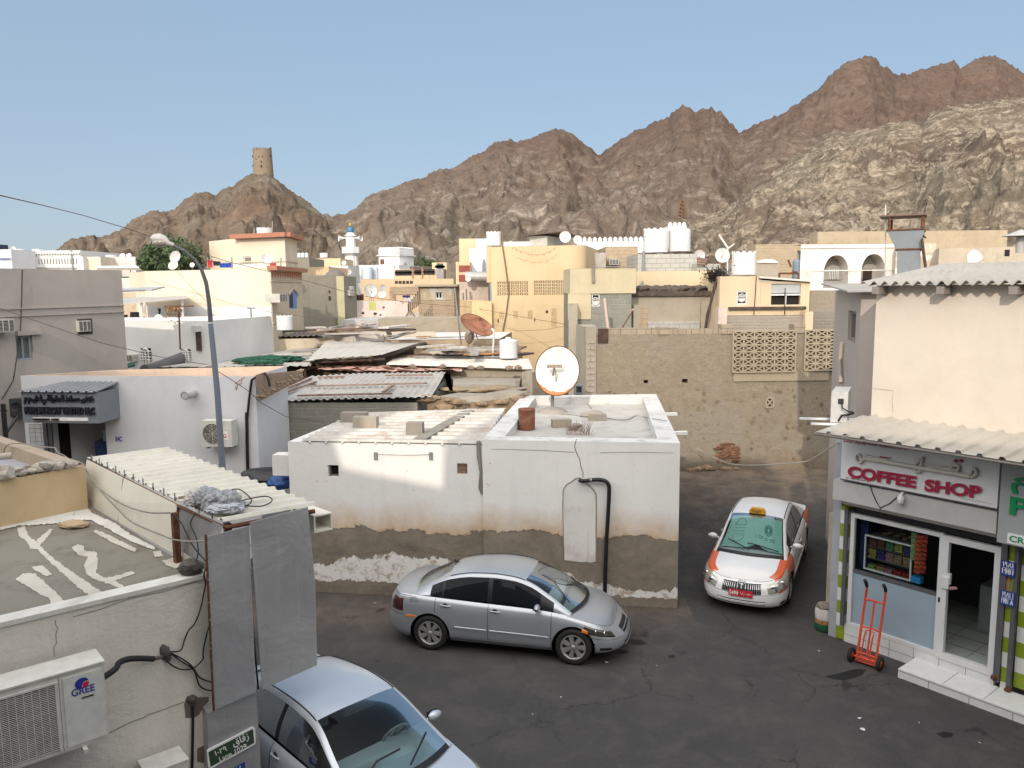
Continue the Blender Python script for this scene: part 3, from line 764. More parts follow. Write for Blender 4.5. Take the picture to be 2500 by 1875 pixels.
def corr(m,p00,p10,p11,p01,pitch=.2,amp=.03,kind='sine',rows=1,sag=0.0,seed=0,jag=0.0,thick=.006):
 """corrugated sheet: waves run across p00->p10, ridges run p00->p01"""
 p00,p10,p11,p01=map(Vector,(p00,p10,p11,p01));L=(p10-p00).length;n=max(1,round(L/pitch))
 up=(p10-p00).cross(p01-p00).normalized()
 if up.z<0:up=-up
 rnd=random.Random(seed)
 if kind=='sine':st=[(k/8,math.sin(2*math.pi*k/8)*.5)for k in range(8)]
 elif kind=='box':st=[(0,0),(.66,0),(.74,1),(.92,1),(.9999,0)]
 else:st=[(0,0),(.42,0),(.5,1),(.92,1)]
 us=[((k+a)/n,h)for k in range(n)for a,h in st]+[(1.0,st[0][1])]
 top=[]
 for u,h in us:
  a=p00 .lerp(p10,u);b=p01 .lerp(p11,u);row=[]
  ja=rnd.uniform(-jag,jag);
  for k in range(rows+1):
   v=k/rows;p=a.lerp(b,v+(ja if k in(0,)else 0))+up*(h*amp)-Vector((0,0,sag*math.sin(math.pi*v)))
   if sag or jag:p=p+up*amp*.8*noise.noise(Vector((p.x,p.y,seed))*.9)
   row.append(p)
  top.append(row)
 m.grid(top,smooth=(kind=='sine'));m.grid([[p-up*thick for p in r_]for r_ in top],smooth=(kind=='sine'),flip=True)
 for side in(0,rows):
  for i in range(len(top)-1):
   a,b=top[i][side],top[i+1][side];m.poly([a,b,b-up*thick,a-up*thick])
def sheet(m,pts,th=.03):
 """thin slab over four or more roughly planar points"""
 pts=[Vector(p)for p in pts];n=len(pts);vs=pts+[p-Vector((0,0,th))for p in pts]
 m.add(vs,[range(n),range(2*n-1,n-1,-1)]+[(i,n+i,n+(i+1)%n,(i+1)%n)for i in range(n)],smooth=False)
def rL(m,c,r,seed=0,sq=(1,1,.7),n=2,rough=.45):
 bm=bmesh.new();bmesh.ops.create_icosphere(bm,subdivisions=n,radius=1)
 off=Vector((seed*3.1,seed*1.7,seed))
 vs=[]
 for v in bm.verts:
  p=v.co.copy();k=1+rough*noise.noise(p*1.3+off)+rough*.5*noise.noise(p*3.3+off)
  vs.append(Vector(c)+Vector((p.x*sq[0],p.y*sq[1],p.z*sq[2]))*r*k)
 fs=[tuple(v.index for v in f.verts)for f in bm.faces];bm.free();m.add(vs,fs,smooth=False)
def wire(m,a,b,sag=.3,r=.012,n=24,sides=5):
 a=Vector(a);b=Vector(b);m.tube([a.lerp(b,t)-Vector((0,0,sag*4*t*(1-t)))for t in fR(0,1,n)],r,sides,cap=False)
def jali(m,f,u0,u1,v0,v1,nu,nv,w=0,th=.08,t=.014,style='x'):
 """pierced breeze-block screen"""
 du=(u1-u0)/nu;dv=(v1-v0)/nv
 for i in range(nu+1):x=u0+du*i;f.box(m,x-t,x+t,v0,v1,w-th,w)
 for j in range(nv+1):y=v0+dv*j;f.box(m,u0,u1,y-t,y+t,w-th+.003,w+.003)
 for i in range(nu):
  for j in range(nv):
   cx=u0+du*(i+.5);cy=v0+dv*(j+.5)
   ring=[(cx+du*.21*math.cos(a),cy+dv*.24*math.sin(a))for a in fR(0,2*math.pi,8)[:-1]]
   if style=='x':
    for sx in(-1,1):
     for sy in(-1,1):
      a=f.pt(cx+sx*du*.5,cy+sy*dv*.5,w);b=f.pt(cx+sx*du*.08,cy+sy*dv*.06,w)
      d=(b-a);s_=d.cross(f.n).normalized()*t*1.7
      m.box(a-s_*.5,d,s_,-f.n*th)
    f.box(m,cx-du*.13,cx+du*.13,cy-dv*.1,cy+dv*.1,w-th,w+.002)
   else:
    for k in range(8):
     p,q=ring[k],ring[(k+1)%8];m.add([f.pt(*p,w),f.pt(*q,w),f.pt(cx,cy,w)],[(0,1,2)])
     m.poly([f.pt(*p,w),f.pt(*q,w),f.pt(*q,w-th),f.pt(*p,w-th)])
    for sx in(-1,1):f.box(m,*(sorted((cx+sx*du*.2,cx+sx*du*.5))),cy-dv*.06,cy+dv*.06,w-th,w-.002)
def mE(m,f,u0,u1,v,w0,w1,size=.5,h=.5,gap=.35):
 n=max(1,int((u1-u0)/size));s=(u1-u0)/n
 for k in range(n):
  a=u0+s*(k+gap/2);b=u0+s*(k+1-gap/2);c=(a+b)/2
  prof=[(a,v),(b,v),(b,v+h*.65),(c,v+h),(a,v+h*.65)]
  vs=[f.pt(x,y,w1)for x,y in prof]+[f.pt(x,y,w0)for x,y in prof]
  m.add(vs,[(0,1,2,3,4),(9,8,7,6,5)]+[(i,(i+1)%5,5+(i+1)%5,5+i)for i in range(5)],smooth=False)
def cloth(m,p0,u,v,w,h,fold=.04,n=14,seed=0):
 u=Vector(u);v=Vector(v);nn=u.cross(v).normalized()
 m.grid([[Vector(p0)+u*w*a+v*h*b+nn*fold*(.3+b)*math.sin(a*17+seed+b*2)for b in fR(0,1,6)]for a in fR(0,1,n)])
 m.grid([[Vector(p0)-nn*.006+u*w*a+v*h*b+nn*fold*(.3+b)*math.sin(a*17+seed+b*2)for b in fR(0,1,6)]for a in fR(0,1,n)],flip=True)
def sst(a,b,x):t=min(1,max(0,(x-a)/(b-a)));return t*t*(3-2*t)
def gz(x,y):return.80*sst(14.8,26.0,y)*sst(3.2,4.0,x)*(1 if y<27 else 1)
def asphalt():
 t=NT('worn_asphalt');w=t.coord('World')
 big=t.noise(w,.35,5,.6,.5);med=t.noise(w,1.6,7,.7,.4);fine=t.noise(w,60,3,.8)
 base=t.mix(t.ramp(big,[(.38,0.0),(.64,1.0)]),(.032,.031,.033),(.050,.047,.046))
 base=t.mix(t.math('MULTIPLY',t.ramp(med,[(.48,0.0),(.72,1.0)]),.55),base,(.085,.077,.069))
 base=t.mix(t.ramp(fine,[(.42,0.0),(.75,1.0)]),base,t.mix(.6,base,(.12,.115,.11)))
 sw=t.sep(w);du=t.math('MULTIPLY',t.math('SUBTRACT',1.0,t.math('MULTIPLY',t.math('ABSOLUTE',t.math('SUBTRACT',sw[1],15.7)),.8),clamp=True),t.math('LESS_THAN',sw[0],3.6))
 base=t.mix(t.math('MULTIPLY',du,t.ramp(med,[(.35,0.1),(.6,.8)])),base,(.13,.10,.08))
 s=t.sep(w);far=t.math('MULTIPLY',t.math('SUBTRACT',s[1],20.5),.25,clamp=True)
 base=t.mix(t.math('MULTIPLY',far,t.ramp(med,[(.35,0.2),(.65,1.0)])),base,(.20,.15,.11))
 st=t.noise(t.map(w,(1,1,1),(3.1,1.7,0)),.9,4,.55,.8)
 base=t.mix(t.math('MULTIPLY',t.ramp(st,[(.66,0.0),(.70,1.0)]),.7),base,(.014,.014,.015))
 nn=t.new('ShaderNodeTexNoise');nn.inputs['Scale'].default_value=1.4;nn.inputs['Detail'].default_value=8;nn.inputs['Roughness'].default_value=.7;t.link(w,nn.inputs['Vector'])
 sc=t.new('ShaderNodeVectorMath',operation='SCALE');sc.inputs['Scale'].default_value=.9;t.link(nn.outputs['Color'],sc.inputs[0])
 ad=t.new('ShaderNodeVectorMath',operation='ADD');t.link(w,ad.inputs[0]);t.link(sc.outputs[0],ad.inputs[1])
 vo=t.new('ShaderNodeTexVoronoi',feature='DISTANCE_TO_EDGE');vo.inputs['Scale'].default_value=.42;t.link(ad.outputs[0],vo.inputs['Vector'])
 crk=t.ramp(vo.outputs['Distance'],[(.0,1.0),(.003,1.0),(.008,0.0)])
 msk=t.ramp(t.noise(w,.22,2,.5),[(.46,0.0),(.52,1.0)])
 cm=t.math('MULTIPLY',t.math('MULTIPLY',crk,msk),.6)
 base=t.mix(cm,base,(.008,.008,.009))
 t.col(base);t.bump(t.math('SUBTRACT',t.math('ADD',fine,t.math('MULTIPLY',med,2)),cm),.4,.01)
 return t.done(t.math('MULTIPLY_ADD',med,-.35,1.0),0,.35)
xs=[-3000,-800,-200,-60,-25]+fR(-14,14,56)+[25,60,200,800,3000]
ys=[-300,-60,-10]+fR(3,30,54)+[40,60,120,300,800,3000]
g=MB();g.grid([[Vector((x,y,gz(x,y)))for y in ys]for x in xs],flip=True)
struct(g.build('ground',asphalt()))
def rock(name,brown,pale,tan,palamt=.5,sc=1.0,zlow=None,red=(.20,.115,.075)):
 t=NT(name);w=t.coord('World')
 d0=t.new('ShaderNodeTexNoise');d0 .inputs['Scale'].default_value=.05*sc;d0 .inputs['Detail'].default_value=4;t.link(w,d0 .inputs['Vector'])
 scn=t.new('ShaderNodeVectorMath',operation='SCALE');scn.inputs['Scale'].default_value=14/sc;t.link(d0 .outputs['Color'],scn.inputs[0])
 ad=t.new('ShaderNodeVectorMath',operation='ADD');t.link(w,ad.inputs[0]);t.link(scn.outputs[0],ad.inputs[1]);q=ad.outputs[0]
 big=t.noise(t.map(q,(.018*sc,.018*sc,.03*sc),(5,2,1)),1,5,.6,.6)
 med=t.noise(t.map(q,(.10*sc,.10*sc,.16*sc)),1,9,.72,.8)
 vein=t.noise(t.map(q,(.06*sc,.06*sc,.22*sc),(9,0,0),(.4,.7,.2)),1,8,.75,1.4)
 fine=t.noise(q,.55*sc,8,.75,.6);vf=t.noise(w,2.2*sc,5,.8,.3)
 base=t.mix(t.ramp(med,[(.3,0.0),(.7,1.0)]),dk(brown,.72),dk(brown,1.25))
 bf=t.ramp(big,[(.45,0.0),(.62,1.0)]);hz=1.0
 if zlow:
  zz=t.math('ADD',t.sep(w)[2],t.math('MULTIPLY',t.math('SUBTRACT',big,.5),70));hz=t.math('SUBTRACT',1.0,t.math('DIVIDE',t.math('SUBTRACT',zz,zlow[0]),zlow[1]-zlow[0]),clamp=True);bf=t.math('MULTIPLY',t.math('ADD',t.math('MULTIPLY',bf,.5),.5),hz)
 base=t.mix(t.math('MULTIPLY',bf,.8),base,t.mix(t.ramp(med,[(.35,0.0),(.65,1.0)]),dk(tan,.7),dk(tan,1.15)))
 base=t.mix(t.math('MULTIPLY',t.ramp(t.noise(t.map(q,(.03*sc,.03*sc,.05*sc),(31,7,3)),1,5,.6,.5),[(.56,0.0),(.68,1.0)]),.4),base,red)
 pm=t.math('MULTIPLY',t.ramp(vein,[(.56-palamt*.12,0.0),(.66-palamt*.1,1.0)]),t.ramp(fine,[(.38,0.1),(.6,1.0)]))
 base=t.mix(t.math('MULTIPLY',t.math('MULTIPLY',pm,min(1,palamt*1.5)),t.math('MULTIPLY_ADD',hz,.85,.15)if zlow else 1.0),base,pale)
 base=t.mix(t.math('MULTIPLY',t.ramp(fine,[(.36,1.0),(.5,0.0)]),.55),base,dk(brown,.42))
 base=t.mix(t.math('MULTIPLY',t.ramp(vf,[(.58,0.0),(.7,1.0)]),.4),base,dk(pale,.9))
 base=t.mix(t.math('MULTIPLY',t.ramp(vf,[(.32,1.0),(.44,0.0)]),.35),base,dk(brown,.5))
 t.col(base)
 t.bump(t.math('ADD',t.math('MULTIPLY',fine,1.2),t.math('ADD',t.math('MULTIPLY',med,2.0),t.math('MULTIPLY',vf,.35))),.6,1.2)
 return t.done(.95,0,.1)
def hill(name,sil,Yr,Yb,zb,mat,amp,rows=110,step=3.5,seed=0,fsc=1.0,prof=1.0,wob=.1,behind=1.5):
 f=sP(sil);x0,x1=sil[0][0],sil[-1][0];n=int((x1-x0)/step)
 lin=lambda x:next((sil[i][1]+(sil[i+1][1]-sil[i][1])*(x-sil[i][0])/(sil[i+1][0]-sil[i][0])for i in range(len(sil)-1)if sil[i][0]<=x<=sil[i+1][0]),sil[-1][1])
 T_=[t for t in fR(0,1,rows)]+[1+(behind-1)*k/12 for k in range(1,13)]
 pts=[]
 for i in range(n+1):
  x=x0+(x1-x0)*i/n;y=lin(x)
  yr=Yr(x)if callable(Yr)else Yr;yb=Yb(x)if callable(Yb)else Yb;top=at((x,y),Y=yr);zr=top.z
  row=[]
  zbb=zb(x)if callable(zb)else zb
  for t in T_:
   Y=yb+(yr-yb)*t;d=ray((x,700));X=d.x/d.y*Y
   h=zbb+(zr-zbb)*(t**prof if t<=1 else 1-(t-1)*1.6)
   env=min(1,t*6)*min(1,abs(1-t)*2.2+.03)if t<1 else min(1,(t-1)*3)
   p=Vector((X*.012*fsc+seed,Y*.012*fsc,seed*1.7))
   p2=Vector((X*.05*fsc+noise.noise(p*2)*1.2,Y*.022*fsc+seed,0))
   r=1-abs(noise.noise(p2))*2.2
   r2=1-abs(noise.noise(p2*2.7+Vector((3,1,4))))*2
   m=noise.fractal(Vector((X,Y,h*1.3))*.09*fsc,.9,2.1,5)
   m2=noise.fractal(Vector((X,Y,h*1.5))*.45*fsc,.8,2.1,3)
   dz=amp*env*(r*.75+r2*.35+m*.55-.75)+m2*amp*.09*min(1,t*4)
   row.append(Vector((X+m*amp*.2*env,Y+amp*env*.4*noise.noise(p2*1.9),h+dz)))
  pts.append(row)
 g=MB();g.grid(pts,flip=True);
 o=g.build(name,mat);return struct(o)
RK1=rock('tower_hill_rock',(.140,.105,.078),(.29,.25,.195),(.18,.155,.12),.35,1.0)
RK2=rock('brown_ridge_rock',(.122,.086,.067),(.36,.32,.26),(.19,.168,.132),.55,.8,zlow=(18,62),red=(.18,.11,.08))
RK3=rock('pale_hillside_rock',(.135,.105,.08),(.42,.36,.275),(.215,.185,.14),.85,1.9,red=(.24,.16,.11))
sil1=[(90,640),(143,611),(172,593),(186,586),(205,579),(216,580),(224,576),(234,574),(255,580),(288,569),(313,557),(331,539),(360,526),(385,514),(397,513),(402,517),(410,512),(425,517),(444,506),(465,484),(491,470),(523,469),(538,477),(556,461),(581,455),(599,439),(617,427),(640,424),(668,420),(679,430),(693,445),(711,459),(733,477),(751,486),(769,502),(787,517),(803,530),(815,565),(830,610),(860,660),(890,700)]
hill('tower_hill',sil1,lambda x:300-60*sst(700,890,x),90,-1,RK1,8.5,rows=120,step=3.2,seed=3,fsc=1.0,prof=.95)
sil2=[(700,560),(760,540),(800,523),(820,529),(853,521),(877,510),(898,484),(918,472),(938,464),(953,466),(979,451),(1008,439),(1040,435),(1060,421),(1085,412),(1109,411),(1134,396),(1154,384),(1168,376),(1187,370),(1201,356),(1219,346),(1248,342),(1260,346),(1280,342),(1309,335),(1325,325),(1340,321),(1357,313),(1366,317),(1378,317),(1394,327),(1406,333),(1423,352),(1443,362),(1455,376),(1466,381),(1476,366),(1488,358),(1508,344),(1528,331),(1555,313),(1565,317),(1589,299),(1608,293),(1626,288),(1634,274),(1646,266),(1658,257),(1675,262),(1692,275),(1708,267),(1722,266),(1728,259),(1740,274),(1749,268),(1759,283),(1779,307),(1795,324),(1803,322),(1824,310),(1860,289),(1873,291),(1893,281),(1917,263),(1946,240),(1974,220),(1995,200),(2019,171),(2048,151),(2072,141),(2100,137),(2113,143),(2125,159),(2141,163),(2157,177),(2164,185),(2176,179),(2190,183),(2210,173),(2251,161),(2300,149),(2316,167),(2332,153),(2357,141),(2393,136),(2422,151),(2454,173),(2500,190),(2600,215),(2700,260)]
hill('brown_ridge',sil2,lambda x:330+60*math.sin(x/180.),lambda x:110+40*sst(1500,2000,x),-1,RK2,9.5,rows=150,step=3.2,seed=11,fsc=.8,prof=1.0)
sil4=[(1520,640),(1600,590),(1661,543),(1700,533),(1742,519),(1783,495),(1830,458),(1885,417),(1938,377),(1982,352),(2005,330),(2023,316),(2060,322),(2100,316),(2135,308),(2170,299),(2200,297),(2227,297),(2251,275),(2292,259),(2332,257),(2373,253),(2414,242),(2445,240),(2475,236),(2500,238),(2600,232),(2720,240)]
hill('pale_hillside',sil4,185,60,1.5,RK3,6.5,rows=150,step=3.2,seed=23,fsc=1.7,prof=1.05)
silver=carpaint('silver_metallic_paint',(.40,.43,.47),.55,.36)
white=carpaint('white_car_paint',(.72,.73,.74),0,.35,damt=.3)
orange=carpaint('orange_car_paint',(.62,.10,.02),0,.35,damt=.15)
bluesil=carpaint('pale_silver_blue_paint',(.55,.595,.66),.35,.32)
lampm=sI('headlamp_lens',(.42,.42,.36),.12,.3,coat=1)
lampd=sI('dark_headlamp_lens',(.07,.065,.055),.12,.4,coat=1)
mazda=Car(w=.877,xf=2.22,xr=-2.30,cf=.85,cr=.62,wf=1.32,wb=-1.32,wr=.325,zb=.20,shoulder=[(-2.3,.99),(-1.9,1.01),(-1.4,.99),(-.5,.96),(.5,.93),(.95,.90),(1.5,.80),(1.9,.69),(2.22,.60)],front=[(0,.14),(.12,.03),(.3,.0),(.5,.015),(.62,.05),(.8,.13),(1,.26)],rear=[(0,.14),(.15,.02),(.4,0),(.55,.03),(.75,.05),(1,.16)],roofline=[(-1.68,1.03),(-1.38,1.17),(-.98,1.345),(-.6,1.425),(-.15,1.45),(.2,1.425),(.5,1.34),(.85,1.15),(1.25,.90)],raily=[(-1.9,.66),(-1.0,.55),(-.2,.57),(.4,.58),(.9,.66),(1.25,.74)],bow=sP([(-1.9,-.14),(-1.1,-.07),(-.6,0),(.1,.0),(.4,.07),(1.25,.22)]),cowl=1.25,deck=-1.68,wsx0=.40,wsx1=1.20,rwx0=-1.60,rwx1=-1.0,doors=(.93,-.22,-1.22),swx=(.72,-.17,-.25,-1.08,-1.11,-1.34),seat=.05,mirx=.66,mv=.36,hl=[(.44,.64),(.97,.68),(.94,.90),(.50,.84)],lamps=[(.66,.77,.05),(.80,.79,.04)],tl=[(2.42,.62),(2.1,.62),(2.1,.9),(2.45,.92)],fog=[(.55,.18),(.75,.18),(.75,.28),(.55,.28)],grilles=[dict(a=.17,v0=.62,v1=.86,rim=1,hbars=[.72]),dict(a=.26,v0=.12,v1=.36,n='lower_grille',hbars=[.24])])
hd=(2.572,-.64)
mz,T1,R1z,k1,p1=build_car('parked_car','silver metallic sedan with tinted windows parked along the white peeling house',(-.05,14.42),hd,mazda,silver,dict(hlm=lampd,fender=None,spokes=7,bump_a=.97,amber=[(.90,.66),(.97,.68),(.96,.80),(.90,.78)],darktail=1,sidemark=[(2.05,.50),(1.97,.50),(1.97,.56),(2.05,.56)]))
for a,b in(((1.12,-1.25),(.78,-1.55)),((1.1,1.7),(.98,1.2))):wp=MB();wp.tube([T1(mazda.gh(*a,.03)),T1(mazda.gh(*b,.03))],.009,5);wp.build('wiper',CARM['gap'],mz)
fc=MB();fc.lathe([(0,.002),(.085,.002),(.09,-.004)],T1(mazda.pt(1.98,.88,-1,.002)),R1z@Vector((0,-1,.1)),22);fc.build('fuel_cap',silver,mz)
an=MB();p_=mazda.gh(-1.0,1.95,0);an.add([T1(p_+Vector(v))for v in((.09,0,0),(-.05,.03,0),(-.05,-.03,0),(-.06,0,.07))],[(0,1,3),(0,3,2),(1,2,3)]);an.build('roof_fin',CARM['black'],mz)
cor=Car(w=.852,xf=2.24,xr=-2.29,cf=.62,cr=.55,wf=1.30,wb=-1.30,wr=.31,zb=.17,shoulder=[(-2.29,.96),(-1.9,1.0),(-1.3,.99),(-.5,.97),(.5,.95),(1.0,.93),(1.5,.87),(1.95,.78),(2.24,.68)],front=[(0,.13),(.12,.03),(.3,.0),(.5,.01),(.62,.03),(.8,.07),(1,.20)],rear=[(0,.12),(.15,.01),(.45,0),(.7,.03),(1,.12)],roofline=[(-1.80,1.03),(-1.4,1.2),(-.95,1.38),(-.6,1.49),(-.1,1.52),(.25,1.50),(.5,1.43),(.9,1.16),(1.28,.93)],raily=[(-1.8,.62),(-1.0,.54),(-.2,.56),(.4,.58),(.9,.66),(1.28,.74)],bow=sP([(-1.8,-.12),(-1.1,-.06),(-.6,0),(.1,.0),(.4,.06),(1.28,.16)]),cowl=1.28,deck=-1.80,wsx0=.38,wsx1=1.20,rwx0=-1.72,rwx1=-1.0,doors=(.95,-.2,-1.15),swx=(.66,-.15,-.24,-1.1),seat=.05,mirx=.72,mv=.38,hl=[(.36,.60),(1.03,.64),(1.02,.99),(.33,.90)],lamps=[(.48,.75,.07),(.72,.80,.06)],tl=[(2.45,.6),(2.1,.6),(2.1,.92),(2.45,.92)],fog=[(.62,.14),(.8,.16),(.8,.27),(.62,.24)],grilles=[dict(a=.23,v0=.60,v1=.93,bars=16,rim=1),dict(a=.30,v0=.19,v1=.34,n='lower_grille',hbars=[.24,.29])])
hx=(-.447,-.894);FC=Vector((4.58,15.40))
lc=(FC.x+.447*2.12,FC.y+.894*2.12)
tx,T2,R2z,k2,p2=build_car('taxi','white and orange taxi with a green sunshade parked in the alley beside the shop',lc,hx,cor,white,dict(hlm=lampm,fender=orange,plabel='orange painted wing',spokes=5,bump_a=1.02,pitch=R(4.3),lift=.18))
pl=MB();c0=T2(Vector((2.26,0,.42)));r_=R2z@Vector((0,1,0));f_=R2z@Vector((1,0,0))
pl.box(c0-r_*.235-f_*.01,r_*.47,f_*.012,(0,0,.125))
plo=pl.build('number_plate',sI('red_plate',(.55,.02,.03),.5),tx)
tt=MB();f2=.006
put_text(tt,'5499',c0-r_*.215+Vector((0,0,.02)),r_,(0,0,1),.17,.085,.02,.002,.006)
put_text(tt,'\u0628 \u0631',c0-r_*(-.0)+Vector((0,0,.02)),r_,(0,0,1),.075,.085,.012,.002,.006)
put_text(tt,'\u0646\u0627\u0645\u0639',c0+r_*.10+Vector((0,0,.04)),r_,(0,0,1),.115,.05,.012,.002,.006)
tt.build('lettering',sI('white_lettering',(.8,.8,.8),.5),plo)
em=MB();q_=(R2z@Vector((.9,0,.45)))
pc=T2(cor.pt(0,.93,1,.02));qq=q_.to_track_quat('Z','Y')
up_=Vector((0,0,1));up_=(up_-q_.normalized()*up_.dot(q_.normalized())).normalized()
def ell(cx,cy,a,b,r=.006):em.tube([pc+r_*(cx+a*math.cos(t))+up_*(cy+b*math.sin(t))+q_.normalized()*.012 for t in fR(0,2*math.pi,24)],r,6,cap=False)
ell(0,0,.07,.048,.008);ell(0,.003,.022,.042);ell(0,.015,.045,.02)
em.build('emblem',CARM['chrome'],tx)
rs=MB();b_=cor.gh(.36,2.0,0)
prof=[(-.17,0),(-.165,.05),(-.12,.115),(.12,.115),(.165,.05),(.17,0)]
for s0 in(0,):
 fr_=[T2(b_+Vector((.045,y,z+.01)))for y,z in prof];bk=[T2(b_+Vector((-.05,y,z+.01)))for y,z in prof]
 rs.add(fr_+bk,[(0,1,2,3,4,5),(11,10,9,8,7,6)]+[(i,6+i,7+i,i+1)for i in range(5)],smooth=False)
rso=rs.build('taxi_sign',sI('yellow_sign_plastic',(.72,.36,.04),.4),tx)
tt=MB();put_text(tt,'\u0629\u0631\u062c\u0623',T2(b_+Vector((.045,-.1,.03))),r_,(0,0,1),.2,.065,.02,.002,.004);tt.build('lettering',sI('brown_lettering',(.08,.02,.01),.6),rso)
sh=MB();shm=sI('pale_green_sunshade',(.42,.70,.62),.7,var=.05)
def S(x,v):
 sdn=1 if v<=2 else-1
 vv=v if v<=2 else-(4-v)
 p=cor.gh(x,vv,0);return T2(Vector((p.x-.05,p.y*.985,p.z-.05)))
lo=lambda t:1.13-.03*math.sin(t*3.1)-(.09 if.22<t<.62 else 0)*(1-abs((t-.42)/.2))
sh.grid([[S(.42+(lo(t)-.42)*s,1.1+1.8*t)for s in fR(0,1,8)]for t in fR(0,1,28)])
sho=sh.build('sunshade',shm,None);
sho['label']='pale green folded sunshade with a printed badge behind the taxi windscreen';sho['category']='sunshade'
pr=MB()
def SP(t,s):return S(.42+(lo(t)-.42)*s,1.1+1.8*t)+q_.normalized()*.006
for k,rr in((8,.11),(8,.075),(16,.045)):
 pr.tube([SP(.24+rr*.62*math.cos(a),.42+rr*1.45*math.sin(a))for a in fR(0,2*math.pi,k)],.008,5,cap=False)
for s in(.66,.72):
 for a,b in((.12,.22),(.24,.30),(.32,.42),(.44,.47)):pr.tube([SP(a,s),SP(b-.01,s)],.007,4)
for a0,a1,rr in((.3,2.6,.17),(3.6,5.8,.17)):pr.tube([SP(.77+rr*.7*math.cos(a),.48-rr*2.1*math.sin(a))for a in fR(a0,a1,12)],.005,4)
for s in(.33,.42,.51,.6):pr.tube([SP(.67,s),SP(.87,s+.02)],.004,4)
pr.build('printed_badge',sI('teal_print',(.02,.28,.28),.6),sho)
wp=MB();wp.tube([T2(cor.gh(1.16,1.2,.04)),T2(cor.gh(1.06,1.85,.03)),T2(cor.gh(1.05,-1.9,.03))],.012,5);wp.build('wiper',CARM['black'],tx);wp=MB();wp.tube([T2(cor.gh(1.17,2,.03)),T2(cor.gh(1.02,-1.3,.04))],.012,5)
wp.build('wiper',CARM['black'],tx)
cam3=Car(w=.90,xf=2.38,xr=-2.35,cf=.8,cr=.6,wf=1.38,wb=-1.37,wr=.325,zb=.20,shoulder=[(-2.35,.95),(-1.9,1.02),(-1.3,1.01),(-.5,.98),(.5,.96),(1.0,.95),(1.5,.88),(2.0,.78),(2.38,.66)],front=cor.front,rear=cor.rear,roofline=[(-1.85,1.05),(-1.4,1.24),(-.9,1.40),(-.5,1.45),(-.1,1.47),(.25,1.45),(.5,1.39),(.95,1.16),(1.36,.95)],raily=[(-1.8,.64),(-1.0,.55),(-.2,.58),(.4,.60),(.9,.68),(1.36,.76)],bow=sP([(-1.8,-.12),(-1.1,-.06),(-.6,0),(.1,.0),(.4,.07),(1.36,.22)]),cowl=1.36,deck=-1.85,wsx0=.42,wsx1=1.30,rwx0=-1.75,rwx1=-1.0,doors=(1.0,-.2,-1.2),swx=(.72,-.15,-.24,-1.15),seat=.1,mirx=.80,mv=.38,hl=cor.hl,lamps=cor.lamps,tl=cor.tl,fog=cor.fog,grilles=[dict(a=.2,v0=.64,v1=.9,rim=1,hbars=[.75])])
h3=Vector((.70,-.714));W3=Vector((-2.0,9.5));
nc,T3,R3z,k3,p3=build_car('parked_car','pale silver-blue sedan seen from above in front, its rear behind the grey metal panels',(W3 .x-.42*h3 .x,W3 .y-.42*h3 .y),h3,cam3,bluesil,dict(hlm=lampm,spokes=5,bump_a=1.02,seatm=CARM['seatl'],wheelm=CARM['seatl']))
wp=MB();wp.tube([T3(cam3 .gh(1.27,-1.25,.03)),T3(cam3 .gh(1.12,-1.6,.035)),T3(cam3 .gh(1.10,1.95,.03))],.013,5);wp.build('wiper',CARM['black'],nc);wp=MB();wp.tube([T3(cam3 .gh(1.28,1.95,.03)),T3(cam3 .gh(1.1,1.3,.03))],.013,5)
wp.build('wiper',CARM['black'],nc)
E_=lambda x,y:('E',x,y);F_=lambda x,y:('F',x,y)
stucco=pL('cream_rough_stucco',(.70,.665,.60),amt=.12,streak=.15,bump=.9,fine=22)
roofc=pL('grey_green_roof_screed',(.23,.215,.18),dirt=(.10,.09,.07),amt=.8,bump=.4)
whitep=pL('white_lime_paint',(.66,.65,.61),amt=.3,bump=.3)
ZR=3.27
FR=at((506,1410),z=ZR);FL0=at((0,1531),z=ZR);uN=(FR-FL0).normalized();FL=FR-uN*6.2
A0=at(E_(612,620),z=ZR-.02);B0=at(E_(0,715),z=ZR-.02);uB=(B0-A0).normalized();BL=A0+uB*4.0
SB=at((425,1362),z=ZR)
nh=Bld('flat_roofed_house','cream rendered house with a white-streaked flat roof at the lower left','house',[FL,FR,SB,A0,BL],ZR,stucco,roofm=roofc,capm=whitep)
fw=nh.faces[0]
m=MB();fw.box(m,.0,fw.L+.02,ZR,ZR+.05,-.20,.02)
m.build('roof_kerb',whitep,nh.root)
pat=[[(130,830),(190,820),(220,890),(300,960),(400,1060),(540,1160),(700,1270),(840,1360),(740,1390),(600,1290),(480,1180),(380,1090),(290,1000),(230,990),(210,940),(150,900)],[(283,925),(390,840),(410,845),(330,945),(305,965)],[(550,980),(600,960),(650,975),(650,1010),(750,1020),(755,1100),(740,1180),(800,1215),(860,1215),(1010,1165),(1050,1180),(890,1240),(960,1290),(1000,1310),(950,1320),(860,1270),(740,1235),(670,1195),(650,1120),(680,1060),(600,1040)],[(120,1230),(180,1185),(270,1185),(340,1250),(430,1330),(500,1400),(585,1430),(420,1470),(380,1380),(250,1310)],[(240,1135),(330,1125),(400,1190),(370,1207),(300,1178)],[(720,855),(760,850),(900,920),(1060,995),(1040,1020),(900,960),(780,900)],[(1180,1015),(1240,1010),(1260,1050),(1200,1060)],[(1250,1083),(1340,1065),(1420,1100),(1350,1150),(1290,1125)],[(618,640),(720,722),(900,802),(1000,882),(1200,982),(1190,1003),(1000,932),(850,852),(700,772),(560,772),(590,690)],[(0,790),(300,735),(560,660),(615,640),(585,690),(556,772),(420,800),(150,815),(0,850)],[(0,722),(300,672),(600,625),(560,655),(300,728),(0,782)]]
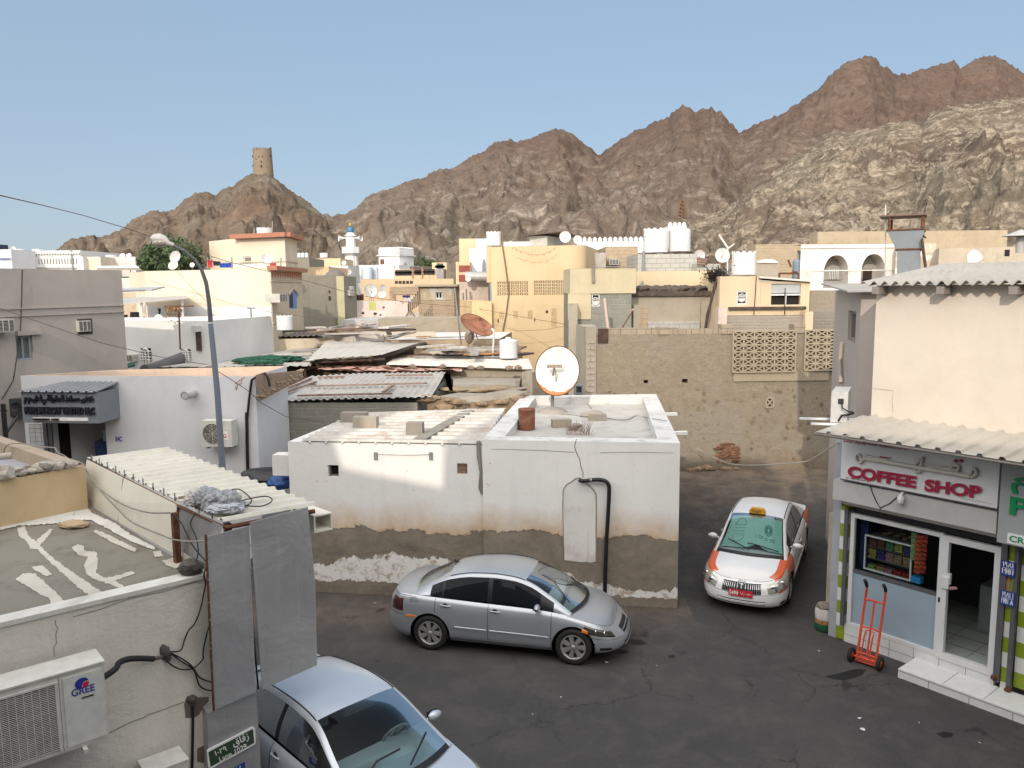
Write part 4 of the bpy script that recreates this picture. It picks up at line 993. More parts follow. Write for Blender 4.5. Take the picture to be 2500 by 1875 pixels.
for k,pl_ in enumerate(pat):
 pts=[]
 for i in range(len(pl_)):
  a=Vector(pl_[i]);b=Vector(pl_[(i+1)%len(pl_)]);ns=max(1,int((b-a).length/9))
  for j in range(ns):
   q=a.lerp(b,j/ns);d=noise.noise_vector(Vector((q.x*.05,q.y*.05,k)))*10+noise.noise_vector(Vector((q.x*.2,q.y*.2,k)))*9
   pts.append(at(E_(q.x+d.x,q.y+d.y*.6),z=ZR+.008+.001*k))
 g=MB();g.poly(pts);g.build('sealant_patch',whitep if k>7 else pL('cream_sealant',(.56,.53,.46),amt=.3),nh.root)
g=MB();rnd=random.Random(3)
for k in range(220):
 t=rnd.random()**.8;c=at(E_(20+600*t+rnd.uniform(-12,12),792-135*t+rnd.uniform(-7,9)),z=ZR+.01)
 if noise.noise(Vector((t*9,0,0)))<-.1:continue
 d=Vector((rnd.uniform(-1,1),rnd.uniform(-1,1),rnd.uniform(.1,.9)))*.07;s_=Vector((rnd.uniform(-1,1),rnd.uniform(-1,1),0))*.012
 g.poly([c-s_,c+s_,c+d])
o=g.build('dry_weeds',sI('dry_weed',(.10,.085,.05),.9));o['kind']='stuff'
g=MB()
def crack(f,pts,r=.004,w=.003):g.tube([f.pt(*f.hit(p),w)for p in pts],r,4)
crack(fw,[F_(430,360),F_(425,390),F_(445,420),F_(430,470),F_(435,540),F_(415,560),F_(418,640)],.003)
crack(fw,[F_(840,1230),F_(1000,1150),F_(1110,1110),F_(1130,1092),F_(1260,1050),F_(1420,990)],.004)
crack(fw,[F_(560,335),F_(760,280),F_(1000,195),F_(1300,130),F_(1520,60)],.003)
g.build('hairline_crack',sI('crack_shadow',(.16,.14,.12),.9),nh.root)
g=MB();ch=[(1440,950),(1490,935),(1530,955),(1610,950),(1610,985),(1560,1040),(1535,1090),(1500,1110),(1430,1115),(1425,1060),(1420,1010)]
g.poly([fw.pt(*fw.hit(F_(*c)),.004)for c in ch]);cp=g.build('chipped_patch',pL('chipped_render',(.17,.145,.12),bump=1,amt=.6),nh.root)
g=MB();rL(g,fw.pt(*fw.hit(F_(1470,965)),.02),.07,4,(1,.5,.8));rL(g,fw.pt(*fw.hit(F_(1480,1010)),.0),.05,6,(1,.5,1.3));g.build('mortar_lump',sI('dark_mortar',(.09,.08,.075),.9),cp)
g=MB();ch=[(1520,1350),(1610,1310),(1620,1440),(1560,1460),(1520,1450)];g.poly([fw.pt(*fw.hit(F_(*c)),.004)for c in ch]);g.build('chipped_patch',MATS['chipped_render'],nh.root)
g=MB();pth=[F_(1478,1020),F_(1482,1130),F_(1480,1250),F_(1478,1380),F_(1475,1560)];g.tube([fw.pt(*fw.hit(p),.03)for p in pth],.017,8)
o=g.build('wall_pipe',bM);tag(o,'thin black pipe running down from the chipped hole in the cream wall','pipe')
W2=shift(fw,.50);u1,v1=W2 .hit(F_(800,690));_,v0=W2 .hit(F_(832,1268));W_=1.30
ac=tH('outdoor_unit','large cream outdoor air conditioner with a blue and red logo on the lower left wall','air conditioner',fw.pt(u1,v0,0),'outdoor air conditioning units')
unitm=sI('cream_unit_casing',(.60,.59,.55),.55,vs=8)
up=[W2 .hit(F_(455,870))[0],u1]
m=MB();fw.box(m,u1-W_,up[0],v0,v1,.14,.485);fw.box(m,up[0]+.004,u1,v0,v1,.14,.485);fw.box(m,u1-W_-.01,u1+.01,v1,v1+.02,.13,.50);fw.box(m,u1-W_,u1,v0-.015,v0,.15,.48);m.build('casing',unitm,ac)
m=MB();fw.box(m,up[0]+.035,u1-.02,v0+.035,v1-.05,.485,.497);cv=m.build('service_cover',sI('unit_cover',(.62,.62,.58),.5,vs=8),ac)
m=MB();g0=(u1-W_+.04,W2 .hit(F_(425,900))[0],v0+.05,v1-.08);fw.quad(m,*g0,.488);go=m.build('fan_opening',sI('grille_shadow',(.055,.045,.04),.9),ac)
m=MB();fcx=(g0[0]+g0[1])/2;fcz=(g0[2]+g0[3])/2
for k in range(4):
 a=k*math.pi/2+.5;c=fw.pt(fcx,fcz,.489);ux=fw.u*math.cos(a)+Vector((0,0,math.sin(a)));uy=-fw.u*math.sin(a)+Vector((0,0,math.cos(a)))
 m.poly([c+ux*.05,c+ux*.30-uy*.1,c+ux*.33+uy*.1,c+ux*.06+uy*.05])
m.build('fan_blade',sI('brown_fan',(.14,.09,.07),.6),go)
m=MB();n_=38
for k in range(n_):y=g0[2]+(g0[3]-g0[2])*k/(n_-1);fw.box(m,g0[0],g0[1],y-.003,y+.003,.492,.498)
for k in range(13):x=g0[0]+(g0[1]-g0[0])*k/12;fw.box(m,x-.003,x+.003,g0[2],g0[3],.4985,.502)
fw.box(m,g0[0],g0[1],g0[3],g0[3]+.02,.485,.505);fw.box(m,g0[1],g0[1]+.02,g0[2]-.02,g0[3]+.02,.485,.505)
m.build('grille',unitm,go)
C2=shift(fw,.498);lg=lambda x,y:C2 .hit(F_(x,y))
cx,cz=lg(632,848);ux=fw.u;uz=Vector((0,0,1))
sx_=(lg(688,845)[0]-lg(575,845)[0])/2;sz_=abs(lg(632,805)[1]-lg(632,893)[1])/2
def LP(x,y,w=.500):return fw.pt(cx+x*sx_+y*sz_*.0,cz+y*sz_,w)
m=MB();m.poly([LP(math.cos(t),math.sin(t))for t in fR(.15,2*math.pi-1.75,26)]+[LP(-.12,-1),LP(.0,-.2),LP(.3,.25),LP(.95,.28)]);m.build('logo_blue',sI('blue_print',(.03,.04,.30),.4),cv)
m=MB();m.poly([LP(1.02,.14),LP(.28,.12),LP(.12,-.12),LP(-.02,-.95),LP(.3,-.95),LP(.62,-.8),LP(.9,-.45)]);m.build('logo_red',sI('red_print',(.62,.03,.06),.4),cv)
m=MB();a=lg(553,955);b=lg(715,905);put_text(m,'GREE',fw.pt(a[0],a[1],.0),fw.u,(0,0,1),b[0]-a[0]+.02,.075,.02,.001,.4995)
m.build('brand_lettering',sI('blue_print',(.03,.04,.30),.4),cv)
m=MB();r_=W2 .rect(F_(630,972),F_(722,925));fw.box(m,r_[0],r_[1],r_[2]+.02,r_[3]-.02,.497,.503);m.build('grip',CARM['dark'],cv)
m=MB();fw.box(m,u1-.25,u1-.21,v0-.06,v0-.015,0,.56);fw.box(m,u1-W_+.15,u1-W_+.19,v0-.06,v0-.015,0,.56);m.build('bracket',unitm,ac)
m=MB();H=lambda x,y,w=.06:fw.pt(*fw.hit(F_(x,y)),w)
m.tube(crv([fw.pt(u1-.02,v1-.24,.34),H(840,680,.24),H(880,640,.2),H(940,622,.17),H(1010,622,.14),H(1090,632,.1),H(1170,640,.08)]),.032,10)
o=m.build('insulated_hose',sI('black_insulation',(.02,.02,.022),.8));tag(o,'thick black insulated hose from the cream air conditioner into the wall','hose')
m=MB();rL(m,H(1265,600,.03),.07,2,(.8,.4,1.2));rL(m,H(1285,640,.03),.05,5,(.9,.4,1));m.tube([H(1170,640,.08),H(1240,632,.05)],.022,8);o=m.build('cable_hole',sI('dark_mortar',(.09,.08,.075),.9));o.parent=nh.root;o.location=-WORLD(nh.root)
def wires(label,paths,mat,r,name='cable',cat='cable'):
 for i,p in enumerate(paths):
  g=MB();g.tube(crv(p),r,6);o=g.build(name,mat);tag(o,label if isinstance(label,str)else label[i],cat)
wires(['black cable looping below the wall hole up to the metal panels','thin olive cable crossing from the wall hole to the metal panels','thin olive cable drooping lower beside the metal panels','thin white cable hanging down the cream wall from the roof edge'],[[H(1270,660),H(1330,705),H(1400,728),H(1480,715),H(1550,650),H(1552,600),H(1570,500),H(1600,390)],[H(1305,600),H(1400,650),H(1470,705),H(1530,790),H(1640,832)],[H(1310,610),H(1380,660),H(1480,730),H(1520,840),H(1570,880),H(1640,890)],[H(1300,590),H(1380,580),H(1410,500),H(1440,430),H(1490,370),H(1530,270),H(1560,130),H(1572,60),H(1555,-10,.08),H(1590,-100,.1)]],cB,.009)
l2=shift(fw,.42);a=l2 .hit(F_(1130,1500));b=l2 .hit(F_(1450,1440))
m=MB();fw.box(m,a[0],b[0],b[1]-.65,b[1],.1,.42);r0=tH('outdoor_unit','beige outdoor unit at the bottom edge, only its dusty top showing','air conditioner',fw.pt(b[0],b[1]-.65,.1),'outdoor air conditioning units');m.build('casing',unitm,r0)
m=MB();fw.box(m,a[0]-.01,b[0]+.01,b[1],b[1]+.018,.09,.43);m.build('lid',unitm,r0)
A1=at((212,1121),Y=A0 .y+.05);zt_=A1 .z
D1=at((545,1280),Y=8.93);D1 .z=at((545,1280),Y=8.93).z
C1=at((772,1238),Y=9.50);B1=at((402,1096),Y=12.85)
K1=at((432,1232),Y=SB.y+.05)
shed=tH('lean_to_shed','cream lean-to shed with a ribbed metal roof and a cloth bundle on it','shed',SB)
creamr=mS('cream_ribbed_sheet',(.62,.60,.53),ramt=.05,rough=.45,metal=.05,dirt=(.35,.32,.26))
m=MB();corr(m,A1+V3(0,0,.03),D1+V3(0,0,.03),C1+V3(0,0,.03),B1+V3(0,0,.03),pitch=.265,amp=.035,kind='box',thick=.004)
m.build('roof_sheet',creamr,shed)
m=MB()
creamp=pL('cream_smooth_panel',(.73,.70,.61),amt=.08,streak=.1,bump=.1)
fs1=Face(A0,SB);m.poly([A0+V3(0,0,.02),SB+V3(0,0,.05),K1,A1]);m.poly([p+V3(.03,.03,0)for p in(A0+V3(0,0,.02),A1,K1,SB+V3(0,0,.05))])
m.build('side_panel',creamp,shed)
g=MB();q0=A0 .lerp(SB,.47);q1=A1 .lerp(K1,.47);g.tube([q0-V3(.004,.004,0),q1-V3(.004,.004,0)],.006,5);g.build('panel_joint',sI('joint_grey',(.30,.28,.24),.8),shed)
G1=at((507,1378),Y=8.98)
m=MB();m.poly([SB+V3(.05,-.02,.1),G1,D1+V3(0,0,-.02),K1+V3(.04,0,0)]);m.build('grey_side_panel',mS('grey_zinc_sheet',(.26,.26,.265),ramt=.02,metal=.3,dirt=(.36,.35,.34),rough=.42),shed)
m=MB();p=at((433,1362),Y=9.43);q=at((430,1252),Y=9.43);m.cbox((p.x,p.y,ZR),.07,.07,q.z-ZR,R(50));m.build('steel_post',rM,shed)
m=MB();m.cbox((D1 .x+.02,D1 .y+.1,2.2),.06,.06,D1 .z-2.22,R(50));m.tube([D1+V3(.0,.03,-.05),C1+V3(-.02,.0,-.05)],.028,6);m.tube([A1+V3(.02,.02,-.02),K1+V3(.02,0,-.02),D1+V3(0,.03,-.04)],.02,6);m.build('roof_frame',rM,shed)
m=MB();c=at(E_(1440,1060),z=ZR);m.poly([at(E_(1400,1010),z=ZR+.16),at(E_(1495,1075),z=ZR+.14),at(E_(1490,1120),z=ZR+.02),at(E_(1410,1085),z=ZR+.02)]);m.build('cream_skirting',creamp,shed)
o=MB();p=at(E_(1470,1190),z=ZR+.05);rL(o,p+V3(0,0,.08),.13,9,(1.1,.9,.8),2,.3);o=o.build('broken_block',sI('dark_grey_block',(.10,.09,.08),.95,vs=20,var=.4));tag(o,'dark grey broken block on the roof corner beside the metal panels','block')
o=MB();p=at(E_(570,805),z=ZR+.05);rL(o,p,.16,12,(1.3,.8,.35),3,.25);o=o.build('flat_stone',sI('tan_stone',(.42,.32,.2),.9,vs=12));tag(o,'flat tan stone lying on the streaked grey roof','stone')
m=MB()
for k in range(13):
 p=A1 .lerp(D1,(k+.7)/13.5);m.tube([p+V3(0,0,.0),p+V3(0,0,.11)],.009,5)
m.build('roof_hook',sT,shed)
wires(['grey cable bundle drooping along the cream side of the shed','thin pale cable drooping along the cream side below the bundle','pale cable from the rusty post to the metal panels'],[[at(E_(655,375),Y=12.0),at(E_(740,500),Y=11.55),at(E_(860,600),Y=11.1),at(E_(1000,675),Y=10.5),at(E_(1150,715),Y=9.9),at(E_(1310,718),Y=9.35)],[at(E_(740,510),Y=11.5),at(E_(900,680),Y=10.9),at(E_(1020,790),Y=10.4),at(E_(1200,870),Y=9.8),at(E_(1340,925),Y=9.3)],[at(E_(1340,925),Y=9.3),at(E_(1450,938),Y=9.0),at(E_(1590,935),Y=8.75)]],sI('grey_cable',(.25,.23,.2),.7),.011)
wires(['black cable hanging from the shed roof down the grey side panel','black cable slanting across the grey side panel of the shed'],[[at(E_(1510,720),Y=9.2),at(E_(1470,800),Y=9.15),at(E_(1510,900),Y=9.05),at(E_(1530,1010),Y=8.95),at(E_(1515,1080),Y=8.9)],[at(E_(1330,720),Y=9.4),at(E_(1400,800),Y=9.25),at(E_(1480,960),Y=9.05),at(E_(1585,1090),Y=8.8)]],cB,.008)
def onroof(x,y,h=0):
 c=E_(x,y);n=(D1-A1).cross(B1-A1).normalized();d=ray(c);o_=Vector((0,0,CAMZ));t=(A1+V3(0,0,.06+h)-o_).dot(n)/d.dot(n);return o_+d*t
bb=tH('cloth_bundle','crumpled grey and white cloth bundle tied with cable on the ribbed shed roof','cloth',onroof(1650,650))
def cR(name,c,r,sq,seed,mat,par):
 bm=bmesh.new();bmesh.ops.create_icosphere(bm,subdivisions=5,radius=1);off=Vector((seed,seed*2,0));vs=[]
 for v in bm.verts:
  p=v.co.copy();w=p+noise.noise_vector(p*1.6+off)*.5;k=1+.22*noise.noise(w*1.7+off)+.16*(1-abs(noise.noise(w*4+off))*3)+.05*noise.noise(w*11)
  vs.append(Vector(c)+Vector((p.x*sq[0],p.y*sq[1],max(-.25,p.z)*sq[2]))*r*k)
 fs=[tuple(v.index for v in f.verts)for f in bm.faces];bm.free();g=MB();g.add(vs,fs,smooth=True);return g.build(name,mat,par)
gc=sI('grey_cloth',(.33,.34,.36),.95,vs=25,var=.35);wc=sI('pinkish_white_cloth',(.55,.52,.5),.95,vs=25,var=.2)
cR('grey_cloth',onroof(1720,650,.05),.20,(1.1,.9,.75),3,gc,bb);cR('white_cloth',onroof(1540,610,.05),.17,(1.0,.9,.8),8,wc,bb);cR('white_cloth',onroof(1730,690,.03),.15,(1.5,.7,.5),5,sI('pale_blue_cloth',(.45,.47,.52),.95,vs=25),bb)
cR('blue_grey_cloth',onroof(1600,620,.06),.15,(1,1,1),14,gc,bb)
m=MB();wpts=[onroof(1820,640,.03),onroof(1760,560,.05),onroof(1840,535,.02),onroof(1920,590,.02),onroof(1935,640,.01),onroof(1830,690,.01),onroof(1850,630,.02),onroof(2040,590,.03),onroof(2100,620,.02),onroof(2020,665,.01),onroof(1850,660,.02)]
m.tube(crv(wpts,6),.008,5);m.build('tie_cable',cB,bb)
m=MB();a=onroof(1375,612,.01);b=onroof(1500,598,.01);m.box(a,b-a,V3(.04,.05,0),V3(0,0,.03));o=m.build('wood_offcut',sI('ochre_wood',(.36,.24,.11),.8));tag(o,'short ochre wood offcut lying on the ribbed shed roof left of the bundle','wood')
m=MB();p=at((765,1240),Y=9.55);q=p+V3(.05,.05,0);gu=(C1-D1).normalized();r0=tH('gutter','open cream box gutter end at the right eave of the shed','gutter',p)
for(a,b,c,d)in((0,.26,0,.02),(0,.26,.20,.22),(0,.02,.02,.20),(.24,.26,.02,.20)):m.box(p+gu*(.0+a*.9)+V3(0,0,-.32+c),gu*(b-a)*.9,V3(-.35,.35,0),V3(0,0,d-c))
m.build('gutter_box',creamp,r0)
pn=tH('metal_cladding','tall grey sheet metal panels hanging beside the shed above the silver-blue car','cladding',(FR.x,FR.y,0))
t=NT('dented_zinc_panel');w=t.coord('World');n=t.noise(w,1.3,4,.55,.3);st=t.noise(t.map(t.coord('UV'),(14,.5,1)),1,6,.7);sp=t.noise(w,22,4,.8)
base=t.mix(t.ramp(n,[(.3,0.0),(.7,1.0)]),(.34,.345,.36),(.44,.44,.445));base=t.mix(t.math('MULTIPLY',t.ramp(st,[(.55,0.0),(.72,1.0)]),.5),base,(.54,.53,.51));base=t.mix(t.ramp(sp,[(.66,0.0),(.72,.5)]),base,(.16,.12,.09))
t.col(base);t.bump(t.math('ADD',t.math('MULTIPLY',n,2.2),t.math('MULTIPLY',sp,.15)),.5,.05);zinc=t.done(.42,.35,.4)
PA=at((503,1312),Y=8.66);PB=at((773,1623),Y=9.42)
fp=Face(PA,PB)
def panel(cs,w=0.0):
 pts=[fp.pt(*fp.hit(c),w)for c in cs];g=MB();b=[p-fp.n*.012 for p in pts];k=len(pts)
 g.add(pts+b,[range(k),range(2*k-1,k-1,-1)]+[(i,k+i,k+(i+1)%k,(i+1)%k)for i in range(k)],smooth=False);return g.build('panel',zinc,pn)
panel([(503,1311),(608,1284),(625,1686),(522,1732)])
panel([(609,1275),(750,1237),(768,1420),(773,1622),(639,1682)],.02)
fp2=shift(fp,-.10)
lowp=[(506,1741),(625,1690),(634,1810),(640,1990),(515,2010)]
def lw(c,w=0):return fp2 .pt(*fp2 .hit(c),w)
g=MB();pts=[lw(c)for c in lowp];b=[p-fp2 .n*.3 for p in pts];g.add(pts+b,[range(5)]+[(i,5+i,5+(i+1)%5,(i+1)%5)for i in range(5)],smooth=False);g.build('lower_panel',zinc,pn)
m=MB();m.tube([fp.pt(*fp.hit((502,1305)),.0),fp.pt(*fp.hit((522,1735)),.0)],.014,5);m.build('rusty_edge',rM,pn)
m=MB();m.tube([fp.pt(*fp.hit((607,1284)),-.02),fp.pt(*fp.hit((614,1480)),-.02),fp.pt(*fp.hit((632,1684)),-.02)],.012,5);m.build('dark_seam',bM,pn)
m=MB();rnd=random.Random(5)
for k in range(26):
 c=(508+rnd.choice([0,100])+k*.3+rnd.uniform(-2,4),1330+k*14)if k<24 else(755,1270+k*5)
 m.lathe([(0,.008),(.007,.006),(.009,0)],fp.pt(*fp.hit(c),.022),fp.n,8)
m.build('rivet',sT,pn)
sgn=tH('street_sign','green bilingual lane sign reading Lane 1029 on the grey panel','sign',lw((560,1850)))
green=sI('dark_green_enamel',(.035,.065,.035),.4);wl=sI('white_lettering',(.8,.8,.8),.5)
sg=[F_(1592,1362),F_(1612,1350),F_(1945,1180),F_(1965,1192),F_(1968,1300),F_(1955,1318),F_(1625,1500),F_(1605,1490)]
g=MB();g.poly([lw(c,.022)for c in sg]);g.poly([lw(c,.004)for c in sg][::-1]);pts=[lw(c,.022)for c in sg];
for i in range(8):g.poly([pts[i],pts[(i+1)%8],pts[(i+1)%8]-fp2 .n*.018,pts[i]-fp2 .n*.018])
pl0=g.build('plate',wl,sgn)
cs=[F_(1602,1372),F_(1945,1192),F_(1957,1300),F_(1620,1485)];g=MB();g.poly([lw(c,.025)for c in cs]);g.build('green_field',green,pl0)
def ltext(m,s,a,b,h,bold=.01):
 pa,pb=lw(a,.026),lw(b,.026);put_text(m,s,pa,(pb-pa),(pb-pa).cross(fp2 .n)*-1,(pb-pa).length,h,bold,.002,.002)
g=MB();ltext(g,'Lane 1029',F_(1690,1448),F_(1900,1340),.068);ltext(g,'\u0661\u0660\u0662\u0669',F_(1655,1402),F_(1745,1358),.066);ltext(g,'\ufed5\ufe8e\ufed7\ufeaf',F_(1800,1345),F_(1920,1280),.12);ltext(g,'110',F_(1930,1326),F_(1958,1312),.025)
g.build('lettering',wl,pl0)
cs=[F_(1770,1508),F_(1885,1448),F_(1892,1560),F_(1780,1620)];g=MB();g.poly([lw(c,.02)for c in cs]);o=tH('house_number_plate','blue house number plate just under the green lane sign','sign',lw((560,1870)),'blue number plates');g.build('plate',sI('blue_enamel',(.02,.06,.26),.35),o)
g=MB();ltext(g,'\u0667\u0668',F_(1790,1560),F_(1875,1515),.09);g.build('lettering',wl,o)
Y_=lambda x,y:('Y',x,y)
ocre=pL('ochre_cream_render',(.55,.42,.26),amt=.15,streak=.15,bump=.5)
zn=3.95
q0=at(Y_(1325,745),z=zn);q1=at(Y_(0,975),z=zn);q1=q0+(q1-q0)*2.2
q2=at(Y_(1290,700),z=zn);q3=at(Y_(0,280),z=zn);q3=q2+(q3-q2)*2.0
nb=tH('flat_roofed_house','ochre walled neighbour house with rubble along its roof edge at the left','house',(q0 .x,q0 .y,0))
m=MB();f0=Face(q1,q0);u_,_=f0 .hit(Y_(1325,745));
m.poly([(q1 .x,q1 .y,0),(q0 .x,q0 .y,0),q0,q1]);m.poly([(q0 .x,q0 .y,0),(q2 .x,q2 .y,0),q2,q0]);m.poly([(q2 .x,q2 .y,0),(q3 .x,q3 .y,0),q3,q2]);m.build('wall',ocre,nb)
tn=(q0-q1).normalized();tb=Vector((-tn.y,tn.x,0));
if tb.y<0:tb=-tb
m=MB();m.poly([q1,q0,q0+tb*.18-tn*.1,q1+tb*.18]);m.poly([q1+tb*.18,q0+tb*.18-tn*.1,q0+tb*.18-tn*.1-V3(0,0,.25),q1+tb*.18-V3(0,0,.25)])
sn=(q2-q3).normalized();sb=Vector((sn.y,-sn.x,0));
if sb.y>0:sb=-sb
ik=.22
m.poly([q3,q2,q2+sb*ik-sn*.5,q3+sb*ik]);m.poly([q3+sb*ik,q2+sb*ik-sn*.5,q2+sb*ik-sn*.5-V3(0,0,.55),q3+sb*ik-V3(0,0,.55)]);m.build('parapet',pL('brown_beige_render',(.40,.32,.24),amt=.3,bump=.4),nb)
m=MB();m.poly([q1+tb*.18-V3(0,0,.22),q0+tb*.18-V3(0,0,.22),q2+sb*ik-V3(0,0,.22),q3+sb*ik-V3(0,0,.22)]);m.build('roof',pL('blue_grey_roof',(.33,.33,.36),amt=.3),nb)
m=MB();rnd=random.Random(12);rubm=[sI('grey_rubble',(.22,.20,.17),.95,vs=15,var=.4),sI('pale_rubble',(.42,.38,.33),.95,vs=15,var=.3)]
for k in range(13):
 p=at(Y_(40+k*92+rnd.uniform(-15,15),905-k*14+rnd.uniform(-10,10)),z=zn+.04);g=MB();s_=rnd.uniform(.06,.12)if k else.17
 rL(g,p+V3(0,0,s_*.3),s_,k*2.3,(1.2,.9,.7),2);o=g.build('rubble_stone',rubm[k%3!=1],);
 tag(o,'lump of broken concrete in the row on the ochre wall top','rubble','rubble stones along the ochre wall top')
m=MB();pts=[Y_(50,570),Y_(90,450),Y_(200,400),Y_(400,410),Y_(560,440),Y_(800,465),Y_(860,470),Y_(900,540),Y_(1000,590),Y_(1150,700)];m.tube(crv([at(p,Y=13.5-.1*i)for i,p in enumerate(pts)]),.011,5);o=m.build('cable',sI('grey_cable',(.25,.23,.2),.7));tag(o,'grey cable looping over the brown parapet at the left edge','cable')
m=MB();m.tube([at(Y_(-60,610),z=zn+.05),at(Y_(185,590),z=zn+.05)],.055,10);o=m.build('drain_pipe',sI('beige_plastic_pipe',(.42,.36,.3),.6));tag(o,'short beige pipe lying on the roof at the left edge','pipe')
lt=pL('grey_white_concrete',(.50,.50,.49),amt=.3)
for lab,c in(('long grey-white terrace wall running down in front of the shop door',[Y_(285,245),Y_(400,225),Y_(920,400),Y_(850,425)]),('short grey-white gate pillar beside the end of the terrace wall',[Y_(910,445),Y_(980,430),Y_(1140,475),Y_(1030,500)])):
 zt2=2.2;P=[at(x,z=zt2)for x in c];b=MB();b.prism([(p.x,p.y)for p in P],0,zt2);o=b.build('low_wall',lt if 'long' in lab else whitep);tag(o,lab,'wall')
m=MB();a=at(Y_(175,232),z=2.35);b=at(Y_(370,195),z=2.35);m.box(a,b-a,V3(0,.3,0),V3(0,0,-.12));o=m.build('canopy_edge',sI('dull_red_metal',(.16,.06,.05),.6));tag(o,'dull red metal canopy edge above the terrace wall at the left','canopy')
G_=lambda x,y:('G',x,y);H_=lambda x,y:('H',x,y);C_=lambda x,y:('C',x,y)
def peeling(name,c,zlo,zhi,zb,um,holes=None,patch2=True):
 """lime-washed wall whose paint has fallen off in a ragged band above the ground"""
 t=NT(name);w=t.coord('World');s=t.sep(w);uv=t.coord('UV')
 big=t.noise(t.map(w,(1,1,1)),.55,8,.62,.3);med=t.noise(w,2.6,8,.7,.4);fine=t.noise(w,30,4,.7)
 edge=t.noise(t.map(uv,(1.0,.8,1)),.8,10,.68,.5)
 z=t.math('ADD',s[2],t.math('MULTIPLY',t.math('SUBTRACT',edge,.5),-1.0))
 white=t.mix(t.ramp(big,[(.35,0.0),(.7,1.0)]),dk(c,.93),dk(c,1.03))
 st=t.noise(t.map(uv,(3.0,.25,1)),1.0,6,.6);white=t.mix(t.math('MULTIPLY',t.ramp(st,[(.55,0.0),(.8,1.0)]),.3),white,dk(c,.62))
 sp=t.noise(w,5,3,.8);white=t.mix(t.math('MULTIPLY',t.ramp(sp,[(.70,0.0),(.72,1.0)]),.6),white,(.3,.27,.22))
 damp=t.math('SUBTRACT',1.0,t.math('DIVIDE',t.math('SUBTRACT',z,zhi),.6),clamp=True)
 damp=t.math('MULTIPLY',damp,t.ramp(t.noise(t.map(uv,(1.6,.5,1)),.8,5,.6),[(.3,.6),(.55,1.0)]))
 stain=t.mix(t.ramp(med,[(.35,0.0),(.65,1.0)]),(.42,.26,.13),(.58,.43,.26))
 wall=t.mix(t.math('MULTIPLY',damp,.85),white,stain)
 bare=t.mix(t.ramp(med,[(.3,0.0),(.7,1.0)]),(.15,.125,.10),(.27,.235,.19))
 bare=t.mix(t.ramp(t.noise(t.map(uv,(.5,1.4,1)),1.1,6,.7,.6),[(.5,0.0),(.7,1.0)]),bare,(.10,.085,.07))
 bare=t.mix(t.math('MULTIPLY',fine,.35),bare,(.28,.24,.19))
 gone=t.math('DIVIDE',t.math('SUBTRACT',t.math('ADD',zhi,t.math('MULTIPLY',t.math('SUBTRACT',fine,.5),.08)),z),.02,clamp=True)
 wall=t.mix(gone,wall,bare)
 z2=t.math('ADD',s[2],t.math('MULTIPLY',t.math('SUBTRACT',t.noise(t.map(uv,(.55,.3,1),(um,0,0)),.9,9,.66,.3),.5),1.9))
 low=t.math('MULTIPLY',t.math('LESS_THAN',z2,zlo),t.math('GREATER_THAN',t.noise(w,2.2,9,.8,.5),.40))
 low=t.math('MULTIPLY',low,t.math('GREATER_THAN',t.math('ADD',s[2],t.math('MULTIPLY',med,-.35)),zb-.02))
 wall=t.mix(low,wall,t.mix(t.ramp(sp,[(.5,0.0),(.66,1.0)]),dk(c,.95),(.4,.33,.25)))
 t.col(wall)
 hgt=t.math('ADD',t.math('MULTIPLY',gone,-1.5),t.math('ADD',t.math('MULTIPLY',low,1.5),t.math('ADD',t.math('MULTIPLY',med,.8),t.math('MULTIPLY',fine,.35))))
 t.bump(hgt,.7,.02);return t.done(.92,0,.2)
limew=pL('white_limewash',(.72,.71,.69),amt=.15,streak=.3,bump=.35)
peel=peeling('peeling_white_limewash',(.74,.73,.71),.72,1.45,.12,3.0)
LB=at((770,1445),z=0);RB=at((1655,1482),z=0)
fL=Face(LB,RB);ul,_=fL.hit((703,1090));ur,_=fL.hit((1653,1478));uj,_=fL.hit((1178,1085))
zL=fL.hit((950,1083))[1];zR=fL.hit((1400,1076))[1]
PL=fL.pt(ul,0);PJ=fL.pt(uj,0);PR_=fL.pt(ur,0)
BJ=at((1245,1000),z=zL);BLft=at((868,1012),z=zL)
BK=at((1275,966),z=zR);BR=at((1602,962),z=zR)
whl=Bld('white_house','low white peeling house with a ribbed metal roof behind the silver sedan','house',[PL,PJ,Vector((BJ.x-.15,BJ.y,0)),BLft],zL,peel,roofm=limew,holes={0:[(G_(632,585),G_(718,678)),(G_(1630,572),G_(1710,656))]})
wI(whl,0,0,'sash',frame=sI('weathered_grey_wood',(.22,.19,.16),.8),pane=dV,nv=0,d=.12)
f=whl.faces[0];h=f.hs[1];m=MB();f.quad(m,h[0],h[1],h[2],h[3],-.15)
vo=m.build('vent_opening',dV,whl.root);m=MB()
for k in range(3):y=h[2]+(h[3]-h[2])*(k+.05)/3;f.box(m,h[0],h[1],y,y+.10,-.14,-.03)
m.build('brick_filling',sI('brown_brick',(.25,.16,.11),.9,vs=12,var=.4),vo)
dirtyw=mS('dirty_white_ribbed_roof',(.52,.50,.465),rust=(.33,.27,.23),ramt=.7,rough=.7,metal=0,dirt=(.22,.18,.15))
rl=fL.pt(ul+.32,zL+.03);rr=fL.pt(uj,zL+.03)
m=MB();corr(m,(BLft.x,BLft.y,zL+.05),rl,rr,(BJ.x-.1,BJ.y,zL+.05),pitch=.36,amp=.045,kind='box',seed=4)
m.build('roof_sheet',dirtyw,whl.root)
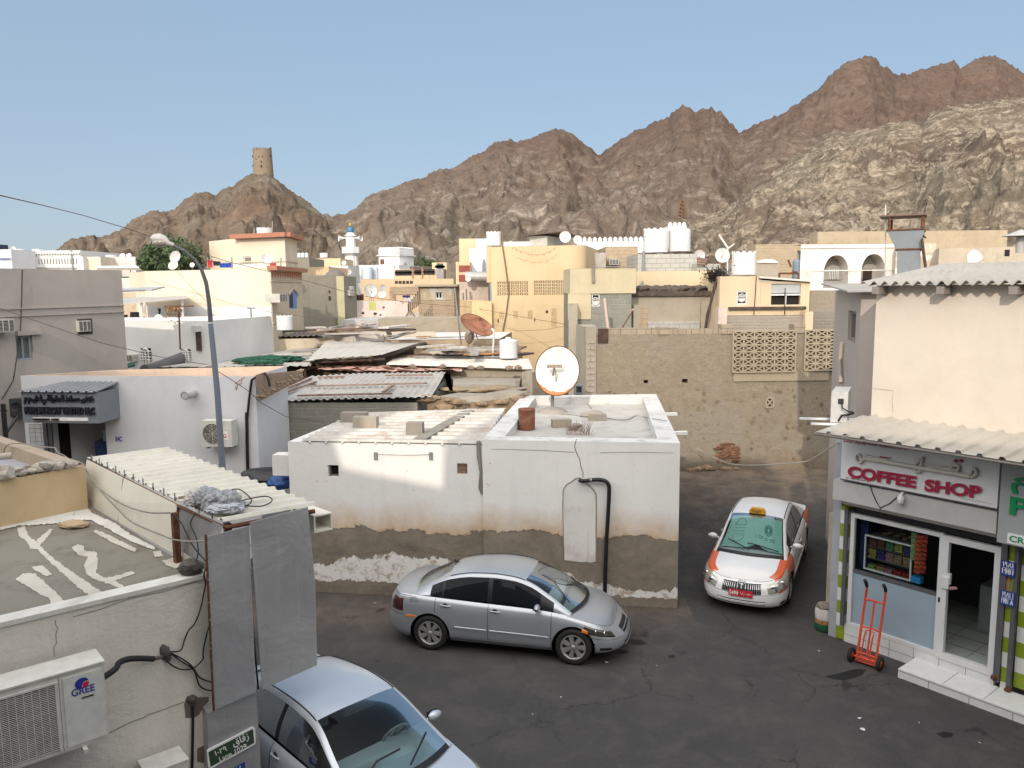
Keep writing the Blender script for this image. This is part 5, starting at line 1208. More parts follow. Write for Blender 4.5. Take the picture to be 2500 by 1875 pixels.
m=MB();a=rl.lerp(rr,.62);b=Vector((BLft.x,BLft.y,zL)).lerp(Vector((BJ.x,BJ.y,zL)),.72);sheet(m,[a+V3(0,.1,.07),a+V3(.28,.1,.07),b+V3(.28,0,.08),b+V3(0,0,.08)],.02);m.build('cement_joint',pL('grey_cement_smear',(.27,.25,.22),amt=.6,bump=.8),whl.root)
m=MB();
for k in range(int((uj-ul-.4)/.36)):m.lathe([(.022,0),(.022,.03),(0,.03)],fL.pt(ul+.5+k*.36,zL+.005,.0),fL.n,8)
m.build('rib_end',limew,whl.root)
m=MB();f.box(m,uj-ul-.16,uj-ul-.06,zL-.9,zL-.02,.003,.012);
pts=[G_(1795,400),G_(1800,520),G_(1815,640),G_(1812,760),G_(1825,810)]
m=MB();m.tube([f.pt(*f.hit(p),.0)for p in pts],[.045,.05,.035,.05,.03],7);m.build('mortar_seam',pL('grey_cement_smear',(.27,.25,.22)),whl.root)
m=MB();f.box(m,-.38,0,zL-.75,zL-.30,-.35,-.02);m.build('side_stub',limew,whl.root)
m=MB();m.tube([f.pt(*f.hit(p),.03)for p in(G_(1880,740),G_(1882,1000),G_(1884,1250),G_(1886,1300))],.012,6);m.tube([f.pt(*f.hit(p),.05)for p in(G_(1860,715),G_(1885,735))],.02,6)
o=m.build('conduit',sI('white_conduit',(.6,.58,.55),.6));tag(o,'thin white conduit running down the white wall behind the silver sedan','pipe')
for lab,c in(('small metal bracket on the white wall, left of its wire',G_(1005,515)),('small metal bracket on the white wall, right of its wire',G_(1430,515))):
 m=MB();u,v=f.hit(c);f.box(m,u-.04,u+.04,v-.08,v+.08,0,.03);o=m.build('wall_bracket',sT);tag(o,lab,'bracket')
m=MB();wire(m,f.pt(*f.hit(G_(1005,497)),.035),f.pt(*f.hit(G_(1430,500)),.035),.02,.005);o=m.build('wire',sI('grey_cable',(.25,.23,.2),.7));tag(o,'thin wire strung between two brackets on the white wall','wire')
peel2=peeling('peeling_white_limewash_right',(.74,.73,.71),.55,1.48,.05,9.0)
mouldy=pL('mouldy_white_parapet',(.62,.61,.59),dirt=(.17,.17,.16),amt=.75,streak=0,bump=.5)
rfloor=pL('pale_grey_roof_screed',(.46,.44,.41),dirt=(.16,.14,.12),amt=.6,streak=0,bump=.4)
PJ2=fL.pt(uj+.004,0,.06);PR2=fL.pt(ur,0,.06)
whr=Bld('white_house','white flat roofed block with a parapet, arched niche and big satellite dish on top','house',[PJ2,PR2,BR,BK],zR,peel2,roofm=rfloor,parap=.22,pt=.42,capm=mouldy)
f=whr.faces[0]
rawdoor=pL('flaking_white_door_infill',(.70,.69,.66),dirt=(.30,.20,.14),amt=.5,streak=.6,patch=(.36,.27,.2),patch_amt=.30,bump=.8)
def fh(x,y,w=0):return f.pt(*f.hit(H_(x,y)),w)
arch=[(553,800),(556,770),(580,735),(615,715),(645,692),(672,683),(700,695),(740,730),(785,775),(806,815),(808,900),(806,1100),(806,1330),(680,1335),(560,1320),(555,1100),(550,900)]
m=MB();m.poly([fh(x,y,.004)for x,y in arch]);nch=m.build('arched_niche',limew,whr.root)
m=MB();m.tube([fh(x,y,.0)for x,y in arch[:13]],.016,6);m.tube([fh(x,y,.0)for x,y in arch[:1]+arch[:12:-1]],.014,6);m.build('niche_edge',sI('joint_grey',(.30,.28,.24),.8),nch)
m=MB();m.poly([fh(x,y,.009)for x,y in((553,905),(808,905),(806,1100),(806,1325),(770,1338),(680,1325),(560,1318),(553,1100))]);m.build('flaking_infill',rawdoor,nch)
m=MB();pp=[(680,695,.07),(700,700,.10),(740,697,.10),(800,690,.10),(850,692,.10),(885,705,.10),(905,735,.10),(908,780,.10),(900,950,.10),(888,1150,.10),(880,1350,.10),(876,1508,.10),(876,1620,.1)]
m.tube(crv([fh(x,y,w)for x,y,w in pp],3),.042,10);bp=m.build('drain_pipe',bM);tag(bp,'black drain pipe bending from the arched niche down to the silver sedan','pipe')
m=MB();m.lathe([(.055,-.02),(.055,.02)],fh(768,693,.10),f.u,12);o=m.build('clamp',sT,bp)
m=MB();f2l=[(0,462),(200,466),(420,474),(640,487)];crack(f,[H_(*p)for p in f2l],.005);crack(f,[H_(840,490),H_(1100,486),H_(1400,492)],.005)
crack(f,[H_(*p)for p in((655,385),(640,440),(655,490),(680,540),(690,600),(706,640),(706,680))],.006)
m.build('dummy',bM)if False else None
g=MB();
def crk(pts,r):g.tube([f.pt(*f.hit(H_(*p)),.003)for p in pts],r,4)
crk(f2l,.004);crk(((840,490),(1100,486),(1400,492)),.004);crk(((655,385),(640,440),(655,490),(680,540),(690,600),(706,640),(706,680)),.007);g.build('hairline_crack',sI('crack_shadow',(.16,.14,.12),.9),whr.root)
zf=zR-.22
def RT(c,h=0):return at(c,z=zf+h)
pb=RT(H_(470,178))
dc=at(H_(462,-145),Y=pb.y-.25)
dc=at(('C',822,1280),Y=pb.y-.25)
rad_=(at(('C',994,1280),Y=dc.y)-at(('C',650,1280),Y=dc.y)).length/2
bigd=tH('satellite_dish','big white satellite dish with rusty rim on a grey pole on the white flat roof','satellite dish',pb,'satellite dishes')
ax=Vector((math.sin(R(192))*math.cos(R(18)),math.cos(R(192))*math.cos(R(18)),math.sin(R(18))));q=ax.to_track_quat('Z','Y')
def rustdish():
 t=NT('white_dish_with_rusty_lower_rim');w=t.coord('World');s=t.sep(w);n=t.noise(w,5,6,.75)
 vd=t.new('ShaderNodeVectorMath',operation='DISTANCE');t.link(w,vd.inputs[0]);vd.inputs[1].default_value=tuple(dc)
 rr=t.math('GREATER_THAN',t.math('ADD',t.math('DIVIDE',vd.outputs['Value'],rad_),t.math('MULTIPLY',t.math('SUBTRACT',n,.5),.35)),t.math('ADD',.99,t.math('MULTIPLY',t.math('SUBTRACT',s[2],dc.z-.3),.12)))
 base=t.mix(t.ramp(n,[(.4,0.0),(.75,1.0)]),(.60,.61,.58),(.50,.50,.46));t.col(t.mix(rr,base,(.40,.17,.06)));return t.done(.6,0,.3)
dmat=rustdish();tallk=1.14
m=MB();dp=rad_*.2
for off,flip in((0,1),(-.012,0)):
 rows=[]
 for k in range(10):
  r0=rad_*k/9;rows.append([dc+q@Vector((r0*math.cos(t),r0*math.sin(t)*1.14,dp*((k/9)**2-1)+off))for t in fR(0,2*math.pi,48)])
 m.grid(rows,flip=not flip)
m.build('reflector',dmat,bigd)
m=MB();m.tube([dc+q@Vector((rad_*math.cos(t),rad_*1.14*math.sin(t),0))for t in fR(0,2*math.pi,48)],.012,6,cap=False);m.build('rim',rM,bigd)
m=MB();pt_=at(('C',785,1320),Y=pb.y-.30);m.tube([pb,Vector((pb.x,pb.y,pt_.z-.1))],.045,12);m.build('mast',sT,bigd)
m=MB();tp=at(('C',803,1245),Y=pb.y-.45);m.tube([Vector((pb.x,pb.y-.02,pt_.z-.1)),tp],.03,8);m.cbox((pb.x,pb.y-.06,pt_.z-.12),.16,.1,.16);m.tube([Vector((pb.x+.1,pb.y-.08,pt_.z-.4)),tp+V3(.03,0,-.1)],.016,6)
m.box(tp-V3(.2,.02,.05),(.40,0,0),(0,.05,0),(0,0,.09));m.build('feed_bracket',sI('rust_flecked_steel',(.36,.30,.25),.6,vs=30,var=.6),bigd)
m=MB();m.lathe([(.42,0),(.38,.04),(.25,.10),(.08,.15),(0,.16)],pb,(0,0,1),22);o=m.build('mortar_mound',pL('mortar_mound',(.33,.30,.27),bump=1,amt=.5,streak=0));tag(o,'round grey mortar mound at the foot of the big dish pole','mortar')
p=RT(H_(272,312));m=MB();m.lathe([(.0,.0),(.20,0),(.20,.04),(.195,.06),(.20,.46),(.205,.48),(.195,.50),(.185,.46),(.0,.44)],p,(0,0,1),26);o=m.build('rusty_tin',mS('rusty_tin',(.20,.075,.045),rust=(.45,.28,.22),ramt=.3,metal=.1));tag(o,'rusty red-brown tin standing on the white flat roof near its front edge','tin')
blk=pL('tan_concrete_block',(.35,.31,.25),amt=.3,streak=0,bump=.8)
for lab,c,sx,sy,sz,rz in(('tan concrete block lying left of centre on the white flat roof',H_(540,300),.46,.22,.20,8),('tan block with a hole lying centre right on the white flat roof',H_(820,247),.44,.2,.17,-3)):
 p=RT(c);m=MB();m.cbox(p+V3(0,.1,0),sx,sy,sz,R(rz));o=m.build('concrete_block',blk);tag(o,lab,'block','loose blocks on the flat roofs')
for lab,c,r_ in(('grey block end poking out behind the left tan block',H_(640,285),.16),('flat grey stone behind the tan block with a hole',H_(785,200),.28),('small broken stone on the far right of the white parapet',H_(1080,78),.16)):
 p=RT(c,.04 if r_>.2 else.1);m=MB();rL(m,p,r_,r_*30,(1.1,.8,.45));o=m.build('loose_stone',pL('grey_stone',(.28,.25,.22),streak=0));tag(o,lab,'stone')
p=RT(H_(672,98));cbm=pL('grey_hollow_block',(.20,.21,.23),streak=0,bump=.6)
hb=MB();
for a,b,c_,d in((0,.2,0,.04),(0,.2,.2,.24),(0,.2,.41,.45),(0,.04,.04,.2),(.16,.2,.04,.2),(0,.04,.24,.41),(.16,.2,.24,.41)):hb.box(p+V3(-.12+a*1.3,0,c_*1.1),V3((b-a)*1.3,0,0),V3(0,.2,0),V3(0,0,(d-c_)*1.1))
hb.box(p+V3(-.11,.19,.01),V3(.24,0,0),V3(0,.015,0),V3(0,0,.47))
o=hb.build('hollow_block',cbm);tag(o,'upright grey hollow block at the back edge of the white flat roof','block')
m=MB();rnd=random.Random(8);p=RT(H_(670,350),.02)
for k in range(60):a=p+V3(rnd.uniform(-.28,.28),rnd.uniform(-.1,.1),0);m.tube([a,a+V3(rnd.uniform(-.12,.12),rnd.uniform(-.05,.05),rnd.uniform(.12,.32))],.004,3)
o=m.build('dry_weed_tuft',sI('reddish_dry_stalk',(.28,.17,.12),.9));tag(o,'tuft of dry weeds on the front parapet of the white flat roof','weed')
wires(['thin cable running across the white flat roof to its right edge','thin cable from the hollow block to the flat grey stone'],[[RT(H_(*p_),.02)for p_ in((520,190),(640,200),(720,212),(880,222),(980,238),(1060,232),(1110,205),(1180,215))]+[at(H_(1250,228),z=zR+.02),at(H_(1350,245),z=zR+.02)],[RT(H_(*p_),.02)for p_ in((700,95),(745,115),(770,152))]],sI('grey_cable',(.25,.23,.2),.7),.009)
for lab,c in(('upper white drain spout on the right side of the white block',H_(1345,207)),('lower white drain spout on the right side of the white block',H_(1410,355))):
 d=at(c,z=zR-.18);m=MB();m.box(d+V3(-.15,0,0),V3(.45,.02,0),V3(0,.12,0),V3(0,0,.07));o=m.build('drain_spout',limew);tag(o,lab,'spout')
for lab,c,s in(('long grey block at the back left of the ribbed white roof',G_(840,250),(.62,.28,.25)),('tan rounded block on the ribbed white roof next to the grey one',G_(928,290),(.55,.26,.26)),('upright grey block on the cement joint of the ribbed white roof',G_(1308,345),(.36,.26,.28))):
 p=at(c,z=zL+.06);m=MB();m.cbox(p-V3(0,0,.02),s[0],s[1],s[2],R(-5));o=m.build('concrete_block',blk if 'tan' in lab else pL('grey_stone',(.28,.25,.22)));tag(o,lab,'block','loose blocks on the flat roofs')
p=at(G_(190,665),Y=17.6);m=MB();rL(m,p+V3(0,.3,-.1),.55,3,(1.5,.7,.42),3,.2);o=m.build('rolled_tarpaulin',sI('black_tarpaulin',(.02,.022,.026),.4));tag(o,'black tarpaulin roll sticking out left of the white peeling house','tarpaulin')
p=at(G_(275,720),Y=17.3);m=MB();rL(m,p,.27,6,(1.1,.8,.6),3,.3);o=m.build('blue_tarpaulin',sI('blue_tarpaulin',(.03,.10,.30),.5));tag(o,'small blue tarpaulin under the black one beside the white house','tarpaulin')
I_=lambda x,y:('I',x,y);J_=lambda x,y:('J',x,y);D_=lambda x,y:('D',x,y)
S0=at((2041,1557),z=0);du_=Vector((.622,-.783));S1=S0 .to_2d()+du_*7.5
fc=Face(S0,S1);L_=fc.L
cream=pL('pale_peach_render',(.64,.57,.49),dirt=(.42,.33,.25),amt=.2,streak=.15,bump=.25)
taupe=pL('taupe_render',(.42,.37,.33),dirt=(.25,.2,.16),amt=.15,streak=.15,bump=.2)
grey=sI('light_grey_cladding',(.50,.50,.49),.45,vs=3,var=.08)
alum=sI('white_aluminium',(.66,.67,.67),.35,vs=4,var=.05)
cs_=tH('coffee_shop_building','peach rendered shop building with a coffee shop on its ground floor at the right','building',(S0 .x,S0 .y,0))
back=Vector((.783,.622))*7
zt=at(('D',1500,700),Y=12).z
def cp(p,z):return Vector((p[0],p[1],z))
uc,_=fc.hit((2126,1018));ztop=fc.hit((2139,700))[1];zaw=fc.hit((2110,1016))[1]
P0u=fc.pt(uc,0);P1u=fc.pt(L_,0);bk3=cp(back,0)
m=MB();fc.quad(m,uc,L_,zaw-.6,ztop+.02);m.poly([cp(P0u+bk3,zaw-.6),P0u+V3(0,0,zaw-.6),P0u+V3(0,0,ztop+.02),cp(P0u+bk3,ztop+.02)]);m.poly([P1u+V3(0,0,zaw-.6),cp(P1u+bk3,zaw-.6),cp(P1u+bk3,ztop),P1u+V3(0,0,ztop)])
m.poly([P0u+V3(0,0,ztop+.02),P1u+V3(0,0,ztop+.02),cp(P1u+bk3,ztop+.02),cp(P0u+bk3,ztop+.02)]);m.build('upper_wall',cream,cs_)
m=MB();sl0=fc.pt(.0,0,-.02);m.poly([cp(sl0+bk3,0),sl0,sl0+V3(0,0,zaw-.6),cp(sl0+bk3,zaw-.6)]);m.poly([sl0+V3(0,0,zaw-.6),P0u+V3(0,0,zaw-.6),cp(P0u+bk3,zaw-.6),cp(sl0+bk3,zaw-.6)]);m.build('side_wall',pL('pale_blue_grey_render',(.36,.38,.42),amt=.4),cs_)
asb=mS('grey_asbestos_sheet',(.36,.345,.32),rust=(.12,.10,.09),ramt=.3,rough=.9,metal=0,dirt=(.18,.16,.14))
e0=fc.pt(uc-.12,ztop+.06,.32);e1=fc.pt(L_,ztop+.06,.32);rz=.35
m=MB();corr(m,e0,e1,e1+cp(Vector((.783,.622))*3.2,rz),e0+cp(Vector((.783,.622))*3.2,rz),pitch=.185,amp=.075,rows=6,thick=.012);m.build('roof_sheet',asb,cs_)
m=MB();a0=e0+cp(Vector((.783,.622))*2.4,rz+.02)+fc.u*1.9;a1=e1+cp(Vector((.783,.622))*2.4,rz+.02);corr(m,a0,a1,a1+cp(Vector((.783,.622))*2,.12),a0+cp(Vector((.783,.622))*2,.12),pitch=.24,amp=.09,rows=3,thick=.012);m.build('roof_sheet',asb,cs_)
m=MB()
for c in(D_(1268,712),D_(1702,706),D_(2192,700)):
 u,v=fc.hit(c);fc.box(m,u-.06,u+.06,ztop-.12,ztop+.0,0,.30)
m.build('eave_beam',sI('grey_timber',(.24,.21,.19),.85),cs_)
m=MB();crack(fc,[D_(1182,1375),D_(1330,1392),D_(1328,1540)],.003);
g=MB();g.tube([fc.pt(*fc.hit(p),.003)for p in(D_(1182,1375),D_(1260,1385),D_(1330,1392),D_(1322,1460),D_(1328,1540))],.004,4);g.build('hairline_crack',sI('render_crack',(.42,.36,.3),.9),cs_)
NB=at((2095,900),Y=15.6);FA=NB.to_2d()+Vector((math.sin(R(15)),math.cos(R(15))))*3.9
fb=Face((NB.x,NB.y),(NB.x+du_.x*2.2,NB.y+du_.y*2.2));za=fb.hit(D_(1090,725))[1]
anx=Bld('annex_building','narrow taupe annex behind the left corner of the coffee shop building','building',[NB,(NB.x+du_.x*1.0,NB.y+du_.y*1.0),(NB.x+4,NB.y+3),(FA.x+2.5,FA.y+1),FA],za,taupe,roofm=asb,holes={4:[(D_(1028,850),D_(1072,1075))]})
fa=anx.faces[4];wI(anx,4,0,'sash',frame=sI('taupe_frame',(.22,.19,.17),.6),pane=sI('brownish_glass',(.20,.17,.14),.2),nv=1)
m=MB();zz=za+.02;sheet(m,[cp(fb.pt(-.15,0,.25),zz),cp(fb.pt(1.15,0,.25),zz+.02),cp(fb.pt(1.15,0,-1.2),zz+.12),cp(FA,zz+.15)+V3(-.35,0,0)],.03);m.build('roof_sheet',asb,anx.root)
m=MB();m.tube([fa.pt(*fa.hit(D_(1000,1070)),.06),fa.pt(*fa.hit(D_(990,1200)),.06),fa.pt(*fa.hit(D_(995,1340)),.06)],.045,8);m.build('down_pipe',taupe,anx.root)
fac=Face(at(D_(915,1500),Y=14.9),at(D_(1015,1500),Y=14.55))
a=at(D_(905,1605),Y=14.5);b=at(D_(1018,1600),Y=14.45)
oa=tH('outdoor_unit','white outdoor air conditioner on brackets at the corner beside the shop awning','air conditioner',a,'outdoor air conditioning units')
W_=(b-a).length;Hh=at(D_(1018,1395),Y=14.45).z-b.z
uu=(b-a).normalized();uu.z=0;nn_=Vector((-uu.y,uu.x,0)).normalized();
m=MB();m.box(a,uu*W_,nn_*.8+uu*.24,V3(0,0,Hh));m.build('casing',sI('white_unit_casing',(.55,.55,.54),.5,vs=6),oa)
m=MB();m.box(a+V3(0,-.004,0)+uu*W_*.40+V3(0,0,Hh*.60),uu*W_*.34,-nn_*.003,V3(0,0,Hh*.18));m.build('terminal_opening',CARM['dark'],oa)
m=MB();m.tube([a+uu*W_*.6+V3(0,-.01,Hh*.66),a+uu*W_*.55+V3(0,-.1,Hh*.5),a+uu*W_*.9+V3(0,-.12,Hh*.38),a+uu*W_*1.3+V3(0,0,Hh*.35)],.012,6);m.tube([a+uu*W_*.45+V3(0,-.02,Hh*.05),a+uu*W_*.55+V3(0,-.08,Hh*.25),a+uu*W_*.9+V3(0,-.1,Hh*.28),a+uu*W_*1.5+V3(0,.1,Hh*.28)],.02,6);m.build('cable',bM,oa)
m=MB();
for k in range(9):z_=Hh*(.15+.08*k);m.box(a+nn_*.1+uu*.02+V3(0,0,z_),nn_*.6+uu*.18,-uu*.012,V3(0,0,.012))
m.build('fan_guard',sI('white_unit_casing',(.55,.55,.54),.5),oa)
m=MB();m.box(a+V3(-.35,0,-.05),uu*(W_+.6),nn_*.06,V3(0,0,.035));m.box(a+V3(-.45,0,-.05)+nn_*.6,uu*(W_+.9),nn_*.06,V3(0,0,.035));m.build('bracket',sI('white_lettering',(.8,.8,.8),.5),oa)
P=at((2013,1535),z=.0);lp=Face((P.x,P.y),(P.x+.55*du_.x,P.y+.55*du_.y));zpil=lp.hit((2020,1252))[1]
m=MB();m.box((P.x,P.y,0),cp(du_*.34,0),cp(back*.5,0),V3(0,0,zpil));o=m.build('low_pillar',pL('beige_old_concrete',(.42,.37,.30),amt=.5,bump=.8));tag(o,'weathered beige pillar in the alley just left of the green striped shop pillar','pillar')
f_=shift(fc,1.02);ua=f_.hit(I_(335,292));
z_out=ua[1];z_in=fc.hit(I_(870,156))[1]-.0
m=MB();uleft=fc.hit(I_(760,148))[0];g0_=f_.pt(ua[0],z_out,0);g1_=f_.pt(L_,z_out-.0,0);b0_=fc.pt(uleft,z_in,.01);b1_=fc.pt(L_,z_in,.01)
awm=mS('dusty_cream_awning',(.42,.40,.36),ramt=.02,rough=.5,metal=.05,dirt=(.3,.27,.22))
corr(m,g0_,g1_,b1_,b0_,pitch=.295,amp=.045,kind='box',thick=.006);aw=m.build('ribbed_awning',awm,cs_)
m=MB();m.tube([g0_+V3(0,.04,-.04),g1_+V3(0,.04,-.04)],.025,6);m.build('awning_rail',sI('grey_timber',(.24,.21,.19)),aw)
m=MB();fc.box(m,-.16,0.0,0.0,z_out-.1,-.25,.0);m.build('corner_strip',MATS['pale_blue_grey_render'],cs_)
tg=sI('lime_green_tile',(.24,.32,.02),.35,vs=20,var=.1);tw=sI('white_glazed_tile',(.68,.69,.68),.2,vs=8,var=.06)
def striped(u0,u1,w0,w1,z0,z1,par,step=.245,start=0,name='tiled_pillar'):
 us_,vs_=[u0,u1],[]
 z=z0;k=0;g=MB()
 prof=[(u0,w0),(u0,w1),(u1,w1),(u1,w0)]
 while z<z1-.02:
  ze=min(z+step,z1);g.cur=(k+start)%2
  for(a,b),(c,d)in zip(prof[:-1],prof[1:]):g.poly([fc.pt(a,z,b),fc.pt(c,z,d),fc.pt(c,ze,d),fc.pt(a,ze,b)])
  z=ze;k+=1
 g.poly([fc.pt(a,z1,b)for a,b in prof]);g.build(name,[tw,tg],par,weld=True)
sfd=tH('shopfront','coffee shop front with lime green striped pillar, glazed counter window and open door','shopfront',fc.pt(0,0,0))
ZH=fc.hit(I_(540,930))[1]-.0
fw3=shift(fc,.03)
uP1=fc.hit(J_(605,300))[0];zb_=.02
striped(0.0,uP1,-.2,.02,zb_,2.55,sfd,start=1)
um=(0+uP1)*.62;m=MB();fc.box(m,um,um+.065,.30,2.55,.022,.07);m.build('shutter_rail',sI('dark_grey_rail',(.10,.10,.11),.5),sfd)
zst=fc.hit(J_(1430,720))[1];uD0=fc.hit(J_(1430,700))[0];uD1=fc.hit(J_(1945,880))[0]
zband=fc.hit(J_(640,470))[1]
m=MB();fc.box(m,uP1,uD1,0.0,zband,-.1,.012);m.build('tile_plinth',tw,sfd)
g=MB();
for k in range(1,6):u=uP1+(uD1-uP1)*k/6;fc.box(g,u-.003,u+.003,.02,zband,.012,.015)
fc.box(g,uP1,uD1,zband*.45,zband*.45+.006,.012,.015);g.build('tile_joint',sI('joint_dark',(.15,.13,.12),.9),sfd)
zwt=fc.hit(I_(700,1030))[1];uw0=uP1+.04;uw1=uD0
zmid=fc.hit(I_(700,1565))[1]
m=MB();t=.07
for a,b,c,d in((uw0,uw1,zband,zband+t),(uw0,uw1,zwt-t,zwt),(uw0,uw0+t,zband+t,zwt-t),(uw1-t*.8,uw1,zband+t,zwt-t)):fc.box(m,a,b,c,d,-.06,.02)
win=m.build('window_frame',alum,sfd)
m=MB();fc.quad(m,uw0+t,uw1-t*.8,zband+t,zmid,-.02);m.build('lower_panel',sI('pale_blue_panel',(.30,.38,.45),.25,vs=2,var=.05),win)
m=MB();fc.box(m,uw0+t,uw1-t*.8,zmid,zmid+.06,-.08,-.01);m.build('counter_edge',sI('dark_grey_rail',(.10,.10,.11),.5),win)
m=MB();fc.quad(m,uw0+t,uw1-t*.8,zmid+.06,zwt-t,-.03);m.build('glass',glassmat('shop_glass',(.85,.9,.9),.02),win)
zhb=fc.hit(I_(700,970))[1]
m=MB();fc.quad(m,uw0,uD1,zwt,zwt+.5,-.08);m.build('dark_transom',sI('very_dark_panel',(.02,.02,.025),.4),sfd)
m=MB();rd=2.6
uR1=uD1+.0
R_=lambda u,z,w:fc.pt(u,z,w)
tilefl=sI('pale_floor_tile',(.42,.46,.44),.25,vs=2);
m.poly([R_(uP1,.36,-.1),R_(uR1,.36,-.1),R_(uR1,.36,-rd),R_(uP1,.36,-rd)]);m.build('floor_tiles',tilefl,sfd)
g=MB()
for k in range(1,6):g.tube([R_(uP1,.365,-.1-k*.45),R_(uR1,.365,-.1-k*.45)],.004,4);
for k in range(1,5):g.tube([R_(uP1+k*(uR1-uP1)/5,.365,-.1),R_(uP1+k*(uR1-uP1)/5,.365,-rd)],.004,4)
g.build('tile_joint',sI('joint_dark',(.15,.13,.12),.9),sfd)
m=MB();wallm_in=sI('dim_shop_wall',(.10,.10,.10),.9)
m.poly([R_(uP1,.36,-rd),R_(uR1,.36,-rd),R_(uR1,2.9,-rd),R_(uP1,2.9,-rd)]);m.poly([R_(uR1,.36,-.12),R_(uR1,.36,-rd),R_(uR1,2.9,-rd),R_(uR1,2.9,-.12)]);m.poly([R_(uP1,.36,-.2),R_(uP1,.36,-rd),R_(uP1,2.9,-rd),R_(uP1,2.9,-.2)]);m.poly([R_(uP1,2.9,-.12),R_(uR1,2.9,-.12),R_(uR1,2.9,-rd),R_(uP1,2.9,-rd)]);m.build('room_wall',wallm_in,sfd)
m=MB();fc.box(m,uw0+.08,uw0+.22,zmid+.05,zwt-.1,-.6,-.2);o=m.build('curtain',sI('navy_curtain',(.012,.02,.09),.9));tag(o,'navy blue curtain at the left inside the coffee shop window','curtain')
dcb=tH('display_cabinet','white framed snack display cabinet inside the coffee shop window','cabinet',R_(uw0+.5,zmid,-.3))
fd=shift(fc,-.16);r0=fd.rect(I_(770,1205),I_(1205,1640));cu0=fd.hit(I_(778,1300))[0];cu1=fd.hit(I_(1200,1480))[0];ct0=zmid+.07;ct1=fd.hit(I_(780,1212))[1]
m=MB();tt_=.025
for a,b,c,d in((cu0,cu1,ct0,ct0+tt_),(cu0,cu1,ct1-tt_,ct1),(cu0,cu0+tt_,ct0+tt_,ct1-tt_),(cu1-tt_,cu1,ct0+tt_,ct1-tt_)):fd.box(m,a,b,c,d,-.02,.01)
fd.box(m,cu0,cu1,ct0-.01,ct0,-.4,0);m.build('frame',alum,dcb)
m=MB()
for k in(1,2):z=ct0+(ct1-ct0)*k/3;fd.box(m,cu0+.02,cu1-.02,z-.008,z+.004,-.36,-.03)
fd.quad(m,cu0,cu1,ct0,ct1,-.40);fd.box(m,cu0,cu1,ct1-.012,ct1-.002,-.4,-.03);m.build('shelf',sI('dark_grey_shelf',(.07,.075,.08),.5),dcb)
snk=[('green',(.10,.30,.16)),('yellow',(.45,.42,.08)),('brown',(.16,.07,.05)),('blue',(.06,.06,.25)),('orange',(.5,.16,.04)),('pink',(.45,.25,.28)),('pale green',(.3,.42,.12)),('red',(.4,.03,.03)),('tan',(.4,.28,.15))]
lay=[(2,[2,2,0,1,3],5),(1,[1,3,5,8,8],4),(0,[6,8,5,7,7],2)]
rn=random.Random(4);wn=['first from the left','second from the left','in the middle','fourth from the left','at the right end'];hn=['bottom','middle','top']
for sh,cols,cnt in lay:
 for i,ci in enumerate(cols):
  zs=ct0+(ct1-ct0)*sh/3+.006;wu=(cu1-cu0-.08)/5;g=MB()
  for k in range(cnt):
   z=zs+k*.042;a=cu0+.045+i*wu
   fd.box(g,a+rn.uniform(0,.01),a+wu*.9,z,z+.038,-.22+rn.uniform(-.01,.01),-.06+rn.uniform(-.015,.015))
  o=g.build('snack_stack',sI('%s_wrapper'%snk[ci][0].replace(' ','_'),dk(snk[ci][1],.55),.35,vs=40,var=.8));tag(o,'stack of %s snack packets on the %s cabinet shelf, %s'%(snk[ci][0],hn[sh],wn[i]),'snacks','snack stacks in the display cabinet')
g=MB()
for k in range(9):rL(g,fd.pt(cu0+.3+.06*k,ct1+.04+.03*(k%3),-.15-.04*(k%2)),.05,k,(1.4,.8,.7),1)
o=g.build('snack_pile',sI('striped_wrapper',(.16,.13,.05),.4,vs=50,var=.8));tag(o,'pile of dark striped packets on top of the display cabinet','snacks')
fx=shift(fc,.0)
for j,(xx,lab,col)in enumerate(((1275,'left',(.50,.10,.03)),(1325,'right',(.42,.06,.03)))):
 a=fd.hit(I_(xx,1215));b=fd.hit(I_(xx,1570));g=MB();n=9
 for k in range(n):
  z=a[1]+(b[1]-a[1])*k/n;g.box(fd.pt(a[0]-.055+rn.uniform(-.01,.01),z-.065,.02),fd.u*.10,Vector((0,0,.06)),fd.n*.025+fd.u*rn.uniform(-.02,.02))
 o=g.build('snack_strip',sI('red_orange_wrapper_%s'%lab,col,.35,vs=60,var=.9));tag(o,'hanging strip of orange-red snack packets in the shop window, %s one'%lab,'snacks','hanging snack strips')
a=fd.hit(I_(1235,1220));g=MB()
for k in range(5):g.box(fd.pt(a[0]-.06,a[1]-.05-.1*k,.0),fd.u*.11,Vector((0,0,.09)),fd.n*.02)
o=g.build('snack_strip',sI('green_white_wrapper',(.22,.38,.18),.4,vs=40,var=.8));tag(o,'hanging strip of green and white packets beside the display cabinet','snacks','hanging snack strips')
a=fd.hit(I_(1237,1628));g=MB();g.box(fd.pt(a[0]-.08,zmid+.065,-.12),fd.u*.16,Vector((0,0,.11)),fd.n*.12);o=g.build('carton',sI('bright_blue_carton',(.03,.25,.55),.4));tag(o,'small bright blue carton on the counter inside the window','box')
fr_=MB();u=uD0+.05;fr_.box(R_(u,.365,-1.5),fc.u*.52,-fc.n*.8+fc.n*1.6*.0,V3(0,0,.85));o=fr_.build('chest_freezer',sI('dim_white_enamel',(.28,.31,.31),.3));tag(o,'pale chest freezer standing on the tiles inside the open shop door','freezer')
m=MB();zdt=fc.hit(I_(1480,1215))[1];t=.10
for a,b,c,d in((uD0,uD1,zband-.02,zband+.09),(uD0,uD1,zdt-t,zdt),(uD0,uD0+t,zband+.09,zdt-t),(uD1-t,uD1,zband+.09,zdt-t)):fc.box(m,a+.003,b,c,d,-.06,.03)
dr=m.build('door',alum,sfd)
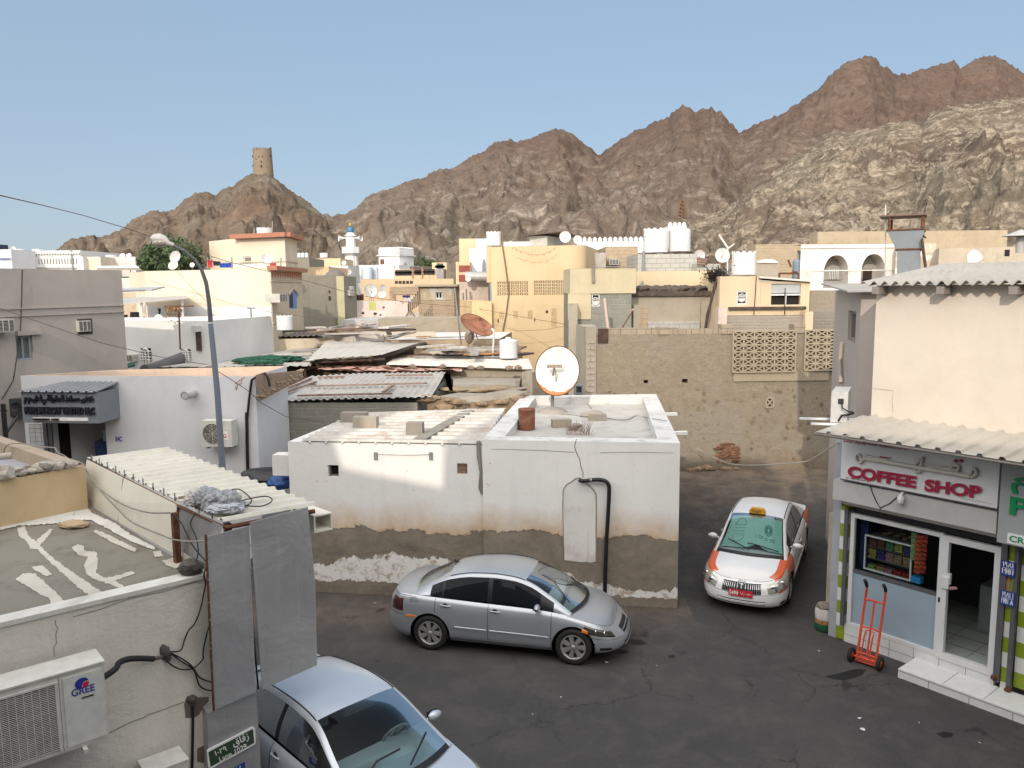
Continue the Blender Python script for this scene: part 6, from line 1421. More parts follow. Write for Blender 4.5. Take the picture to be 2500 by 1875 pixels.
m=MB();u,v=fc.hit(I_(1500,1640));fc.box(m,uD0+.02,uD0+.14,v-.10,v+.10,.03,.06);fc.box(m,uD0+.10,uD0+.15,v-.02,v+.16,-.02,.04);m.build('handle',alum,dr)
m=MB();u,v=fc.hit(J_(1560,140));rL(m,fc.pt(u,v,-.05),.05,3,(1.5,.6,.6));o=m.build('plastic_rag',sI('pink_plastic',(.55,.3,.32),.6));tag(o,'pinkish scrap tied to the shop door handle','rag')
m=MB();u,v=fc.hit(J_(1455,232));fc.box(m,u-.015,u+.015,v-.04,v+.04,.03,.036);m.build('lock',bM,dr)
up0=uD1;up1=fc.hit(J_(2120,700))[0]
striped(up0+.10,up1-.06,-.2,.02,zb_,2.75,sfd,start=0,step=.25)
m=MB();fc.box(m,up0+.005,up0+.095,.25,2.75,.0,.07);fc.box(m,up1-.06,up1,.12,2.75,.0,.07);m.build('shutter_rail',MATS['dark_grey_rail'],sfd)
m=MB();rL(m,fc.pt(up0+.03,.32,.06),.06,4,(1,.8,1));rL(m,fc.pt(up1-.02,.2,.06),.055,7,(1,.8,.8));m.build('padlock',rM,sfd)
m=MB();u,v=fc.hit(J_(2075,60));fc.box(m,u-.03,u+.03,v-.45,v+.2,.021,.03);m.build('wood_strip',sI('ochre_wood',(.36,.24,.11)),sfd)
striped(up1+.01,up1+.22,-.25,-.05,zb_+.2,2.75,sfd,start=1,step=.25)
for lab,c0_,t1,t2 in(('upper blue house number plate reading 1981 on the right shop pillar',(I_(2012,1425),I_(2140,1530)),'\u0661\u0669\u0668\u0661','1981'),('lower blue house number plate reading 1981 A on the right shop pillar',(J_(2006,125),J_(2138,240)),'\u0661\u0669\u0668\u0661 \u0627','1981 A')):
 fq=shift(fc,.08);a=fq.hit(c0_[0]);b=fq.hit((px(c0_[1])[0],px(c0_[0])[1]+6));h=.24;w=b[0]-a[0]
 o=tH('house_number_plate',lab,'sign',fq.pt(a[0],a[1]-h),'blue number plates');g=MB();fq.box(g,a[0],a[0]+w,a[1]-h-.03,a[1]-.03,0,.012);pl_=g.build('plate',sI('blue_enamel',(.02,.06,.26),.35),o)
 g=MB();put_text(g,t1,fq.pt(a[0]+w*.12,a[1]-.13),fc.u,(0,0,1),w*.76,.085,.015,.002,.013);put_text(g,t2,fq.pt(a[0]+w*.1,a[1]-h),fc.u,(0,0,1),w*.8,.085,.02,.002,.013)
 fq.box(g,a[0]+.02,a[0]+w-.02,a[1]-.148,a[1]-.142,.012,.014);g.build('lettering',wl,pl_)
m=MB();us=shift(fc,.62).hit(J_(1080,850))[0];
fc.box(m,us,L_,0,.155,.0,.62);stp=m.build('tiled_step',tw,sfd)
g=MB();fc.box(g,us,L_,.12,.128,.62,.624)
for k in range(12):u=us+.62*k+.5;fc.box(g,u-.003,u+.003,.0,.12,.62,.624);fc.box(g,u+.2-.003,u+.2+.003,.155,.158,.02,.6)
g.build('tile_joint',sI('joint_dark',(.15,.13,.12),.9),stp)
fh_=shift(fc,.30);hb0=fh_.hit(I_(497,720));hb1=fh_.hit(I_(535,905));hu1=fh_.hit(I_(1972,1000))[0]
m=MB();fc.box(m,hb0[0],hu1,hb1[1],hb0[1],.0,.30);sb=m.build('shutter_box',grey,sfd)
m=MB()
for k in range(3):fc.box(m,hb0[0]+.12,hu1,hb1[1]-.035-.033*k,hb1[1]-.008-.033*k,.05,.24-.05*k)
m.build('shutter_slat',sI('cream_slat',(.55,.52,.46),.5),sb)
g=MB();g.tube([fh_.pt(*fh_.hit(p),.01)for p in(I_(830,775),I_(850,840),I_(880,910),I_(918,975),I_(1000,940),I_(1070,880),I_(1125,845))],.008,5);g.tube([fh_.pt(*fh_.hit(p),.01)for p in(I_(918,975),I_(920,1050))],.006,5);o=g.build('cable',cB);tag(o,'thin black cable looping on the grey box under the coffee shop sign','cable')
g=MB();c_=fh_.hit(I_(1120,895));g.lathe([(0,-.09),(.05,-.085),(.055,.04),(.03,.07),(.03,.1),(0,.1)],fh_.pt(c_[0],c_[1],.07),(0,0,1),14);g.tube([fh_.pt(c_[0],c_[1]+.09,.07),fh_.pt(c_[0]+.02,c_[1]+.13,0)],.02,6);o=g.build('lamp_fitting',sI('white_lettering',(.8,.8,.8)));tag(o,'small white lamp fitting on the grey box under the sign','lamp')
fs_=shift(fc,.34);sa=fs_.hit(I_(560,716));sb_=fs_.hit(I_(1972,975));stop_=fs_.hit(I_(567,352))[1]+.15
zs0=(sa[1]+sb_[1])/2
sg_=tH('shop_sign','white coffee shop sign board with dark red letters under the ribbed awning','sign',fs_.pt(sa[0],zs0))
m=MB();fs_.box(m,sa[0],sb_[0],zs0,stop_,-.3,0);brd=m.build('board',sI('white_sign_board',(.72,.73,.74),.35,vs=2,var=.03),sg_)
m=MB();fs_.box(m,sa[0],sb_[0],zs0-.02,zs0,-.3,.015);fs_.box(m,sb_[0],sb_[0]+.02,zs0,stop_,-.3,.012);m.build('frame',sI('dark_grey_rail',(.10,.10,.11)),sg_)
red=sI('dark_red_lettering',(.36,.02,.06),.35);redp=sI('pale_letter_side',(.55,.42,.44),.5)
def stext(s,c0,c1,ytop,mat,bold=.02,ext=.03,off=.0,name='letters',par=brd):
 a=fs_.hit(c0);b=fs_.hit(c1);h=fs_.hit(ytop)[1]-a[1];g=MB();ux=fs_.pt(b[0],b[1])-fs_.pt(a[0],a[1]);put_text(g,s,fs_.pt(*a),ux,Vector((0,0,1)),ux.length,h,bold,ext,off);return g.build(name,mat,par)
stext('COFFEE',I_(632,695),I_(1245,800),I_(634,592),redp,.035,.03);stext('COFFEE',I_(632,695),I_(1245,800),I_(634,592),red,.045,.004,.031)
stext('SHOP',I_(1322,822),I_(1832,895),I_(1325,712),redp,.035,.03);stext('SHOP',I_(1322,822),I_(1832,895),I_(1325,712),red,.045,.004,.031)
stext('CR. 1298847 NO. 184301/2017',I_(610,712),I_(835,748),I_(610,697),red,.0,.002,.002)
ab_='\u0662\u0660\u0661\u0667 \u0661\u0668\u0664\u0663\u0660\u0661 \u0645.\u0628 \u0661\u0662\u0669\u0668\u0668\u0664\u0667 \u062a.\u0633'
stext(ab_,I_(1642,900),I_(1928,950),I_(1642,884),sI('dark_grey_lettering',(.12,.1,.1),.5),.0,.002,.002)
stext('GOOD DESCRIPTIONS TRADING COFFEE',I_(582,383),I_(1165,462),I_(582,352),red,.02,.003,.002)
wlt=sI('cream_raised_letter',(.60,.58,.52),.4)
def sp_(x,y,w=.03):return fs_.pt(*fs_.hit(I_(x,y)),w)
g=MB()
def stroke(pts,r,w=.03):
 g.tube(crv([sp_(x,y,w)for x,y in pts],4),r*1.35,8)
stroke([(1735,690),(1600,668),(1400,634),(1300,618),(1200,600),(1000,565),(880,545),(800,530)],.030)
stroke([(800,530),(770,545),(750,568),(725,560),(705,530),(712,500),(725,490),(745,505),(760,530),(790,530),(795,500),(830,515),(1000,548)],.017)
stroke([(1735,690),(1765,690),(1788,665),(1785,635),(1765,620),(1745,640),(1745,670)],.022)
stroke([(1565,615),(1580,596),(1610,590),(1632,600),(1625,635),(1595,640),(1570,632)],.020);stroke([(1300,575),(1440,592),(1560,610)],.010)
stroke([(1240,600),(1250,570),(1280,545),(1305,525),(1300,560),(1290,600),(1285,640),(1265,652),(1245,640),(1245,620),(1270,612)],.020)
g.build('arabic_word',wlt,brd)
g=MB()
for x in(1605,1655):
 c=sp_(x,552,.02);g.poly([sp_(x-28,552,.02),sp_(x,572,.02),sp_(x+22,555,.02),sp_(x,532,.02)])
g.poly([sp_(915,510,.01),sp_(1022,525,.01),sp_(1022,535,.01),sp_(915,522,.01)]);g.build('diacritic',red,brd)
fn=shift(fc,.36);a=fn.hit(I_(1998,575));b=fn.hit(I_(1965,1282))
ns=tH('shop_sign','grey sign board with green letters at the right edge of the picture','sign',fn.pt(a[0],b[1]));m=MB();fn.box(m,sb_[0]+.03,L_,b[1],stop_,-.35,0);nb_=m.build('board',sI('grey_sign_board',(.36,.38,.39),.4,vs=2,var=.04),ns)
gm=sI('green_lettering',(.01,.26,.10),.35);gms=sI('pale_letter_side',(.55,.42,.44))
def ntext(s,c0,w,h,bold=.03):
 a=fn.hit(c0);g=MB();put_text(g,s,fn.pt(*a),fc.u,(0,0,1),w,h,bold,.035,0);g.build('letters',gm,nb_)
a=fn.hit(I_(2085,1028));top=fn.hit(I_(2090,870))[1];ntext('PU',I_(2085,1028),.62,top-a[1]);
a=fn.hit(I_(2095,840));top=fn.hit(I_(2095,685))[1];ntext('\ufee1',I_(2095,840),.27,top-a[1],.02)
a=fn.hit(I_(2060,1290));m=MB();fn.box(m,a[0],a[0]+1.2,a[1]-.0,a[1]+.16,0,.01);cw=m.build('registration_strip',wl,nb_);g=MB();put_text(g,'CR.12424',fn.pt(a[0]+.03,a[1]+.03),fc.u,(0,0,1),.62,.10,.03,.002,.011);g.build('lettering',gm,cw)
m=MB();fc.box(m,up1+.22,L_,0,.45,-.1,-.02);m.build('tile_plinth',tw,sfd)
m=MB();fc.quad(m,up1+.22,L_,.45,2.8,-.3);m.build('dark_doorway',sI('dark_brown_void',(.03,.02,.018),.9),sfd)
m=MB()
for k in range(14):u=up1+.3+k*.12;fc.box(m,u,u+.02,.45,2.6,-.16,-.14)
m.build('security_grille',bM,sfd)
ht=tH('hand_truck','orange-red two wheeled hand truck leaning against the shop window','hand truck',at(J_(790,790),z=0))
orm=sI('orange_red_paint',(.60,.07,.03),.4,vs=8,var=.15)
wlft=at(J_(655,790),z=0.0);wrt=at(J_(912,875),z=0.0);hu=(wrt-wlft).normalized();hn=Vector((hu.y,-hu.x,0));hn=hn if hn.y<0 else-hn
Wd=(wrt-wlft).length;wr_=.125
b0=wlft+hu*.10+V3(0,0,.12);b1=wrt-hu*.07+V3(0,0,.12)
hh=1.22;lean=-hn*.30
def HT(s,t):return b0 .lerp(b1,s)+(V3(0,0,hh)+lean)*t
m=MB()
for s in(0,1):m.tube([HT(s,-.03),HT(s,.5),HT(s,.96),HT(s,1.03)+hn*.05],.022,8)
for t,a_,b_ in((.80,0,1),(.42,0,1),(.06,0,1)):m.tube([HT(a_,t),HT(.5,t+.012),HT(b_,t)],.018,8)
m.tube([HT(.5,.06),HT(.5,.80)],.018,8);m.tube([HT(.2,.02),HT(.22,.3),HT(.28,.39),HT(.72,.39),HT(.66,.3),HT(.64,.02)],.014,8)
m.tube([wlft+V3(0,0,wr_),wrt+V3(0,0,wr_)],.018,8);m.build('frame',orm,ht)
m=MB()
for k in range(5):p=b0 .lerp(b1,k/4)+V3(0,0,-.08);m.box(p-hn*.0-hu*.04,hu*.08,-hn*.24,V3(0,0,.012))
m.box(b0+V3(0,0,-.085)+-hn*.22,(b1-b0),-hn*.03,V3(0,0,.02));m.build('toe_plate',orm,ht)
for c in(wlft,wrt):
 m=MB();m.lathe([(.07,-.03),(.115,-.032),(wr_,-.01),(wr_,.01),(.115,.032),(.07,.03)],c+V3(0,0,wr_),hu,24);w_=m.build('wheel',CARM['tyre'],ht)
 m=MB();m.lathe([(0,-.025),(.07,-.022),(.07,.022),(0,.025)],c+V3(0,0,wr_),hu,18);m.build('hub',orm,w_)
for s in(0,1):
 m=MB();m.tube([HT(s,.98)+hn*.01,HT(s,1.03)+hn*.05,HT(s,1.07)+hn*.14+V3(0,0,.03)],.029,10);m.build('grip',CARM['tyre'],ht)
p=at(J_(415,505),z=0);sk=tH('rice_sack','white and green printed sack standing beside the striped shop pillar','sack',p)
m=MB()
for rr,z,mt in(((.16,.18,.175),(0,.10,.20),0),):pass
g=MB();g.lathe([(.0,0),(.16,0),(.185,.05),(.18,.16)],p,(0,0,1),20);g.build('green_base',sI('dark_green_sack',(.02,.10,.05),.5),sk)
g=MB();g.lathe([(.18,.16),(.175,.24)],p,(0,0,1),20);g.build('printed_band',sI('orange_print',(.42,.22,.08),.6,vs=25,var=.7),sk)
g=MB();g.lathe([(.175,.24),(.185,.38),(.17,.46)],p,(0,0,1),20);g.build('white_top',sI('white_sack',(.62,.6,.58),.7,vs=10,var=.15),sk)
g=MB();rL(g,p+V3(0,0,.48),.15,3,(1.1,1,.45),2,.4);g.build('folded_rim',sI('grey_brown_sack',(.25,.21,.17),.9,vs=18,var=.4),sk)
g=MB();rnd=random.Random(21)
for k in range(900):
 c=at((rnd.gauss(2020,28),rnd.gauss(1560,16)),z=.004)if k<240 else(RB.lerp(LB,rnd.random()**.8*(1.05 if k<800 else.3))+V3(0,-abs(rnd.gauss(0,.16)),.004));c=c+V3(0,0,gz(c.x,c.y));s_=rnd.uniform(.008,.03);g.poly([c,c+V3(s_,rnd.uniform(-s_,s_),.004),c+V3(rnd.uniform(0,s_),s_,.012)])
o=g.build('debris',sI('brown_litter',(.12,.085,.06),.9,vs=60,var=.8));o['kind']='stuff'
lit=[((2097,1754),.09),((2107,1782),.12),((1482,1618),.10),((1604,1626),.05),((2392,1815),.06),((915,1473),.09),((1300,1744),.04),((1370,1703),.05),((2243,1765),.04),((2000,1590),.05)]
for(x,y),s_ in lit:
 c=at((x,y),z=.012);g=MB();n=6;g.poly([c+V3(s_*rnd.uniform(.25,.5)*math.cos(t),s_*rnd.uniform(.2,.4)*math.sin(t),rnd.uniform(0,.02))for t in fR(0,2*math.pi,n)[:-1]])
 o=g.build('paper_scrap',sI('pale_paper',(.55,.55,.56),.8));tag(o,'scrap of pale paper lying on the dark road','litter','paper scraps on the road')
for lab,pts in(('dark oil stain on the road in front of the hand truck',[(420,920),(520,905),(640,870),(740,855),(790,870),(760,905),(690,935),(600,960),(480,945)]),('small dark stain on the road at the lower right',[(1430,1440),(1500,1420),(1580,1440),(1560,1475),(1470,1475)])):
 g=MB();out=[]
 for i in range(len(pts)):
  a=Vector(pts[i]);b=Vector(pts[(i+1)%len(pts)])
  for j in range(6):q_=a.lerp(b,j/6);d=noise.noise_vector(Vector((q_.x*.04,q_.y*.04,2)))*14;out.append(at(J_(q_.x+d.x,q_.y+d.y*.5),z=.005))
 g.poly(out);o=g.build('oil_stain',sI('oil_dark',(.012,.012,.013),.5));struct(o)
for pts in([(1880,770),(1960,772),(2005,800),(1950,810),(1890,800)],[(1790,850),(1850,845),(1880,860),(1830,875)],[(2155,885),(2200,878),(2212,895),(2170,905)]):
 g=MB();g.poly([at(('K',*q_),z=.005)for q_ in pts]);struct(g.build('oil_stain',sI('oil_dark',(.012,.012,.013),.5)))
A_=lambda x,y:('A',x,y);B_=lambda x,y:('B',x,y);P_=lambda x,y:('P',x,y);V_=lambda x,y:('V',x,y)
W_R=lambda x,y:('W',x,y);X_=lambda x,y:('X',x,y);T_=lambda x,y:('T',x,y);U_=lambda x,y:('U',x,y);M_=lambda x,y:('M',x,y);N_=lambda x,y:('N',x,y);O_=lambda x,y:('O',x,y)
bluew=pL('bluish_white_render',(.63,.64,.66),dirt=(.35,.33,.32),amt=.15,streak=.2,bump=.15)
pinkc=pL('pinkish_cream_render',(.58,.45,.35),amt=.3,bump=.3)
P0=at((50,917),Y=19.6);zsh=P0 .z;P1=at((623,921),z=zsh-.02)
if P1 .y<17:P1=at((623,921),Y=18.2)
bkR=at((735,903),z=zsh-.1);bkL=at((284,905),z=zsh)
shp=Bld('white_shop','bluish white single storey shop with a grey sign box at the left','shop',[P0,P1,at((700,893),z=zsh),at((284,903),z=zsh)],zsh,bluew,roofm=pL('lilac_grey_roof',(.42,.40,.41),amt=.3),parap=.42,pt=.12,capm=pinkc,holes={0:[(('P',805,1150),('P',1675,1900))]})
f=shp.faces[0];h=f.hs[0]
m=MB();f.quad(m,h[0]-.02,h[1]+.02,0,h[3],-2.2);[m.poly(q_)for q_ in([f.pt(h[0],0,-.2),f.pt(h[0],0,-2.2),f.pt(h[0],h[3],-2.2),f.pt(h[0],h[3],-.2)],[f.pt(h[1],0,-.2),f.pt(h[1],0,-2.2),f.pt(h[1],h[3],-2.2),f.pt(h[1],h[3],-.2)],[f.pt(h[0],h[3],-.2),f.pt(h[1],h[3],-.2),f.pt(h[1],h[3],-2.2),f.pt(h[0],h[3],-2.2)],[f.pt(h[0],.02,0),f.pt(h[1],.02,0),f.pt(h[1],.02,-2.2),f.pt(h[0],.02,-2.2)])];m.build('dark_interior',dV,shp.root)
g=MB();u,v=f.hit(P_(1380,1480));f.box(g,u-.1,u+.75,v-.75,v,-.9,-.35);o=g.build('ice_cream_freezer',sI('dark_blue_freezer',(.02,.05,.13),.4));tag(o,'dark blue freezer inside the doorway of the white shop','freezer')
g=MB();f.box(g,u+.1,u+.7,v,v+.28,-.85,-.4);g2=g.build('white_box',sI('pale_blue_box',(.35,.5,.62),.5));tag(g2,'white and blue box on top of the dark blue freezer','box')
m=MB();r_=f.rect(P_(455,1170),P_(735,1400));f.box(m,r_[0],r_[1],r_[2]-.6,r_[3],.0,.02);tp=m.build('tile_panel',sI('white_brick_tile',(.55,.57,.6),.4),shp.root)
m=MB()
for k in range(10):y=r_[2]-.6+(r_[3]-r_[2]+.6)*k/9;f.box(m,r_[0],r_[1],y-.006,y+.006,.02,.023)
for k in range(4):x=r_[0]+(r_[1]-r_[0])*k/3;f.box(m,x-.006,x+.006,r_[2]-.6,r_[3],.02,.023)
m.build('tile_joint',sI('joint_grey',(.30,.28,.24)),tp)
m=MB();f.box(m,h[0]-.22,h[0]-.12,h[2],h[3],0,.06);f.box(m,h[0]-.1,h[0],h[2],h[3],0,.04);m.build('shutter_rail',sI('dark_grey_rail',(.10,.10,.11)),shp.root)
sgb=shift(f,.85);a=sgb.hit(P_(358,1120));b=sgb.hit(P_(1532,1190));tz=sgb.hit(P_(358,680))[1];bz=(a[1]+b[1])/2
sb2=tH('sign_box','grey metal sign box with dark lettering over the white shop door','sign',sgb.pt(a[0],bz));gbx=mS('slate_grey_metal',(.22,.24,.27),ramt=.02,metal=.1)
m=MB();f.box(m,a[0],b[0],bz,tz,0,.85);bx=m.build('box',gbx,sb2)
def stx(s,u0,u1,v0,v1,mt,par=bx,bold=.05,w=.0):g=MB();put_text(g,s,sgb.pt(u0,v0),f.u,(0,0,1),u1-u0,v1-v0,bold,.05,w);return g.build('letters',mt,par)
bl=sI('near_black_letter',(.012,.012,.018),.5);ss=lambda x,y:sgb.hit(P_(x,y))
stx('\u0645 \u0645 \u0634 \ufed3\ufef2 \ufe94\ufed7\ufeae\ufeb8\ufee4\ufedf\ufe8d \ufec2\ufed8\ufeb4\ufee3 \ufebe\ufeaa\ufea7',ss(390,850)[0],ss(1465,880)[0],ss(900,870)[1],ss(900,715)[1],bl)
stx('PURE MUSCAT UNITED LLC',ss(400,1000)[0],ss(1478,1040)[0],ss(900,1020)[1],ss(900,905)[1],bl,bold=.045)
m=MB();u0,u1=ss(515,1080)[0],ss(1365,1120)[0];v0,v1=ss(900,1118)[1],ss(900,1068)[1];sgb.box(m,u0,u1,v0,v1,.0,.02);st_=m.build('phone_strip',sI('white_lettering',(.8,.8,.8)),bx);stx('IIIIIIIII IIII',u0+.03,u0+(u1-u0)*.48,v0+.02,v1-.02,bl,st_,w=.02)
m=MB();g0_=sgb.pt(a[0]-.05,tz+.02,.08);g1_=sgb.pt(b[0]+.02,tz+.02,.08);corr(m,g0_,g1_,f.pt(b[0]+.02,tz+.14,0.02),f.pt(a[0]+.5,tz+.14,.02),pitch=.2,amp=.035,kind='box');m.build('canopy_sheet',mS('grey_ribbed_canopy',(.33,.34,.36),ramt=.05),sb2)
a_=A_
o=outdoor_ac('beige outdoor unit on the white shop wall behind the street lamp',f,f.hit(E_(1632,178))[0],f.hit(E_(1632,178))[1],f.hit(E_(1855,178))[0]-f.hit(E_(1632,178))[0],.62,fan_left=True)
m=MB();u,v=f.hit(E_(1790,95));f.box(m,u-.09,u+.1,v-.1,v+.1,.44,.446);s_=m.build('label_sticker',sI('white_lettering',(.8,.8,.8)),o);m=MB();put_text(m,'LG',f.pt(u-.06,v-.06,.446),f.u,(0,0,1),.13,.1,.03,.001,.001);s2=m.build('sticker_print',sI('red_print',(.62,.03,.06)),o)
m=MB();put_text(m,'IHC',f.pt(*f.hit(E_(893,168)),0),f.u,(0,0,1),.17,.13,.05,.001,.002);o=m.build('stencil_letters',sI('blue_stencil',(.05,.05,.30),.8));tag(o,'blue stencilled letters on the bluish white shop wall','graffiti')
m=MB();u,v=f.hit(A_(1500,1450));m.tube([f.pt(u,v,-.05),f.pt(u-.03,v-.02,.42)],.10,14,cap=False);m.tube([f.pt(u,v,-.05),f.pt(u-.03,v-.02,.41)],.085,14);o=m.build('pipe_stub',pL('grey_pipe',(.42,.42,.42)));tag(o,'short round pipe stub sticking out high on the white shop wall','pipe')
for lab,pth,r_,mt in(('black conduit bending over the right corner of the white shop',[A_(1915,1660),A_(1930,1500),A_(1950,1350),A_(2000,1315),A_(2055,1298),A_(2075,1330),A_(2090,1400)],.03,bM),('black conduit running down the right edge of the white shop wall',[E_(1912,-60),E_(1915,150),E_(1920,420)],.04,bM)):
 m=MB();m.tube([f.pt(*f.hit(p),.06)for p in pth],r_,7);o=m.build('conduit',mt);tag(o,lab,'pipe')
m=MB();
for pts in([(1865,1345),(1812,1378),(1862,1382),(1868,1345)],[(1835,1382),(1822,1430),(1815,1400)],[(1870,1340),(1890,1332)]):m.tube([f.pt(*f.hit(A_(*p)),.004)for p in pts],.008,4)
o=m.build('arrow_graffiti',sI('red_spray',(.55,.12,.08),.8));tag(o,'thin red sprayed arrow on the white shop wall right of the lamp post','graffiti')
rnd0=random.Random(6)
rub=pL('orange_brown_rubble',(.34,.25,.18),amt=.6,bump=1.5,streak=0)
m=MB();q_=[at(B_(78,1312),Y=18.4),at(B_(440,1275),Y=21.5),at(B_(442,1325),Y=21.6),at(B_(105,1500),Y=18.7)];sheet(m,q_,.05)
for k in range(70):t=rnd0 .random();rL(m,q_[3].lerp(q_[2],t)+V3(0,-.05,rnd0 .uniform(0,.22)),rnd0 .uniform(.03,.07),k,(1.5,.8,.6),1)
o=m.build('broken_masonry',rub,shp.root);o['kind']='stuff'
LY=14.6;top=at(M_(905,830),Y=LY+.2);base=at((543,1138),Y=LY);bx_=at((520,800),Y=LY)
dxy=(bx_-base);basez=Vector((base.x+dxy.x*(0-base.z)/(dxy.z),base.y,0))
lamp=tH('street_lamp','tall grey street lamp with a curved arm between the white shop and the shed','street lamp',basez)
pole=mS('grey_blue_pole_paint',(.17,.20,.25),ramt=.05,rough=.5,metal=.1)
m=MB();pp=[basez,at((543,1138),Y=LY),at((530,950),Y=LY),at((521,860),Y=LY),at((514,790),Y=LY)];m.tube(pp,[.07,.058,.054,.05,.045],14);m.build('pole',pole,lamp)
m=MB();pp=[at(A_(*p),Y=LY+.0)for p in((1625,905),(1612,740),(1590,600),(1555,500),(1500,420),(1430,360),(1340,315))];m.tube(pp,[.042,.038,.036,.033,.03,.028,.026],12);m.build('curved_arm',sI('dark_grey_pole',(.10,.10,.11),.5),lamp)
hp=[at(A_(*p),Y=LY)for p in((1345,312),(1300,300),(1230,262),(1165,255))];
m=MB();m.tube([hp[0],hp[1],hp[1].lerp(hp[2],.5)+V3(0,0,.02),hp[2]+V3(0,0,-.0),hp[2].lerp(hp[3],.6),hp[3]],[.03,.05,.085,.10,.078,.03],14);hd_=m.build('lamp_head',sI('pale_grey_lamp_shell',(.40,.39,.38),.45),lamp)
c=hp[2].lerp(hp[1],.12)+V3(0,0,-.055);m=MB();rL(m,c,.12,1,(1.25,.8,.7),3,.0);o=m.build('lens',sI('dull_glass_lens',(.34,.31,.27),.15,coat=1),hd_)
for p in o.data.polygons:p.use_smooth=True
taupe2=pL('warm_grey_render',(.40,.36,.325),dirt=(.2,.17,.14),amt=.2,streak=.25,bump=.25)
Rr=at((296,664),Y=24.0);dl=Vector((math.sin(R(21)),math.cos(R(21))));L2=Rr.to_2d()-dl*9.0
fgl=Face(L2,Rr);ztl=at((150,658),Y=22.0).z
lb=Bld('taupe_building','warm grey two storey building cut by the left edge of the picture','building',[L2,Rr,(Rr.x-6,Rr.y+2.4),(L2 .x-6,L2 .y+2.4)],ztl,taupe2,holes={0:[(A_(118,1015),A_(262,1195))]})
f=lb.faces[0];wI(lb,0,0,'sash',frame=sI('grey_blue_frame',(.30,.33,.36),.5),pane=sI('grey_green_glass',(.13,.15,.14),.15,spec=.5),nv=1)
m=MB();u0,v0=f.hit(A_(115,1010));u1,_=f.hit(A_(290,1010));f.box(m,u0,u1+.05,v0,v0+.12,0,.12);m.build('lintel',taupe2,lb.root)
m=MB()
for y0,y1 in((803,772),(855,822)):a=f.hit(A_(0,y0));b=f.hit(A_(925,y1));f.box(m,0,f.L,b[1]-.03,b[1],0,.035)
m.build('string_course',taupe2,lb.root)
wA('window air conditioner sunk in a dark opening of the warm grey wall',f,A_(605,895),A_(705,975),out=.10,w0=0)
m=MB();u0,u1,v0,v1=f.rect(A_(592,882),A_(715,995));f.quad(m,u0,u1,v0,v1,.012);m.build('dark_surround',sI('blackish_brown',(.05,.04,.035),.9),lb.root)  # flat blackish brown sheet around the unit
wA('big grey window air conditioner at the left picture edge',f,A_(-30,885),A_(118,980),out=.4)
m=MB();m.tube([f.pt(*f.hit(p),.02)for p in(A_(168,500),A_(165,700),A_(155,950),A_(130,1150),A_(100,1350),A_(60,1420),A_(10,1500))],.012,5);o=m.build('cable',cB);tag(o,'thin dark cable hanging down the whole warm grey wall','cable')
m=MB();a=at(P_(110,785),Y=20.4);b=at(P_(330,1045),Y=20.4);m.box((a.x,a.y,b.z),(b.x-a.x,0,0),(0,.4,0),(0,0,a.z-b.z));r0=tH('outdoor_unit','dark green-grey outdoor unit beside the left end of the sign box','air conditioner',(a.x,a.y,b.z),'outdoor air conditioning units');m.build('casing',sI('dark_green_grey_casing',(.05,.06,.06),.5),r0)
m=MB();c=Vector(((a.x+b.x)/2+.05,a.y-.004,(a.z+b.z)/2));m.lathe([(0,0),(.13,0),(.135,.01)],c,(0,-1,0),20);m.build('fan_opening',CARM['dark'],r0)
m=MB();a=at(P_(45,860),Y=16.5);b=at(P_(85,1330),Y=16.5);m.tube([a,b-V3(0,0,2)],.05,8);m.tube([b,at(P_(270,1060),Y=16.9)],.03,6);m.tube([at(P_(0,965),Y=16.5),at(P_(110,965),Y=16.6)],.02,6);o=m.build('scaffold_frame',bM);tag(o,'black steel bracket frame at the left picture edge below the dark unit','bracket')
gblk=bK('grey_green_blockwork',(.22,.215,.185),(.27,.26,.22),(.36,.33,.28),amt=.3)
tblk=bK('tan_blockwork',(.34,.27,.19),(.42,.34,.24),(.30,.25,.19),amt=.3)
wblk=bK('pale_grey_blockwork',(.36,.36,.34),(.42,.41,.38),(.22,.21,.20),amt=.15,smear=.15,msize=.014)
tG=pL('tan_grey_render',(.35,.31,.25),amt=.4,streak=.3,bump=.5)
tinr=mS('weathered_grey_tin',(.40,.385,.36),rust=(.24,.17,.13),ramt=.4,rough=.7,metal=0)
palr=mS('pale_dusty_sheet',(.45,.43,.395),rust=(.33,.24,.18),ramt=.25,rough=.75,metal=0)
tanr=mS('tan_asbestos_sheet',(.40,.34,.26),rust=(.25,.18,.12),ramt=.2,rough=.9,metal=0)
n0=at(B_(92,1515),Y=21.5);n1=at(B_(1432,1478),Y=21.3);f1=at(B_(1552,1272),Y=27.0);f0=at(B_(505,1318),Y=26.0)
zt_=min(n0 .z,n1 .z)-.06
sh1=Bld('block_shed','grey block shed under a weathered corrugated tin roof in the middle','shed',[n0+V3(.15,.1,0),n1+V3(-.4,.1,0),f1,f0],zt_,gblk,roof=False)
m=MB();corr(m,n0,n1,f1,f0,pitch=.2,amp=.04,rows=10,sag=.02,seed=2,jag=.012);m.build('roof_sheet',tinr,sh1 .root)
m=MB();e0=at(B_(755,1262),z=f0 .z+.05);pt4=[at(B_(760,1265),z=3.72),at(B_(1000,1256),z=3.76),at(B_(1085,1328),z=3.66),at(B_(885,1348),z=3.62)];corr(m,pt4[3],pt4[2],pt4[1],pt4[0],pitch=.2,amp=.04,rows=3);o=m.build('loose_sheet',tanr);tag(o,'tan corrugated sheet lying skewed on the grey tin roof','roof sheet')
def onq(c,q=(n0,n1,f1)):
 n=(q[1]-q[0]).cross(q[2]-q[0]).normalized();d=ray(c);o_=Vector((0,0,CAMZ));return o_+d*((q[0]+V3(0,0,.07)-o_).dot(n)/d.dot(n))
